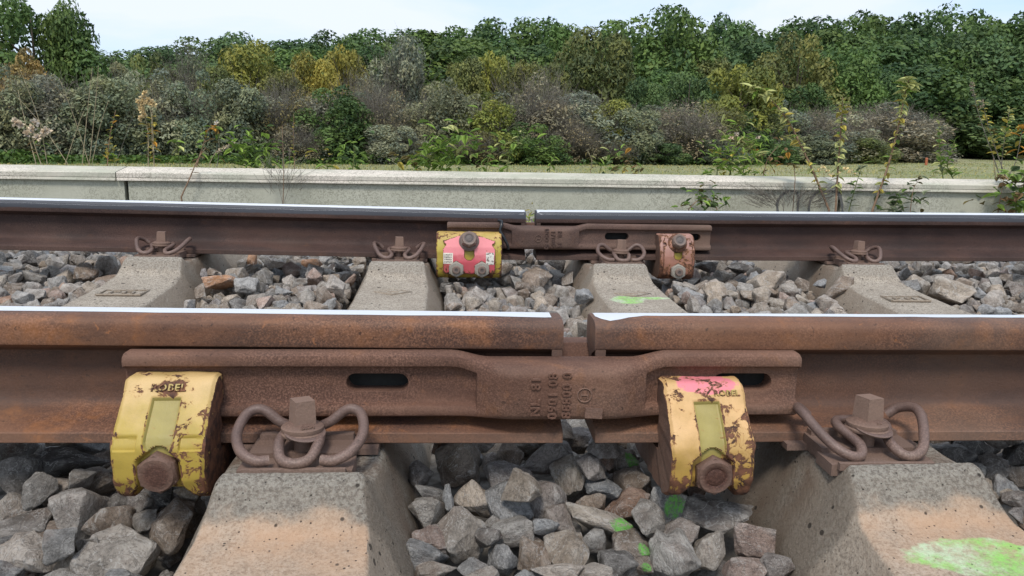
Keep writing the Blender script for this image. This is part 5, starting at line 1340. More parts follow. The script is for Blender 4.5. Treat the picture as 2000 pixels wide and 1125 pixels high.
0,0,3306,2582,-139,77,62,-10,8,44, 6,1,1552,-360,-326,33,38,-83,-18,41, 3,18,1245,3251,-206,16,-8,2,-97,43, 2,12,1517,1957,-207,69,-68,12,-15,61,
4,16,-1281,165,-207,86,8,44,18,36, 3,0,3445,1922,-221,76,-45,43,-11,43, 4,11,-2931,1868,-218,1,-42,-13,-89,41, 4,0,362,1826,-179,87,16,2,-45,52,
0,17,3124,2654,-193,32,-52,76,-14,42, 4,16,-3571,2341,-170,43,29,47,70,46, 4,9,1771,-715,-453,7,-73,-33,-57,42,
2,16,-3131,2408,-189,7,-29,-91,-26,50, 0,10,2532,3322,-194,23,0,-6,-96,61, 3,3,-1727,236,-196,26,-74,55,-25,60, 4,4,-1265,3277,-166,92,20,-24,-16,56,
3,12,-3778,3442,-208,6,50,-83,-19,62, 2,19,-3653,2016,-211,95,-22,-16,4,62, 2,19,1612,-274,-269,31,8,65,68,36, 5,13,-119,-746,-435,52,3,-47,70,53,
10,8,-1696,155,-210,76,-55,-20,24,53, 5,1,-1286,480,-209,2,99,5,7,50, 3,2,2798,3079,-220,57,17,-37,70,54, 0,13,-1352,-814,-486,28,46,-19,-81,41,
2,3,1851,-524,-397,38,51,-8,75,35, 0,0,-1658,2744,-130,5,91,-23,-32,56, 6,13,-1144,-908,-504,30,-39,-19,-84,39, 7,15,2998,2051,-170,32,-56,30,-69,51,
3,7,-2390,2680,-175,10,-13,27,94,46, 2,6,139,-444,-374,74,16,-22,60,37, 10,17,-3103,2768,-182,16,-98,0,0,58, 10,6,3394,1785,-230,7,87,46,-8,50,
0,11,-3186,1845,-225,5,31,-7,94,43, 3,10,-3617,3456,-205,50,-9,-53,66,53, 10,4,330,220,-212,21,-16,-64,71,40, 0,4,-1304,181,-45,29,24,-88,26,45,
0,14,2707,2646,-119,56,7,-80,14,46, 10,13,121,-402,-330,84,0,-49,-18,36, 0,13,1116,2908,-190,53,-17,61,55,41, 0,3,-342,1947,-209,23,-74,-34,51,62,
4,5,-1556,3337,-185,50,-19,-29,78,64, 3,1,3259,2628,-169,67,56,43,-17,51, 9,7,-1099,2334,-225,89,34,9,-26,59, 5,9,-1125,3247,-195,2,-28,95,-1,51,
2,11,3300,3130,-197,79,8,42,-41,61, 0,13,3670,3257,-208,54,77,16,28,39, 6,19,-1355,3559,-212,94,24,1,18,39, 10,5,1695,3101,-154,49,36,40,67,39,
3,7,1130,2051,-225,58,-48,59,-24,40, 2,14,-1682,2877,-171,93,8,30,-11,64, 5,1,-1027,-618,-331,3,21,-96,7,56, 3,17,-34,-525,-392,32,-36,-21,-84,54,
5,0,-1460,100,-225,12,13,89,40,54, 3,1,-1254,2832,-213,50,-33,4,-79,58, 0,14,1078,2861,-210,11,48,86,7,59, 2,3,1095,-513,-395,30,10,88,-32,41,
5,13,-3391,1841,-221,88,-20,10,-41,63, 0,1,-1063,2100,-218,24,89,-36,-7,40, 2,10,97,-576,-406,76,-48,30,-28,54, 3,4,-2916,2336,-226,15,-9,-65,73,53,
3,7,-1616,2782,-167,40,-26,86,13,53, 10,6,3750,3467,-188,9,-71,-14,67,44, 0,8,-267,-713,-463,87,-32,-30,16,37, 0,4,0,1840,-206,27,-86,19,-36,56,
0,6,-1336,2228,-212,2,-97,1,18,53, 3,12,253,1821,-225,63,43,-2,-63,49, 2,12,-1069,3425,-212,7,-35,90,22,45, 3,2,1095,2251,-213,34,-3,-21,-90,52,
3,16,-1060,-626,-421,23,42,-71,-51,60, 4,2,3640,2687,-168,34,58,29,-67,44, 3,19,-2819,3471,-192,62,71,24,17,59,
10,7,-1449,-698,-406,4,-26,-31,-90,43, 0,14,-3510,2781,-202,8,14,97,12,53, 5,14,-3586,3076,-197,88,34,9,-29,47, 2,13,73,3140,-197,33,6,55,75,51,
0,19,3254,2775,-198,31,-51,75,-26,55, 0,12,4248,3266,-213,14,92,-30,-15,44, 1,3,3634,2621,-171,22,50,51,65,45, 10,1,1848,-1025,-539,28,-67,67,12,43,
5,9,348,275,-204,45,15,67,55,58, 2,3,2768,2307,-189,0,-2,-87,47,45, 0,12,4110,2573,-190,18,-18,-39,87,56, 5,19,-1579,-969,-537,50,24,1,82,45,
0,17,-3100,2829,-189,39,88,4,22,46, 0,14,161,2967,-207,25,-69,-65,15,43, 5,4,1723,296,-206,73,-67,-6,3,51, 1,18,3548,3198,-203,15,7,97,9,60,
3,15,-3433,2321,-229,67,-57,-9,45,47, 10,5,1475,-283,-266,75,-10,-48,41,52, 2,3,4030,3225,-191,85,48,11,11,57, 2,4,1201,-945,-516,0,28,-44,84,35,
3,7,3450,1727,-229,9,29,68,-65,60, 7,0,3152,3000,-179,23,-74,61,4,41, 0,8,-2909,3434,-190,8,-51,-41,-74,43, 5,14,-1077,3177,-208,0,-49,-82,-25,55,
10,18,3985,3312,-212,17,-61,74,-18,62, 7,17,-2578,2015,-226,4,32,-61,71,62, 2,19,1859,-85,-279,53,-79,29,2,39, 0,9,274,2809,-207,82,51,3,23,38,
26,3,697,3616,-100,98,-10,0,2,86,71,78,103, 3,16,-2430,3142,-168,9,67,57,45,42, 0,10,1458,187,-213,62,-17,-51,55,60,
9,2,1275,3563,-173,23,43,41,76,55, 10,6,-3335,3546,-190,1,-26,-24,92,41, 10,18,1280,-772,-460,7,-11,91,-35,55, 4,11,-313,-360,-299,32,47,61,-54,37,
0,10,1516,-699,-462,6,2,94,29,46, 2,8,-1593,-46,-253,77,-40,20,-43,56, 10,15,2833,2887,-189,19,-83,-41,29,47, 1,9,1451,-816,-500,7,-53,75,-36,43,
1,15,2995,1932,-222,6,16,94,24,50, 7,12,3825,2474,-212,97,2,18,-9,66, 1,6,3314,2858,-135,30,-56,71,-27,50, 4,9,1028,1898,-221,46,25,27,79,53,
5,14,326,-696,-464,1,-98,-1,10,35, 4,5,3805,2726,-168,53,-38,-65,-36,47, 0,10,-2809,2694,-179,62,-57,6,-52,51, 3,3,3515,2565,-156,1,-75,64,9,44,
9,15,10,2235,-226,72,10,8,67,57, 4,6,1451,2719,-188,6,94,-13,28,44, 0,1,1442,-243,-322,91,-21,-32,2,40, 2,1,-2809,3208,-185,78,-2,-59,12,50,
7,7,-1543,2068,-229,93,26,21,8,41, 4,12,-1126,2728,-194,3,54,-80,-23,51, 10,5,1446,-152,-278,21,20,23,92,39, 3,14,3883,2635,-161,77,56,-21,-18,49,
2,12,-1696,2988,-145,18,77,-37,-47,57, 4,1,-3277,2222,-163,70,-16,-7,67,51, 3,12,-1511,3465,-193,21,49,-28,-79,56,
10,13,3880,3602,-198,3,18,81,54,48, 1,6,1861,3508,-190,64,-70,25,-11,42, 3,4,-1480,-940,-524,69,66,7,26,38, 0,1,4188,1912,-214,70,-20,-49,45,55,
3,16,3578,2733,-147,52,-19,68,-47,66, 26,8,307,53,-132,98,-10,1,-11,45,52,47,68, 0,3,4026,3489,-208,8,34,90,22,38,
0,1,2523,2653,-181,65,50,47,-30,39, 9,7,1756,-783,-467,62,77,0,5,46, 2,1,1058,-291,-282,80,-29,2,50,59, 1,17,3152,3680,-185,91,26,5,29,60,
10,19,179,113,-202,55,15,-24,-77,35, 0,17,3338,2904,-202,53,-81,-18,-9,48, 0,5,1043,-488,-382,2,-12,-44,-88,38, 2,1,4133,2996,-217,46,12,-31,81,48,
2,18,-3387,2932,-179,55,59,-51,-27,60, 3,13,-2528,3670,-210,75,-50,-17,37,51, 0,4,-168,-409,-348,18,14,8,-96,51, 2,7,-3005,2514,-194,81,30,25,43,60,
1,7,3387,3437,-151,6,-36,-6,92,39, 1,17,2509,2112,-218,31,-77,29,45,53, 4,0,2847,1964,-191,37,65,-65,2,48, 6,9,-3280,3597,-186,58,42,-18,-65,54,
0,9,1333,3399,-204,30,-48,-80,15,59, 3,0,-2840,2128,-199,34,-79,-46,19,54, 0,4,247,-59,-257,17,57,75,25,41, 0,19,1516,-110,-279,53,-80,26,3,60,
5,5,-3826,2948,-192,53,-24,-75,-29,40, 2,15,3079,3219,-181,6,23,55,-79,66, 4,10,299,1971,-223,74,4,6,65,47, 2,5,1241,3426,-184,12,71,-68,3,50,
10,0,1322,2645,-189,22,95,7,14,39, 2,5,-3295,2535,-197,87,-33,23,-27,44, 10,13,1027,-391,-358,72,1,24,-63,53, 3,12,3391,3151,-208,20,10,21,-94,50,
5,16,1868,3323,-173,36,80,-31,-33,43, 9,2,-1034,-512,-344,89,35,15,21,51, 0,17,-1135,77,-232,21,-33,88,-23,39, 1,18,-1544,3530,-188,45,15,-81,31,55,
3,16,4363,2631,-172,91,17,-10,34,63, 2,12,-2732,2244,-210,51,-56,-5,-63,60, 0,5,4063,2876,-190,21,72,-3,64,47, 2,12,4095,1988,-195,71,9,-58,35,63,
4,6,4039,2290,-230,27,50,-70,-41,61, 1,0,1357,-44,-264,15,35,81,42,52, 0,16,-3254,2190,-201,11,-1,-6,-98,59, 10,9,3811,1952,-214,45,15,67,55,58,
5,8,-1259,2058,-210,57,-19,-61,-50,50, 2,0,3123,3271,-164,14,9,89,-40,61, 2,14,1545,-67,-220,28,16,3,-94,42, 2,18,4021,2322,-229,40,55,72,-8,42,
0,2,1041,2051,-208,25,-41,86,-3,52, 4,16,-3795,2455,-206,30,-60,14,71,39, 3,1,1544,2964,-190,12,-14,-97,1,48, 3,19,-2572,2087,-227,41,73,21,-49,40,
3,9,-1716,3026,-212,21,12,-76,59,46, 0,11,-23,3301,-197,46,2,11,87,63, 3,8,3619,2209,-219,45,-53,-60,-37,40, 2,15,-1233,90,-224,17,93,-25,-15,34,
0,0,-1506,2948,-176,92,2,-21,-28,43, 2,17,-278,-468,-378,78,42,-32,-32,44, 0,11,3751,3221,-198,9,75,-64,-9,62,
0,16,-1659,3370,-146,61,-66,-40,-11,43, 5,18,3547,3389,-215,9,-11,92,-33,40, 0,11,-84,-607,-415,28,-33,1,89,55, 10,14,3644,3022,-213,92,4,3,-36,50,
10,11,-1326,-687,-446,1,-3,93,-33,35, 0,10,2536,3553,-203,83,-47,-25,-2,60, 4,5,-3503,2379,-215,94,1,-21,23,58, 0,7,-1207,-457,-331,19,74,-20,60,42,
4,7,-3908,2087,-215,51,50,-56,-39,57, 0,9,1782,-129,-273,42,8,13,-88,50, 25,9,378,-21,-147,98,-10,0,-1,36,44,46,69,
3,10,4247,2720,-175,60,-73,14,24,56, 2,5,-2862,1901,-171,16,81,-32,45,42, 10,18,-2476,2458,-210,56,-65,39,-31,52,
0,1,-1712,-160,-261,20,-14,70,-66,57, 3,17,-2711,3472,-192,35,-16,86,-31,52, 9,17,-1566,-542,-335,67,-62,-36,13,56,
3,13,-1151,1807,-201,39,66,56,27,55, 0,6,213,-868,-492,19,52,-70,-44,58, 0,12,-1745,3285,-215,13,45,86,14,40, 10,19,-2427,2909,-203,94,21,11,18,57,
3,3,3592,1952,-217,19,-92,23,19,61, 2,11,4057,3398,-172,17,-95,-14,-20,66, 9,6,218,3628,-209,98,14,-7,-4,51, 0,2,4281,3013,-151,72,-50,-46,-6,65,
3,8,2957,2886,-137,54,69,-41,-21,65, 2,7,1784,-998,-511,31,-9,-71,61,57, 3,1,4192,2541,-171,65,-35,24,-61,64, 4,14,2815,2729,-122,8,24,1,96,55,
4,6,-101,-713,-473,48,-82,25,-13,45, 2,12,337,2199,-229,70,-67,14,-16,49, 4,4,-2940,2527,-131,36,-8,27,-88,63, 5,15,1723,-421,-360,19,-1,-6,-97,52,
4,8,3264,2181,-160,58,77,19,11,46, 0,1,3215,1938,-211,68,45,-13,54,57, 6,16,2503,3615,-179,75,9,-29,-57,61, 6,18,2711,3610,-210,47,-85,19,2,42,
3,5,2558,3116,-197,90,-41,6,-2,49, 0,4,-3582,2556,-170,47,-78,23,-32,61, 3,17,2989,2237,-217,5,-17,46,-86,53, 5,7,3928,3019,-200,3,0,-99,1,41,
10,3,193,241,-196,7,-94,17,-23,51, 3,9,3901,3237,-202,80,48,8,32,61, 3,14,-17,3131,-203,26,-17,-29,-89,52, 2,15,3727,2493,-200,84,-47,8,21,48,
4,6,3172,2309,-189,5,90,-41,2,56, 3,2,1209,3630,-218,71,4,-50,47,39, 0,14,-1228,2689,-191,95,20,0,21,63, 3,2,-1544,-235,-291,2,88,28,36,40,
3,6,-3338,3216,-166,29,-91,-6,27,44, 2,19,983,2959,-201,19,59,-76,-16,43, 3,3,-2570,1945,-227,93,24,18,-19,50, 1,11,-1114,-993,-535,66,24,48,-51,57,
0,17,-3336,2879,-217,31,-91,-19,15,40, 3,14,-977,1876,-210,0,82,-18,53,40, 3,1,4366,3054,-190,57,-26,56,53,61, 0,7,1374,3083,-196,74,-32,-31,-48,44,
0,18,-2926,2671,-171,25,-22,4,93,52, 3,16,2652,3030,-203,39,90,-15,0,40, 1,11,4111,2260,-223,6,-41,12,89,57, 1,15,-1563,2702,-117,20,49,22,-81,53,
10,15,-2380,3015,-136,39,-7,32,-85,38, 1,10,-3922,1968,-219,87,0,-3,47,57, 5,10,-1327,3192,-215,13,46,86,10,42, 0,1,-1713,-637,-365,24,68,-52,43,48,
0,3,2833,2212,-221,54,-39,-65,-35,44, 0,9,2656,2775,-146,4,29,-76,56,59, 1,4,-3338,2364,-212,4,53,-65,-52,57, 0,0,1009,-113,-283,15,-90,32,21,35,
3,4,1084,2568,-175,1,-1,-98,-13,50, 0,12,3154,2404,-214,11,-5,-65,-74,64, 6,8,169,-552,-394,20,7,20,95,56, 0,18,-1531,-842,-467,42,29,-84,13,58,
0,0,-2388,3520,-189,27,-23,-93,-1,55, 2,17,-3524,2845,-193,5,-38,-91,-5,43, 0,2,3959,3618,-187,33,75,-56,-5,38, 4,2,4137,2339,-230,65,-12,14,-72,41,
4,4,-2995,2132,-224,9,1,-58,-79,55, 4,7,-206,1961,-212,86,-16,-45,-9,49, 1,5,1031,1888,-143,34,92,-12,-3,57, 1,0,2931,2704,-173,49,-30,-78,20,63,
10,14,3048,3105,-212,73,10,8,65,63, 2,15,1365,-273,-321,35,51,22,-74,37, 0,7,4492,3536,-191,66,9,34,65,59, 0,15,1300,3065,-195,86,-2,28,40,43,
1,18,247,-567,-393,57,-27,14,75,54, 3,11,1453,3580,-205,4,12,-98,-11,49, 10,3,2636,3175,-203,76,-5,-13,62,42, 2,17,-1434,3576,-182,6,-59,-28,-74,52,
3,5,-3355,1994,-188,30,-64,30,63,66, 2,10,2587,3192,-157,39,-56,52,-50,56, 2,19,3072,1928,-209,36,70,27,54,48, 0,2,-2897,2112,-173,49,-35,-62,-49,45,
10,3,-1231,2324,-215,72,-52,12,43,46, 10,11,-1443,327,-203,81,-35,40,-23,57, 6,6,1512,3543,-190,7,14,-73,-65,56, 10,5,2523,1905,-210,32,23,72,55,38,
10,0,-1588,212,-212,27,-56,-38,67,43, 5,9,1086,-222,-314,65,-69,2,-29,57, 10,18,1485,2933,-181,86,17,-44,-11,49, 1,5,-1708,419,-203,70,34,-62,5,49,
1,11,1164,306,-210,12,65,73,7,59, 6,13,2741,3532,-203,19,1,-78,-57,46, 1,18,-2904,2401,-189,30,-1,-93,-14,64, 9,18,3875,3412,-185,29,-78,-16,-51,56,
0,2,257,307,-214,26,10,-37,87,40, 0,6,2660,3227,-143,78,-50,-5,34,48, 3,9,-2654,3457,-213,37,-88,-7,-26,53, 0,15,-249,2034,-223,49,2,-31,-81,50,
10,17,-998,332,-228,40,-88,19,-9,34, 2,13,1494,-775,-466,55,-9,10,-81,50, 0,1,3643,2519,-181,35,-82,-44,4,63, 1,14,-1249,3253,-211,7,1,12,98,66,
4,11,-3617,2167,-183,68,16,26,65,48, 9,12,1602,2011,-206,49,23,-9,82,58, 0,16,1808,1994,-226,38,-2,-9,-91,47, 2,15,-1329,-745,-458,53,13,3,-83,50,
4,6,-2739,3550,-204,97,14,-8,-10,62, 10,6,-1381,152,-231,36,-87,-30,5,39, 0,14,2613,2663,-192,1,99,-4,-7,44, 3,15,-3019,2765,-191,27,83,-41,-22,45,
4,14,2635,2857,-213,98,0,5,-10,50, 4,15,1456,-353,-296,24,40,41,-77,49, 2,14,4340,2847,-199,81,40,-10,-39,56, 10,5,3891,3315,-151,46,79,-23,29,53,
10,0,3999,3060,-191,22,-48,84,1,60, 10,3,66,-730,-459,14,-75,54,33,57, 10,9,-1337,-366,-346,19,73,50,39,41, 10,0,-3515,2133,-218,98,-6,-10,6,63,
2,10,-2376,1883,-208,1,-82,6,-55,52, 3,11,-3531,2235,-219,78,-51,-16,-29,59, 0,2,-1495,3603,-195,35,-21,16,-89,51,
3,13,4243,3467,-201,61,76,-19,1,51, 0,2,-3773,3390,-208,13,54,-55,61,41, 0,7,3639,2217,-159,52,47,-19,67,41, 3,4,-1600,-837,-486,84,-30,-30,31,46,
2,12,3811,3148,-206,10,39,-90,4,38, 9,19,3594,3142,-175,48,-45,73,14,42, 4,12,-2642,2759,-193,58,3,27,-75,54, 3,11,-3672,3298,-204,10,98,8,5,52,
10,9,-1359,2509,-195,32,49,-37,-71,64, 0,11,325,-530,-376,95,-16,-19,15,37, 4,10,-1626,3051,-206,98,-2,-6,13,43,
7,15,-1604,3105,-159,13,-92,-5,-33,49, 2,10,1569,-60,-259,12,39,90,3,53, 0,1,-1031,-889,-523,95,-8,-26,-1,39, 0,3,-153,1924,-230,88,11,30,33,41,
0,8,-1536,-372,-347,78,-43,-30,31,58, 3,15,-1417,-481,-378,85,29,41,-13,35, 3,11,22,3214,-205,9,96,21,7,51, 5,15,-309,-880,-466,37,83,-34,20,37,
5,3,-3,-427,-368,21,12,96,6,52, 0,1,-1689,-593,-419,68,7,-41,-59,40, 6,12,-3091,3580,-210,16,60,76,12,57, 0,10,3724,3428,-172,68,11,-46,55,44,
0,14,4176,2665,-186,4,98,15,-2,64, 0,16,173,3047,-187,28,-63,-53,-48,48, 3,13,3063,3609,-195,65,-38,64,-5,42, 4,5,3308,2967,-148,7,-23,57,77,42,
7,1,4257,3345,-193,1,-12,96,-19,43, 0,5,-2916,2473,-200,85,-8,-21,-45,46, 0,18,-2966,2047,-215,28,-28,21,88,60, 6,16,-2710,3699,-199,27,72,53,33,50,
4,18,301,3363,-185,47,7,-75,44,39, 3,19,-122,3591,-194,13,63,72,22,55, 9,7,-1374,-672,-378,14,59,-18,-76,41, 4,8,1464,2792,-189,78,-59,10,-8,61,
0,11,1524,0,-235,45,-40,-35,70,48, 2,10,-124,-565,-390,70,-31,10,62,51, 2,7,-3526,3538,-193,24,-61,-20,72,39, 2,15,1736,-304,-256,22,93,-24,6,47,
6,12,3583,3570,-189,79,-14,-58,4,44, 3,9,4034,2809,-205,29,23,32,86,39, 1,3,127,3004,-202,47,-81,7,31,40, 10,7,-1425,-169,-274,34,60,-33,62,50,
3,8,-3321,2761,-174,3,-5,14,98,59, 0,4,-1272,1772,-211,67,-71,2,14,56, 3,19,-1122,-677,-443,22,76,8,-59,39, 3,8,-3606,2821,-169,42,-79,27,-32,55,
3,0,1355,3569,-213,32,89,-24,-19,49, 2,18,-292,368,-230,9,-47,-83,24,45, 0,17,3875,3079,-195,34,52,-6,77,54, 1,19,-1239,-845,-502,18,0,96,-17,44,
2,1,3438,2873,-145,74,4,-1,-66,49, 0,16,-141,2060,-184,49,-53,-68,1,57, 2,1,-1641,-513,-363,48,25,-25,79,46, 10,9,-3763,2902,-205,69,35,-36,-50,53,
4,19,-1732,2482,-220,31,15,-11,-92,45, 3,7,2782,2073,-179,44,-25,56,-64,54, 0,10,3827,1809,-226,57,-12,-52,61,65,
3,3,-1323,2722,-193,33,31,-12,-87,38, 4,6,-190,2090,-180,55,29,27,-72,52, 9,6,1663,2835,-140,56,-7,76,-27,48, 2,18,-3057,2985,-196,16,-4,-3,98,59,
4,19,-1615,-659,-405,75,40,38,32,41, 3,13,2963,2158,-216,23,-19,94,6,63, 0,17,-1143,-388,-372,3,10,96,-20,42, 3,1,-2812,2298,-201,3,74,59,-28,59,
2,17,1704,-541,-394,36,7,-20,90,40, 0,15,2525,2254,-229,24,-79,32,-44,46, 0,9,2945,3695,-198,18,-9,-57,79,61, 6,14,1686,3575,-214,7,82,-54,-11,47,
0,8,2588,3052,-140,56,63,-43,-29,46, 4,7,1759,-372,-325,40,48,-2,77,49, 0,12,2716,3183,-192,49,73,8,-44,54, 3,1,1250,2166,-217,0,-2,-64,-76,46,
2,19,-1255,-700,-432,38,-72,-54,-17,49, 0,17,-263,-651,-424,82,12,-52,-16,58, 0,11,1046,2172,-218,32,-15,-38,85,54,
3,13,-2465,2740,-194,78,-42,29,-33,50, 5,15,1079,186,-186,46,48,70,22,34, 
]
TINT_ORDER = 'gbntpdkroiv'
TINT_WORD = {'g': 'grey', 'b': 'bluish grey', 'n': 'brown', 't': 'tan', 'p': 'pale', 'd': 'dark grey', 'k': 'blackish', 'r': 'rust brown', 'o': 'orange', 'i': 'pinkish tan', 'v': 'brownish grey'}
STONE_LABEL = {1: 'pale pitted round stone under the yellow clamp, left of the sleeper', 3: 'black flat slab lying directly left below the yellow clamp', 4: 'bluish grey stone under the near rail left of the yellow clamp', 8: 'long dark flat stone at the left frame edge',
    10: 'largest grey stone left of the sleeper with the orange band', 12: 'brown upright stone leaning on the left sleeper', 0: 'round grey stone at the left frame edge', 6: 'tilted brown stone left under the yellow clamp', 14: 'large pale angular stone in the lower left corner', 9: 'brown angular stone below the yellow clamp bolt',
    25: 'brown angular stone standing beside the left sleeper below the near rail', 26: 'blunt tan stone between the sleepers near the left one', 28: 'blue grey faceted stone standing between the near sleepers', 29: 'wide brownish stone right under the near rail foot', 31: 'tan pointed stone standing below the gap of the near rail', 32: 'small dark bluish stone right of the pointed one',
    34: 'round stone with green spray left below the cream clamp', 35: 'rust brown angular stone left of the cream clamp', 37: 'bluish tilted stone with green spray under the cream clamp', 38: 'dark flat slab lying under the cream clamp', 39: 'long tan stone slanting down with green spray', 40: 'big grey stone near the left sleeper at the bottom',
    44: 'small pinkish stone beside the left sleeper', 51: 'tan boulder like stone at the bottom between the near sleepers', 52: 'tan stone with a green sprayed corner left of the grey lower one', 53: 'dark grey stone at the lower edge between the near sleepers', 54: 'large light grey stone at the bottom, left of the right sleeper',
    57: 'pinkish tan stone touching the right sleeper', 64: 'small bright green sprayed stone at the bottom edge', 84: 'thin orange stone standing upright below the far rail', 85: 'orange stone lying below the far rail left of the second sleeper', 87: 'flat yellowish tan stone between the rails at left',
    89: 'pale stone left of the leftmost sleeper, close to the far rail', 90: 'brown stone left of the leftmost sleeper', 92: 'brown peaked stone right of the pink plated clamp', 93: 'long tan stone leaning toward the rightmost sleeper', 97: 'bluish flat stone right of the rightmost sleeper', 98: 'large tan stone in front of the rightmost sleeper on its right'}
def place_words(p):
    if p.y < .45:
        if p.x < -.45: side = 'left of the orange banded sleeper'
        elif p.x < -.20: side = 'against the orange banded sleeper'
        elif p.x < .18: side = 'between the near sleepers'
        elif p.x < .38: side = 'left of the near right sleeper'
        else: side = 'right of the green sprayed sleeper'
        depth = 'under the near rail' if p.y > -.075 else ('just before the near rail' if p.y > -.15 else 'at the bottom of the frame')
        return side, depth
    if p.x < -1.03: side = 'left of the leftmost sleeper'
    elif p.x < -.68: side = 'right of the leftmost sleeper'
    elif p.x < -.335: side = 'left of the second sleeper'
    elif p.x < 0: side = 'below the pink plated clamp'
    elif p.x < .34: side = 'below the far rail gap'
    elif p.x < .72: side = 'below the small pinkish clamp'
    elif p.x < 1.09: side = 'left of the rightmost sleeper'
    elif p.x < 1.5: side = 'right of the rightmost sleeper'
    else: side = 'at the right frame edge'
    depth = 'near the far rail' if p.y > 1.36 else ('midway between the rails' if p.y > 1.12 else 'close behind the near rail')
    return side, depth
def stones_build():
    fine = [rock_mesh(k, True) for k in range(NROCK)]
    for me in fine: me.materials.append(M['stone'])
    fine_g = {}
    r = random.Random(12)
    SV, SF, ST = [], [], []
    coarse = [rock_mesh(k, False) for k in range(NROCK)]
    cg = [([v.co.copy() for v in me.vertices], [tuple(p.vertices) for p in me.polygons]) for me in coarse]
    def stuff(k, W, tint):
        b0 = len(SV)
        for v in cg[k][0]: SV.append(W @ v); ST.append(tint)
        for f in cg[k][1]: SF.append(tuple(b0 + i for i in f))
    n_thing = 0
    made = []
    i = 0
    while i < len(STONES):
        code, k, x, y, z, q0, q1, q2, q3, s0 = STONES[i:i + 10]; i += 10
        hero, s = -1, (s0 / 1000,) * 3
        green = code >= 40
        code %= 40
        if code >= 20:
            s = (s0 / 1000, STONES[i] / 1000, STONES[i + 1] / 1000); hero = STONES[i + 2]; i += 3
        t = TINT_ORDER[code % 20]
        p = Vector((x, y, z)) / 2000
        q = Quaternion((q0, q1, q2, q3)); q.normalize()
        v = r.uniform(.90, 1.28) * (1.12 if p.y > .6 else 1.0); w = r.uniform(-.05, .05)
        c = TINTS[t]
        tint = (c[0] * v * (1.05 + w), c[1] * v, c[2] * v * (.94 - w), 1)
        if n_thing < 298:
            me = fine[k]
            if green:
                if k not in fine_g:
                    fine_g[k] = fine[k].copy(); fine_g[k].materials[0] = M['stone_green']
                me = fine_g[k]
            o = D.objects.new('ballast_stone', me); COL.objects.link(o)
            o.rotation_mode = 'QUATERNION'; o.location = p; o.rotation_quaternion = q; o.scale = s
            o.color = tint
            side, depth = place_words(p)
            Rm = q.to_matrix()
            ext = [max((Rm @ Vector((vv.co.x * s[0], vv.co.y * s[1], vv.co.z * s[2])))[a] for vv in coarse[k].vertices) * 2 for a in range(3)]
            ratio = ext[2] / max(ext[0], 1e-6)
            form = 'flat ' if ratio < .62 else ('upright ' if ratio > 1.2 else ('blocky ' if .9 < ratio else ''))
            size = max(ext)
            big = 'large ' if size > .074 else ('small ' if size < .046 else '')
            o['label'] = STONE_LABEL.get(hero) or '%s%s%s stone%s %s, %s' % (big, form, TINT_WORD[t], ' with green spray' if green else '', side, depth.replace('at the bottom of the frame', 'at the bottom'))
            o['category'] = 'stone'
            o['group'] = 'ballast stones ' + side
            n_thing += 1
            made.append(o)
        else:
            stuff(k, Matrix.LocRotScale(p, q, Vector(s)), tint)
    # stones the photograph only hints at: under and behind the rails, and past the frame
    pal = 'ggggttpnnvvbbd'
    def blocked(x, y): return -.57 < y < 2.09 and any(abs(x - X) < .155 for _, X in SLEEPERS)
    for (x0, x1, y0, y1, n, za, zb) in ((-2.4, 2.6, .16, .86, 1500, -.115, -.075), (-3.2, 3.4, 1.85, 2.35, 1500, -.10, -.07), (-3.4, 3.6, 2.35, 3.6, 2800, -.150, -.13), (-1.9, 2.2, .84, 1.88, 2200, -.128, -.105), (-.95, 1.0, -.40, .16, 420, -.19, -.15),
                                        (-1.8, -.95, -.6, .16, 420, -.15, -.11), (.95, 1.9, -.6, .16, 420, -.15, -.11), (-1.0, 1.0, -.9, -.42, 560, -.215, -.19), (-3.0, -1.85, .86, 1.85, 800, -.11, -.08), (2.1, 3.2, .86, 1.85, 800, -.11, -.08)):
        for _ in range(n):
            x, y = r.uniform(x0, x1), r.uniform(y0, y1)
            if blocked(x, y): continue
            s = r.uniform(.038, .064)
            zz = r.uniform(za, zb)
            if abs(y) < .09 or abs(y - GAUGE) < .09: zz = min(zz, -.045)
            q = Quaternion((r.gauss(0, 1), r.gauss(0, 1), r.gauss(0, 1), r.gauss(0, 1))); q.normalize()
            c = TINTS[r.choice(pal)]; v = r.uniform(.8, 1.15)
            stuff(r.randrange(NROCK), Matrix.LocRotScale(Vector((x, y, zz)), q, Vector((s, s, s))), (c[0] * v, c[1] * v, c[2] * v, 1))
    me = D.meshes.new('ballast')
    me.from_pydata([tuple(v) for v in SV], [], SF)
    me.materials.append(M['stone_stuff'])
    at_ = me.attributes.new('tint', 'FLOAT_COLOR', 'POINT')
    at_.data.foreach_set('color', [c for t in ST for c in t])
    shade(me, 25)
    for m_ in coarse: D.meshes.remove(m_)
    tag(link('ballast', me), 'smaller and deeper grey ballast stones filling the track bed', kind='stuff')
stones_build()

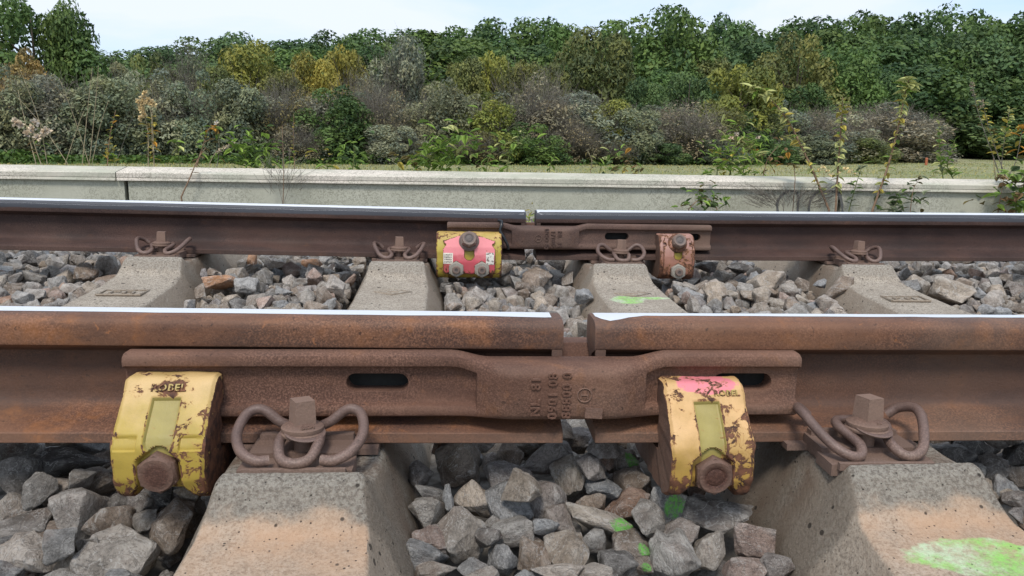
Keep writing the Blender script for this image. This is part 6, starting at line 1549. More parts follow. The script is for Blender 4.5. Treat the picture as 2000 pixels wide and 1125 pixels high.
# ---------------------------------------------------------------- trees and shrubs
def attr_f(me, name, vals):
    a = me.attributes.new(name, 'FLOAT', 'POINT'); a.data.foreach_set('value', vals)
def leaf_cloud(rs, blobs, n, size, flat=.55, droop=0.0, elong=1.6):
    V, F, SH, WM = [], [], [], []
    wts = [b[1] ** 2 for b in blobs]
    for _ in range(n):
        c, r, bs, bw = rs.choices(blobs, wts)[0]
        d = Vector((rs.gauss(0, 1), rs.gauss(0, 1), rs.gauss(0, 1) + .25)).normalized()
        p = c + d * r * (1 - abs(rs.gauss(0, .20)))
        nrm = (d + Vector((rs.gauss(0, flat), rs.gauss(0, flat), rs.gauss(0, flat) + .25))).normalized()
        u = nrm.orthogonal().normalized(); u = Quaternion(nrm, rs.uniform(0, 6.283)) @ u
        w = nrm.cross(u)
        s = size * rs.uniform(.55, 1.35)
        u = u * s * elong * .5; w = w * s * .5
        b0 = len(V)
        V += [p - u, p + w * .9 - nrm * s * .1, p + u - Vector((0, 0, droop * s)), p - w * .9 - nrm * s * .1]
        F.append((b0, b0 + 1, b0 + 2, b0 + 3))
        q = min(1, max(0, bs + rs.gauss(0, .22)))
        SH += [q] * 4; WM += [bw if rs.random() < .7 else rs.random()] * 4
    return V, F, SH, WM
def crown_blobs(rs, n, shape):
    out = []
    while len(out) < n:
        x, y, z = rs.uniform(-1, 1), rs.uniform(-1, 1), rs.uniform(0, 1)
        w = shape(z)
        if x * x + y * y > w * w: continue
        r = rs.choice((rs.uniform(.06, .11), rs.uniform(.09, .19)))
        rad = math.hypot(x, y)
        if rad < w * .45 and rs.random() < .6: continue
        out.append((Vector((x * .40, y * .40, .08 + z * .82)), r, rs.uniform(.1, .8), rs.random() ** 2))
    return out
SHAPES = {'round': lambda z: math.sqrt(max(0, 1 - (2 * z - .95) ** 2)) * .98 + .02, 'tall': lambda z: (1 - z) ** .7 * (.55 + min(1, z * 4) * .45) + .04,
          'bush': lambda z: math.sqrt(max(0.02, 1 - z ** 2.2)), 'wide': lambda z: math.sqrt(max(0, 1 - (1.7 * z - .7) ** 2))}
def twigs(rs, n, V, F, r=.0035, spread=.5, base=.12, up=.6):
    for _ in range(n):
        a = rs.uniform(0, 6.283); q = rs.random() ** .6
        b_ = Vector((math.cos(a) * base * rs.random(), math.sin(a) * base * rs.random(), rs.uniform(0, .25)))
        e = Vector((math.cos(a) * spread * q, math.sin(a) * spread * q, (rs.uniform(.45, 1.02)) * math.sqrt(max(.05, 1 - .55 * q * q))))
        m_ = b_.lerp(e, .55) + Vector((rs.gauss(0, .04), rs.gauss(0, .04), .06))
        tube_data([b_, m_, e], lambda t: r * (1.15 - t), 3, V, F)
        for _k in range(3):
            t = rs.uniform(.45, .95); s = m_.lerp(e, (t - .45) / .55)
            f = s + Vector((rs.gauss(0, .07), rs.gauss(0, .07), rs.uniform(.02, .13)))
            tube_data([s, f], lambda t: r * .55 * (1.1 - t), 3, V, F)
def proto(kind, seed):
    rs = random.Random(seed * 31 + 7)
    V, F, SH, WM = [], [], [], []
    T, G = [], []
    if kind == 'tree':
        bl = crown_blobs(rs, 64, SHAPES[('round', 'wide')[seed % 2]])
        V, F, SH, WM = leaf_cloud(rs, bl, 12500, .0245)
    elif kind == 'upright':
        bl = crown_blobs(rs, 44, SHAPES['tall' if seed % 2 else 'round'])
        V, F, SH, WM = leaf_cloud(rs, bl, 11000, .022, .5, -.6, 2.0)
    elif kind == 'shrub':
        bl = crown_blobs(rs, 58, SHAPES['bush'])
        V, F, SH, WM = leaf_cloud(rs, bl, 11500, .024, .7)
        twigs(rs, 60, T, G, .004, .47)
    elif kind == 'fine':
        bl = crown_blobs(rs, 60, SHAPES['bush'])
        V, F, SH, WM = leaf_cloud(rs, bl, 12500, .018, .8, 0, 2.2)
        twigs(rs, 130, T, G, .0032, .5)
    elif kind == 'twig':
        bl = crown_blobs(rs, 50, SHAPES['bush'])
        V, F, SH, WM = leaf_cloud(rs, bl, 4200, .017, .9, 0, 2.0)
        twigs(rs, 420, T, G, .0030, .5, .16)
    if kind in ('tree', 'upright'):
        tube_data([Vector((0, 0, -.06)), Vector((.01, 0, .2)), Vector((0, .01, .5)), Vector((.01, 0, .82))], lambda t: .030 * (1.08 - t), 7, T, G)
        for k in range(11):
            a = rs.uniform(0, 6.283); z = rs.uniform(.18, .55)
            e = Vector((math.cos(a) * rs.uniform(.2, .38), math.sin(a) * rs.uniform(.2, .38), z + rs.uniform(.12, .34)))
            tube_data([Vector((0, 0, z)), Vector((e.x * .4, e.y * .4, z + .07)), e], lambda t: .012 * (1.1 - t), 5, T, G)
    me = D.meshes.new('crown'); me.from_pydata([tuple(v) for v in V], [], F)
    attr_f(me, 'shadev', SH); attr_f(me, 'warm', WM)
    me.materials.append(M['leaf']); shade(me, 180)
    tk = mesh('trunk', T, G, M['bark'] if kind in ('tree', 'upright') else M['stem_grey'], 180)
    return me, tk
PROTO = {(k, s): proto(k, s) for k, n in (('tree', 5), ('upright', 3), ('shrub', 4), ('fine', 4), ('twig', 3)) for s in range(n)}
NVAR = {'tree': 5, 'upright': 3, 'shrub': 4, 'fine': 4, 'twig': 3}
GREENS = {'dg': (.066, .124, .046), 'mg': (.084, .150, .050), 'bg': (.104, .172, .054), 'yg': (.190, .225, .060), 'ye': (.250, .245, .065), 'ol': (.128, .160, .062), 'br': (.165, .165, .085),
          'gg': (.178, .218, .150), 'gy': (.222, .252, .196), 'pu': (.208, .214, .170), 'rb': (.205, .195, .135), 'or': (.225, .185, .080), 'bl': (.080, .140, .060)}
vr = random.Random(91)
tcount = [0]
def grow(px, top, wpx, Y, kind, tint, label, cat, group, name, sink=0.0, base=None):
    p = at(px, 300, Y)
    x, y = p.x, Y
    zb = ground_z(x, y) - .05
    depth = (Vector((x, y, .5)) - CAM).dot(FW)
    zt = at(px, top, Y).z
    h = max(.4, zt - zb); w = wpx * depth / FPX
    s = tcount[0] % NVAR[kind]; tcount[0] += 1
    cm, tm = PROTO[(kind, s)]
    o = empty(name, (x, y, zb), vr.uniform(0, 6.28))
    c = link('crown', cm, o); t = link('trunk' if kind in ('tree', 'upright') else 'stems', tm, o)
    sc = (w / .98, w / .98, h / .98)
    c.scale = sc; t.scale = sc
    g = GREENS[tint]; v = vr.uniform(.88, 1.14)
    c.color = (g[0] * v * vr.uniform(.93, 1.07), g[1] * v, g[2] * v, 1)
    tag(o, label, cat, group)
    return o
def hedge_y(px):
    P = [(-300, 15.5), (0, 16.9), (500, 19.0), (1000, 21.5), (1400, 25), (1700, 32.5), (1950, 47), (2300, 60)]
    for (a, ya), (b_, yb) in zip(P, P[1:]):
        if px <= b_: return lerp(ya, yb, (px - a) / (b_ - a))
    return 60
TINTW = {'dg': 'dark green', 'mg': 'green', 'bg': 'bright green', 'yg': 'yellow green', 'ye': 'yellow', 'ol': 'olive', 'br': 'brownish', 'gg': 'grey green', 'gy': 'silvery grey green', 'pu': 'purplish brown', 'rb': 'reddish brown', 'or': 'orange tinged', 'bl': 'bluish green'}
# hedge shrubs at the field edge: pixel column, top row, width, kind, tint, extra distance, label
HEDGE = [(-60, 118, 190, 'fine', 'gg', .6, ''), (30, 122, 170, 'fine', 'gg', .5, 'grey green shrub at the left frame edge behind dry stalks'), (115, 128, 190, 'fine', 'gy', .9, 'silvery grey shrub below the tall tree at left'),
         (205, 132, 190, 'fine', 'gg', .4, 'grey green shrub behind the tall thin grass stalks'), (300, 126, 190, 'fine', 'gy', .8, 'broad silvery shrub behind the cream seed heads'), (395, 132, 180, 'fine', 'gg', .5, 'dense grey green shrub left of the brown stemmed one'),
         (470, 140, 150, 'shrub', 'gg', .3, 'small leaved shrub just left of bare brown stems'), (545, 150, 170, 'twig', 'br', .6, 'half bare shrub with brown upright stems at left'), (650, 160, 190, 'shrub', 'dg', .3, 'dark green leafy shrub between two greyish ones'),
         (585, 235, 130, 'twig', 'pu', -.4, 'low purplish twiggy shrub in front of the dark green one'), (735, 150, 150, 'twig', 'rb', .5, 'reddish brown tinged shrub right of the dark green shrub'), (775, 235, 150, 'fine', 'gy', -.4, 'low silvery shrub behind the arching green weed'),
         (860, 145, 170, 'fine', 'gg', .7, 'tall grey green shrub left of the yellow green one'), (955, 175, 160, 'shrub', 'yg', .2, 'bright yellow green shrub near the middle of the hedge'), (930, 250, 140, 'twig', 'br', -.5, 'low brown twiggy shrub under the yellow green one'),
         (1055, 128, 170, 'twig', 'pu', .9, 'rounded bare grey brown shrub rising mid hedge'), (1035, 235, 170, 'shrub', 'mg', -.3, 'low green shrub below the bare grey brown dome'), (1120, 225, 130, 'twig', 'rb', -.3, 'low shrub with a patch of rust red leaves'),
         (1185, 180, 130, 'shrub', 'yg', .4, 'pale yellow green shrub left of the dark grey green one'), (1240, 200, 160, 'fine', 'gg', 0, 'dark grey green rounded shrub right of the pale yellow one'), (1190, 270, 130, 'twig', 'br', -.7, 'low tangled brown shrub above the field edge'),
         (1335, 190, 190, 'twig', 'pu', .2, 'wide purplish brown twiggy shrub left of the yellow tree'), (1290, 275, 130, 'shrub', 'bl', -.8, 'low bluish green shrub at the field edge'), (1395, 265, 150, 'fine', 'gg', -.8, 'low grey green shrub before the purplish one'),
         (1490, 245, 160, 'shrub', 'bl', .3, 'low bluish green shrub under the yellow tree'), (1525, 190, 150, 'fine', 'gy', 2, 'silvery shrub right of the yellow tree'), (1600, 205, 130, 'twig', 'rb', 1, 'rusty brown shrub behind the leaning bramble stem'), (1640, 200, 150, 'twig', 'pu', 3, 'purplish shrub behind the upright bramble stem'),
         (1585, 262, 140, 'shrub', 'gg', -1, 'low grey green shrub behind the left leaning bramble'), (1720, 195, 190, 'twig', 'pu', 3, 'broad purplish brown shrub behind the right bramble stem'), (1690, 260, 140, 'fine', 'ol', -.5, 'low olive shrub between the two bramble stems'), (1790, 215, 140, 'twig', 'pu', 2, 'last purplish shrub before the dark wood at right'),
         (1760, 265, 140, 'fine', 'gg', -.5, 'low grey shrub beside the small orange post'), (1440, 108, 190, 'upright', 'yg', 2.5, 'yellow green tree standing out of the hedge at right'), (1440, 200, 150, 'upright', 'mg', 1.6, 'green lower tree beneath the yellow green one')]
for px, top, w, kind, tint, dy, lab in HEDGE:
    grow(px, top, w, hedge_y(px) + dy, kind, tint, lab or 'grey green shrub cut off by the left frame edge', 'tree' if kind == 'upright' else 'shrub', 'shrubs of the hedge beyond the field', 'tree' if kind == 'upright' else 'shrub')
# trees and tall shrubs just behind the hedge
MID = [(85, -30, 255, 24, 'tree', 'mg', 'tall green tree rising into the sky at left'), (60, 85, 150, 22, 'shrub', 'or', 'orange tinged bush at the foot of the tall left tree'), (150, 5, 125, 24.5, 'tree', 'mg', 'smaller green crown on the right of the tall left tree'), (-45, 10, 190, 25, 'tree', 'ol', 'olive tree cut by the left frame edge'),
       (225, 102, 130, 26, 'fine', 'gg', 'grey green bush right of the tall left tree'), (300, 92, 140, 27, 'shrub', 'ol', 'olive bush in the dip of the skyline'), (375, 78, 130, 27, 'twig', 'gg', 'loose twiggy tree poking above the left skyline'), (490, 82, 170, 27, 'tree', 'yg', 'yellow olive tree behind the left hedge'),
       (440, 110, 130, 25, 'shrub', 'ol', 'olive bush behind the half bare shrub'), (610, 98, 130, 27, 'tree', 'ye', 'yellow tree left of the grey willow'), (680, 72, 130, 29, 'tree', 'ye', 'yellow orange tree touching the skyline'), (775, 48, 170, 28, 'fine', 'gy', 'large silvery willow below the skyline'),
       (560, 120, 130, 25, 'fine', 'ol', 'olive bush below the yellow tree'), (700, 130, 130, 26, 'twig', 'rb', 'reddish twiggy bush below the yellow orange tree'), (905, 105, 140, 28, 'tree', 'ol', 'olive tree right of the silvery willow'), (965, 85, 130, 32, 'tree', 'yg', 'yellow green crown left of the bare dome shrub'),
       (1010, 100, 150, 28, 'fine', 'ol', 'soft olive tree behind the bare dome shrub'), (1085, 90, 130, 31, 'upright', 'ol', 'brown tinged tree right of the bare dome'), (1170, 60, 190, 33, 'upright', 'ol', 'tall brownish olive tree near the middle'), (1250, 150, 120, 31, 'tree', 'bl', 'bluish dark tree left of the yellow green one'),
       (1340, 125, 130, 34, 'tree', 'bl', 'bluish green young tree beside the yellow green tree'), (1545, 62, 180, 42, 'tree', 'ol', 'brownish green tree in the wood at right'), (1625, 95, 180, 43, 'tree', 'mg', 'round green tree right of the brownish one'), (1390, 90, 140, 46, 'tree', 'ol', 'olive crown behind the yellow green tree'),
       (1700, 130, 140, 44, 'tree', 'bl', 'bluish tree low at the wood edge'), (1555, 150, 140, 40, 'tree', 'dg', 'dark tree above the silvery shrub at right')]
for px, top, w, Y, kind, tint, lab in MID:
    grow(px, top, w, Y, kind, tint, lab, 'tree' if kind in ('tree', 'upright') else 'shrub', 'trees and bushes behind the hedge', 'tree' if kind in ('tree', 'upright') else 'shrub')
# the wood behind: skyline, then rows in front of it
SKY = [(215, 108), (265, 100), (320, 92), (365, 88), (420, 76), (470, 72), (520, 74), (570, 80), (620, 72), (665, 66), (715, 66), (770, 62), (825, 60), (870, 42), (925, 50), (985, 38), (1045, 48), (1090, 36), (1145, 52), (1195, 42), (1290, 14), (1345, 36), (1415, 28), (1460, 40), (1510, 48), (1560, 36), (1610, 32), (1685, 18), (1735, 32), (1790, 30), (1850, 16), (1905, 22), (1955, 20), (2005, 8), (2060, 15)]
MARKS = [(100, 'the tall left tree'), (300, 'the dip in the skyline'), (375, 'the loose twiggy tree'), (490, 'the yellow olive tree'), (610, 'the yellow tree'), (680, 'the yellow orange tree'), (775, 'the silvery willow'), (860, 'the arching green weed'), (955, 'the yellow green shrub'), (1055, 'the bare dome shrub'),
         (1170, 'the tall brownish olive tree'), (1290, 'the highest dark tree'), (1345, 'the bluish young tree'), (1440, 'the yellow green tree'), (1550, 'the brownish green tree'), (1640, 'the upright bramble shoot'), (1770, 'the tallest bramble shoot'), (1835, 'the pair of green nettles'), (1900, 'the withered nettles'), (1970, 'the pale leaved nettle')]
def beside(px):
    m = min(MARKS, key=lambda q: abs(q[0] - px))
    return ('above ' if abs(m[0] - px) < 14 else 'up left of ' if px < m[0] else 'up right of ') + m[1]
for i, px in enumerate(range(20, 1800, 85)):
    tint = vr.choice(('gg', 'gg', 'gy', 'ol', 'pu')); kind = 'fine'
    top = vr.uniform(150, 205) + (25 if px > 1250 else 0)
    grow(px, top, vr.uniform(190, 260), hedge_y(px) + vr.uniform(.9, 2.0), kind, tint, '%s shrub filling the hedge, %s' % (TINTW[tint], beside(px).replace('up ', '').replace('above', 'behind')), 'shrub', 'shrubs of the hedge beyond the field', 'shrub')
for i, (px, top) in enumerate(SKY):
    big = px == 1290
    Y = 62 if not big else 50
    if px > 1700: Y = 60
    tint = vr.choice(('dg', 'dg', 'mg', 'mg', 'bl'))
    grow(px, top - 4, 235 if big else vr.uniform(170, 270), Y + vr.uniform(-4, 4), 'tree', tint, 'tall dark tree standing highest above the wooded skyline' if big else '%s tree on the wooded skyline, %s' % (TINTW[tint], beside(px)), 'tree', 'trees of the wood on the skyline', 'tree')
ROW = [(250, 128, 50), (330, 122, 52), (400, 116, 52), (470, 112, 52), (545, 106, 52), (600, 100, 53), (655, 100, 53), (740, 92, 54), (800, 90, 54), (850, 88, 54), (905, 82, 55), (960, 80, 54), (1025, 85, 54), (1090, 92, 52), (1140, 95, 54), (1225, 85, 52), (1280, 95, 46), (1310, 130, 42), (1350, 80, 54), (1420, 75, 54), (1480, 85, 52), (1530, 95, 54), (1600, 80, 56), (1650, 70, 54), (1700, 72, 54), (1750, 78, 53), (1660, 120, 50), (1720, 125, 49), (1780, 110, 50), (1830, 70, 54), (1880, 75, 53), (1835, 130, 51), (1890, 140, 51), (1945, 65, 52), (2000, 70, 51), (1935, 130, 50), (1985, 135, 50), (1860, 190, 49), (1910, 205, 50), (1965, 200, 50), (2020, 190, 49), (1880, 245, 49), (1930, 255, 50), (1990, 250, 50), (2040, 130, 50)]
for px, top, Y in ROW:
    low = top > 180; second = 110 < top <= 180
    tint = vr.choice(('dg', 'mg', 'mg', 'dg', 'bl', 'bg') if not low else ('dg', 'bl'))
    lab = '%s %s tree %s, %s' % ('lower' if low else 'middle' if second else 'upper', TINTW[tint], 'at the wood edge' if low else 'on the wooded slope', beside(px).replace('up ', '').replace('above', 'behind'))
    grow(px, top, vr.uniform(190, 290), Y, 'tree', tint, lab, 'tree', 'low trees at the wood edge' if low else 'trees on the wooded slope', 'tree')

# ---------------------------------------------------------------- grass and ground cover
def cover():
    rs = random.Random(8)
    V, F, SH, WM = [], [], [], []
    def quad(p, s, up):
        a = rs.uniform(0, 6.283); u = Vector((math.cos(a), math.sin(a), rs.uniform(-.2, .5))) * s * .5; w = Vector((-u.y, u.x, 0)).normalized() * s * .32 + Vector((0, 0, up * s * .4))
        b0 = len(V); V.extend([p - u, p + w, p + u, p - w]); F.append((b0, b0 + 1, b0 + 2, b0 + 3)); SH.extend([rs.random()] * 4); WM.extend([rs.random() ** 3] * 4)
    for _ in range(15000):
        px = rs.uniform(-150, 1850)
        y = hedge_y(px) - abs(rs.gauss(0, .40)) - .25 + (.5 if rs.random() < .4 else 0)
        p = at(px, 300, y); x = p.x
        hump = .10 + .30 * max(0, mnoise.noise(Vector((x * 1.1, 3, 7))))
        quad(Vector((x, y, ground_z(x, y) + rs.uniform(0, 1) ** 1.6 * hump * 1.6)), rs.uniform(.05, .11), .8)
    me = D.meshes.new('undergrowth'); me.from_pydata([tuple(v) for v in V], [], F); attr_f(me, 'shadev', SH); attr_f(me, 'warm', WM); me.materials.append(M['leaf'])
    o = link('undergrowth', me); o.color = (.062, .120, .030, 1)
    tag(o, 'low green nettles and grass along the foot of the hedge', kind='stuff')
    V, F, SH, WM = [], [], [], []
    for _ in range(26000):
        px = rs.uniform(-100, 2100); t = rs.random()
        y1 = hedge_y(px)
        y = lerp(5.0, y1, t ** 1.1)
        p = at(px, 320, y); z = ground_z(p.x, y)
        h = rs.uniform(.02, .055); a = rs.uniform(0, 6.283); d = Vector((math.cos(a), math.sin(a), 0)) * .006 * (1 + y * .10)
        b0 = len(V); q = Vector((p.x, y, z - .005))
        V += [q - d, q + d, q + Vector((rs.gauss(0, .02), rs.gauss(0, .02), h))]; F.append((b0, b0 + 1, b0 + 2))
        SH += [rs.random()] * 3; WM += [rs.random()] * 3
    me = D.meshes.new('grass'); me.from_pydata([tuple(v) for v in V], [], F); attr_f(me, 'shadev', SH); attr_f(me, 'warm', WM); me.materials.append(M['leaf'])
    o = link('grass', me); o.color = (.270, .290, .135, 1)
    tag(o, 'short mown grass of the field between wall and hedge', kind='stuff')
cover()

# ---------------------------------------------------------------- weeds along the wall
def leaf_mesh(kind):
    if kind == 'ovate': out = [(0, 0, 0), (.22, .17, .03), (.5, .24, .02), (.78, .13, -.05), (1, 0, -.16)]
    elif kind == 'narrow': out = [(0, 0, 0), (.25, .085, .03), (.5, .10, .02), (.78, .06, -.06), (1, 0, -.18)]
    else: out = [(0, 0, 0), (.15, .26, .04), (.42, .34, .02), (.70, .20, -.06), (1, 0, -.2)]
    V, F = [], []
    mid = [(x, 0, z - .035 * (1 - abs(2 * x - 1))) for x, w, z in out]
    V = mid + [(x, w, z + .05) for x, w, z in out[1:-1]] + [(x, -w, z + .05) for x, w, z in out[1:-1]]
    for off in (5, 8):
        F += [(0, 1, off), (1, 2, off + 1, off), (2, 3, off + 2, off + 1), (3, 4, off + 2)]
    me = mesh('leaf', V, F, M['leaf'], 180)
    attr_f(me, 'shadev', [.5] * 5 + [.62] * 3 + [.40] * 3); attr_f(me, 'warm', [.1] * 5 + [.3] * 6)
    return me
LEAF = {k: leaf_mesh(k) for k in ('ovate', 'narrow', 'broad')}
LT = {'g': (.150, .255, .060), 'b': (.205, .335, .07), 'y': (.38, .34, .08), 'w': (.40, .45, .20), 'k': (.11, .095, .035), 'o': (.40, .22, .04), 'd': (.080, .135, .055), 's': (.18, .225, .15), 't': (.22, .15, .085)}
wr = random.Random(17)
def stem_path(pts, Y):
    return catmull([Vector(at(x, y, Y + (k * .012 if len(pts) > 2 else 0) + wr.uniform(-.01, .01))) for k, (x, y) in enumerate(pts)], 5)
def weed(name, label, cat, stems, Y, leaves=(), group='weeds along the wall', fluff=None, sprays=None):
    base = at(*stems[0][0][0], Y)
    root = empty(name, (base.x, Y, -.27 if Y > 4.5 else -.2))
    tag(root, label, cat, group)
    off = Vector(root.location)
    paths = []
    for pts, r, matn in stems:
        P = [p - off for p in stem_path(pts, Y)]
        paths.append(P)
        foot = P[0] + Vector((wr.uniform(-.02, .02), .0, 0)); foot.z = 0
        Q = ([foot] if P[0].z > .03 else []) + P
        V, F = tube_data(Q, lambda t: r * (1.05 - .7 * t), 5)
        link('stem', mesh('stem', V, F, M[matn], 180), root)
    for si, n, size, tints, kind, t0, t1, style in leaves:
        if style == 'bush': n = int(n * 1.35)
        P = paths[si]; small = size < .030
        V, F, SH, WM = [], [], [], []
        for k in range(n):
            t = lerp(t0, t1, (k + wr.uniform(-.2, .2) + .5) / n)
            f = min(max(t, 0), .999) * (len(P) - 1); i = int(f)
            p = P[i].lerp(P[i + 1], f - i)
            az = (k * 2.4 + wr.uniform(-.5, .5)) if style != 'pair' else ((k % 2) * math.pi + (k // 2 % 2) * 1.5 + wr.uniform(-.3, .3))
            s = size * 1.15 * wr.uniform(.7, 1.25) * (1 if style != 'pair' else lerp(1.15, .6, t))
            el = wr.uniform(-.9, .25) if style == 'pair' else wr.uniform(-.6, .7)
            if style == 'bush':
                p = p + Vector((wr.gauss(0, size * 1.15), wr.gauss(0, size * .8), wr.gauss(0, size * .9)))
            eu = Euler((wr.uniform(-.6, .6), el, az))
            tint = LT[wr.choice(tints)]; v = wr.uniform(.75, 1.25)
            if small:
                R_ = eu.to_matrix(); b0 = len(V)
                for a in ((0, 0, 0), (.5, .25, .04), (1, 0, -.1), (.5, -.25, .04)): V.append(p + R_ @ (Vector(a) * s))
                F.append((b0, b0 + 1, b0 + 2, b0 + 3)); SH += [wr.random()] * 4; WM += [wr.random() * .6] * 4
            else:
                o = link('leaf', LEAF[kind], root, p, eu); o.scale = (s, s, s); o.color = (tint[0] * v, tint[1] * v, tint[2] * v, 1)
        if small and V:
            me = D.meshes.new('foliage'); me.from_pydata([tuple(q) for q in V], [], F); attr_f(me, 'shadev', SH); attr_f(me, 'warm', WM); me.materials.append(M['leaf'])
            o = link('foliage', me, root); o.color = (*LT[tints[0]], 1)
    if fluff:
        tint, spots, rad, n = fluff
        V, F, SH, WM = [], [], [], []
        for (x, y) in spots:
            c = at(x, y, Y) - off
            for _ in range(n):
                d = Vector((wr.gauss(0, 1), wr.gauss(0, 1), wr.gauss(0, 1))).normalized()
                p = c + d * rad * wr.uniform(.2, 1); u = d.orthogonal().normalized() * rad * .42; w = d * rad * .5
                b0 = len(V); V += [p - u, p + w, p + u, p - w]; F.append((b0, b0 + 1, b0 + 2, b0 + 3)); SH += [wr.random()] * 4; WM += [wr.random() * .4] * 4
        me = D.meshes.new('seed_heads'); me.from_pydata([tuple(q) for q in V], [], F); attr_f(me, 'shadev', SH); attr_f(me, 'warm', WM); me.materials.append(M['leaf'])
        o = link('seed_heads', me, root); o.color = (*tint, 1); o['kind'] = 'stuff'
    if sprays:                                     # fine dry side twigs
        n, ln, matn, box = sprays
        V, F = [], []
        for _ in range(n):
            x, y = wr.uniform(box[0], box[2]), wr.uniform(box[1], box[3])
            a = at(x, y, Y + wr.uniform(-.05, .05)) - off
            cx = (box[0] + box[2]) / 2
            e = a + Vector(((x - cx) * .0022 + wr.gauss(0, .25) * ln, wr.gauss(0, .3) * ln, wr.uniform(.3, 1) * ln))
            tube_data([a, a.lerp(e, .5) + Vector((wr.gauss(0, .01), 0, 0)), e], .0011, 3, V, F)
        link('dry_twigs', mesh('dry_twigs', V, F, M[matn], 180), root)
    return root
B_ = 4.88
weed('thistle', 'dried thistle with pale fluffy heads at the left end of the wall', 'weed', [([(70, 318), (52, 250), (35, 176)], .004, 'stem_dry'), ([(92, 318), (75, 231), (38, 133)], .003, 'stem_dry'), ([(131, 318), (80, 242), (31, 186)], .003, 'stem_dry'), ([(80, 320), (68, 285), (60, 255)], .004, 'stem_dry')], B_,
     [(3, 6, .05, 'kyt', 'narrow', .1, .8, 'alt'), (1, 5, .06, 'b', 'narrow', .05, .3, 'alt')], fluff=((.46, .42, .37), [(40, 243), (62, 252), (70, 240), (85, 258), (52, 262), (30, 238), (74, 268), (92, 255)], .028, 26))
weed('grass_clump', 'clump of tall thin straw coloured grass stalks at left', 'grass', [([(173, 318), (147, 235), (115, 151)], .0026, 'stem_dry'), ([(161, 318), (171, 217), (180, 132)], .0030, 'stem_dry'), ([(175, 318), (189, 175), (192, 128)], .0030, 'stem_dry'), ([(180, 318), (196, 245), (212, 196)], .0026, 'stem_dry'), ([(128, 318), (154, 242), (164, 217)], .0026, 'stem_dry'), ([(227, 318), (268, 203)], .0018, 'stem_grey')], B_)
weed('weed', 'small yellowing weed left of the cream seed heads', 'weed', [([(210, 322), (214, 270), (226, 215)], .004, 'stem_brown'), ([(224, 322), (220, 280)], .003, 'stem_green')], B_, [(0, 26, .040, 'yykgo', 'ovate', .05, .95, 'pair'), (1, 12, .04, 'yyb', 'ovate', .1, 1, 'pair')])
weed('dock_plant', 'tall weed with cream seed spikes and yellow lower leaves', 'weed', [([(290, 324), (288, 250), (272, 200), (268, 192)], .005, 'stem_dry'), ([(301, 324), (296, 225), (283, 182)], .005, 'stem_dry'), ([(296, 260), (299, 205)], .003, 'stem_dry')], B_,
     [(0, 14, .050, 'yykg', 'ovate', .05, .5, 'alt'), (1, 14, .048, 'yyo', 'ovate', .05, .5, 'alt')], fluff=((.50, .43, .27), [(283, 182), (280, 190), (285, 196), (279, 200), (270, 198), (275, 208), (279, 216), (282, 224), (292, 195), (296, 200), (300, 203), (276, 231)], .022, 22))
weed('weed', 'nodding weed with red tinged leaves right of the cream seed heads', 'weed', [([(352, 324), (347, 290), (342, 272)], .004, 'stem_green'), ([(384, 324), (398, 280), (408, 252), (424, 248)], .005, 'stem_brown'), ([(424, 324), (428, 290), (424, 244)], .003, 'stem_grey')], B_,
     [(0, 10, .065, 'gbw', 'ovate', .1, 1, 'alt'), (1, 16, .07, 'gbyto', 'ovate', .15, 1, 'alt'), (2, 8, .055, 'gk', 'ovate', .2, .95, 'alt')], fluff=((.62, .6, .58), [(423, 240)], .016, 18))
weed('weed', 'single brown weed stem leaning over the front of the wall at left', 'weed', [([(354, 385), (372, 345), (386, 312), (402, 288)], .0055, 'stem_brown')], 4.44, [(0, 9, .040, 'kt', 'narrow', .35, 1, 'alt')])
weed('grass_clump', 'arching pale feathery grass head behind the wall', 'grass', [([(410, 318), (420, 300), (436, 288), (456, 279)], .003, 'stem_dry')], B_, fluff=((.45, .41, .34), [(424, 298), (430, 293), (437, 289), (443, 286), (449, 283), (455, 280)], .014, 20))
weed('leafy_weed', 'bushy green weed left of the thin reddish dry plant', 'weed', [([(500, 330), (498, 300), (492, 268)], .005, 'stem_green'), ([(482, 330), (478, 300), (472, 285)], .004, 'stem_green'), ([(516, 330), (522, 305), (526, 290)], .004, 'stem_green')], B_,
     [(0, 44, .070, 'gbd', 'ovate', .1, 1.0, 'bush'), (1, 34, .07, 'gb', 'ovate', .1, 1, 'bush'), (2, 20, .07, 'gbd', 'ovate', .1, 1, 'bush')])
weed('dry_plant', 'thin reddish dry plant with fine twigs in front of the wall', 'weed', [([(553, 392), (554, 330), (551, 245)], .0035, 'stem_brown'), ([(556, 392), (572, 345), (590, 325)], .002, 'stem_grey'), ([(551, 392), (540, 350), (525, 328)], .002, 'stem_grey')], 4.42, sprays=(70, .13, 'stem_grey', (522, 320, 590, 385)))
weed('weed', 'slender weed with yellow leaves behind the thin reddish plant', 'weed', [([(576, 330), (573, 280), (574, 226)], .0035, 'stem_brown')], B_, [(0, 20, .036, 'yykg', 'ovate', .15, 1, 'pair')])
weed('leafy_weed', 'low green weed above the wall left of the arching one', 'weed', [([(640, 332), (638, 312)], .004, 'stem_green'), ([(688, 332), (692, 300), (690, 280)], .004, 'stem_green')], B_, [(0, 14, .060, 'gyb', 'ovate', .1, 1, 'bush'), (1, 26, .065, 'gbd', 'ovate', .05, 1, 'bush')])
weed('leafy_weed', 'large arching green weed above the pink plated clamp', 'weed', [([(835, 336), (850, 300), (878, 272), (915, 266)], .007, 'stem_green'), ([(815, 336), (806, 318), (798, 305)], .005, 'stem_green'), ([(860, 336), (872, 310), (895, 290)], .005, 'stem_green')], B_,
     [(0, 80, .080, 'bgbgw', 'ovate', .0, 1, 'bush'), (1, 30, .065, 'ykgb', 'ovate', .1, 1, 'bush'), (2, 44, .075, 'gbb', 'ovate', .0, 1, 'bush')])
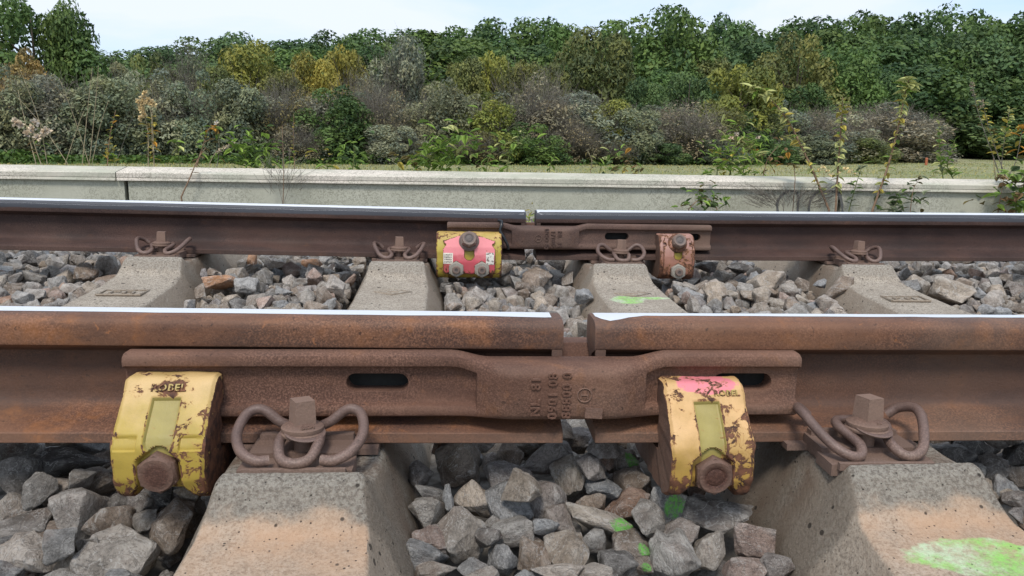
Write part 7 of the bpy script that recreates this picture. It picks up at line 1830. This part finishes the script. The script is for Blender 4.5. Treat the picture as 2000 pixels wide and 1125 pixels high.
weed('leafy_weed', 'green weed behind the wall above the far rail gap', 'weed', [([(990, 337), (994, 305), (1010, 285), (1032, 262)], .005, 'stem_green'), ([(950, 337), (952, 318), (960, 300)], .004, 'stem_green')], B_, [(0, 26, .065, 'bgw', 'ovate', .1, 1, 'bush'), (1, 16, .055, 'gkb', 'ovate', .05, 1, 'bush')])
weed('leafy_weed', 'yellow green weed seen through the gap of the far rail', 'weed', [([(1030, 445), (1034, 428), (1038, 412)], .004, 'stem_green'), ([(1046, 445), (1042, 425)], .003, 'stem_green')], 3.3, [(0, 22, .040, 'byw', 'narrow', .0, .95, 'bush'), (1, 16, .040, 'byk', 'narrow', .0, 1, 'bush')], 'weeds beside the track')
weed('weed', 'tiny green weed right of the far rail gap', 'weed', [([(1072, 339), (1076, 318), (1084, 302)], .003, 'stem_green')], B_, [(0, 10, .05, 'gbw', 'ovate', .1, 1, 'alt')])
weed('weed', 'low mixed weed with a dry brown stalk and curled leaves', 'weed', [([(1152, 341), (1156, 315), (1148, 295)], .004, 'stem_dry'), ([(1170, 341), (1180, 310), (1196, 300)], .004, 'stem_green'), ([(1215, 342), (1222, 325)], .003, 'stem_brown'), ([(1245, 342), (1250, 325)], .003, 'stem_grey')], B_,
     [(0, 8, .05, 'ktw', 'narrow', .2, 1, 'alt'), (1, 20, .06, 'bgwd', 'ovate', .05, 1, 'bush'), (2, 18, .055, 'gyok', 'ovate', .05, 1, 'bush'), (3, 14, .05, 'gkt', 'ovate', .1, 1, 'bush')])
weed('leafy_weed', 'tall bright green weed left of the leaning bramble', 'weed', [([(1425, 345), (1432, 300), (1440, 262)], .006, 'stem_green'), ([(1400, 345), (1402, 315), (1406, 285)], .005, 'stem_green'), ([(1450, 345), (1458, 300), (1478, 268)], .005, 'stem_green'), ([(1490, 345), (1500, 310), (1520, 285)], .004, 'stem_brown')], B_,
     [(0, 72, .080, 'bbgw', 'narrow', .0, 1, 'bush'), (1, 34, .065, 'gyb', 'ovate', .05, 1, 'bush'), (2, 50, .075, 'bgbw', 'narrow', .0, 1, 'bush'), (3, 22, .06, 'gkyto', 'ovate', .05, 1, 'bush')], fluff=((.5, .42, .36), [(1438, 262), (1428, 270), (1480, 268)], .018, 16))
weed('leafy_weed', 'low leafy sprig in front of the wall right of the joint', 'weed', [([(1345, 408), (1362, 392), (1380, 384)], .004, 'stem_brown'), ([(1400, 408), (1392, 394), (1378, 386)], .004, 'stem_brown')], 4.38, [(0, 26, .055, 'gbdk', 'ovate', .0, 1, 'bush'), (1, 26, .055, 'gbd', 'ovate', .0, 1, 'bush')])
weed('dry_plant', 'pinkish brown dry bush in front of the wall at right', 'weed', [([(1530, 408), (1528, 385), (1520, 370)], .003, 'stem_grey'), ([(1560, 408), (1562, 385), (1570, 365)], .003, 'stem_grey')], 4.36, sprays=(330, .085, 'stem_grey', (1482, 378, 1604, 408)))
G_ = 'bramble shoots in front of the wall'
weed('bramble_shoot', 'bramble shoot leaning far left in front of the wall', 'bramble', [([(1619, 410), (1582, 322), (1541, 240), (1502, 192), (1468, 172)], .0085, 'stem_brown')], 4.34, [(0, 64, .050, 'wwywg', 'broad', .08, .85, 'alt'), (0, 24, .070, 'wwb', 'broad', .78, 1, 'alt')], G_)
weed('bramble_shoot', 'upright bramble shoot between the two leaning ones', 'bramble', [([(1632, 410), (1637, 322), (1643, 245), (1646, 190)], .0080, 'stem_brown')], 4.30, [(0, 52, .050, 'wwywg', 'broad', .15, 1, 'alt')], G_)
weed('bramble_shoot', 'tallest bramble shoot, leaning right in front of the wall', 'bramble', [([(1704, 410), (1735, 322), (1756, 240), (1766, 190), (1776, 152)], .0085, 'stem_brown')], 4.32, [(0, 50, .048, 'wwywg', 'broad', .08, .8, 'alt'), (0, 24, .075, 'wbw', 'broad', .80, 1, 'alt')], G_)
weed('weed', 'thin grey green weed between the upright and right bramble shoots', 'weed', [([(1658, 410), (1672, 360), (1686, 318)], .004, 'stem_green'), ([(1553, 350), (1550, 322), (1546, 318)], .003, 'stem_brown')], 4.36, [(0, 22, .055, 'sgd', 'ovate', .05, 1, 'alt'), (1, 6, .045, 'gk', 'ovate', .3, 1, 'alt')])
weed('leafy_weed', 'bluish green low weed right of the right bramble shoot', 'weed', [([(1745, 410), (1752, 392), (1750, 378)], .004, 'stem_green'), ([(1778, 410), (1784, 370), (1800, 342)], .003, 'stem_brown')], 4.36, [(0, 34, .060, 'ssdg', 'ovate', .0, 1, 'bush'), (1, 16, .05, 'sdk', 'ovate', .0, .6, 'bush'), (1, 6, .05, 'sk', 'ovate', .7, 1, 'alt')])
weed('dry_flowers', 'cluster of pale straw flower heads behind the wall', 'weed', [([(1610, 346), (1606, 330)], .002, 'stem_dry'), ([(1650, 346), (1654, 330)], .002, 'stem_dry')], B_, fluff=((.52, .46, .28), [(1600, 332), (1608, 326), (1616, 334), (1640, 336), (1652, 330), (1660, 334), (1668, 340), (1622, 342)], .020, 16))
weed('nettle', 'pair of green nettles behind the wall beside the field post', 'nettle', [([(1842, 350), (1836, 300), (1834, 242)], .0045, 'stem_green'), ([(1862, 350), (1850, 320), (1866, 272)], .0045, 'stem_green')], B_, [(0, 34, .066, 'gwgs', 'ovate', .05, 1, 'pair'), (1, 36, .066, 'bgwg', 'ovate', .05, 1, 'pair')])
weed('nettle', 'tall withered nettles with grey tops at the right end', 'nettle', [([(1955, 352), (1938, 300), (1912, 225), (1898, 160)], .0050, 'stem_grey'), ([(1966, 352), (1945, 292), (1930, 245), (1918, 196)], .0050, 'stem_grey'), ([(1945, 352), (1940, 310)], .004, 'stem_brown')], B_,
     [(0, 30, .052, 'swk', 'ovate', .35, 1, 'pair'), (1, 34, .066, 'ywyk', 'ovate', .25, 1, 'pair')], fluff=((.20, .18, .15), [(1898, 162), (1899, 168), (1900, 176), (1902, 184), (1918, 198), (1919, 206)], .018, 14))
weed('nettle', 'single nettle with drooping pale leaves right of the withered pair', 'nettle', [([(1955, 350), (1958, 300), (1966, 250), (1972, 212)], .0045, 'stem_grey')], B_ + .05, [(0, 34, .064, 'wwgy', 'ovate', .3, 1, 'pair')])
weed('weed', 'orange leaved stem at the right frame edge', 'weed', [([(1966, 350), (1984, 315), (1995, 262), (2001, 240)], .004, 'stem_grey')], B_ - .05, [(0, 12, .08, 'oyo', 'ovate', .4, 1, 'alt')])
weed('leafy_weed', 'olive leafy weed hanging over the wall at the right edge', 'weed', [([(1950, 410), (1955, 380), (1960, 350)], .004, 'stem_brown'), ([(1985, 410), (1984, 370), (1980, 340)], .004, 'stem_green'), ([(2005, 410), (2000, 360), (1998, 335)], .004, 'stem_green')], 4.38,
     [(0, 16, .070, 'kgt', 'broad', .0, 1, 'bush'), (1, 26, .075, 'gkbt', 'broad', .0, 1, 'bush'), (2, 26, .075, 'gdb', 'broad', .0, 1, 'bush')])
# small marker post at the field edge
p = atz(1809, 318, -.30); p.y = min(p.y, 30); p = at(1809, 318, 30)
bm = bmesh.new(); add_prism(bm, 8, .055, .050, -.1, .26); lathe(bm, [(.058, .26), (.050, .285), (.02, .30)], 8)
tag(link('marker_post', bm_mesh('marker_post', bm, flat('orange_post', (.42, .13, .06)), 40), None, (p.x, 30, ground_z(p.x, 30))), 'small orange red post at the field edge before the purplish shrubs', 'post')

# ---------------------------------------------------------------- look-alikes: say which one, counted from the left
def tell_apart():
    same = {}
    for o in SC.objects:
        if o.parent is None and o.get('label') and o.get('category'): same.setdefault(o['label'], []).append(o)
    order = ('leftmost', 'second', 'third', 'fourth', 'fifth', 'sixth')
    for lab, os_ in same.items():
        if len(os_) < 2: continue
        os_.sort(key=lambda o: (o.location - CAM).dot(RT) / (o.location - CAM).dot(FW))
        for k, o in enumerate(os_):
            word = ('left one' if k == 0 else 'right one') if len(os_) == 2 else ('%s from left' % order[min(k, 5)] if k else 'leftmost')
            o['label'] = lab.replace(', ', ' ') + ', ' + word
tell_apart()
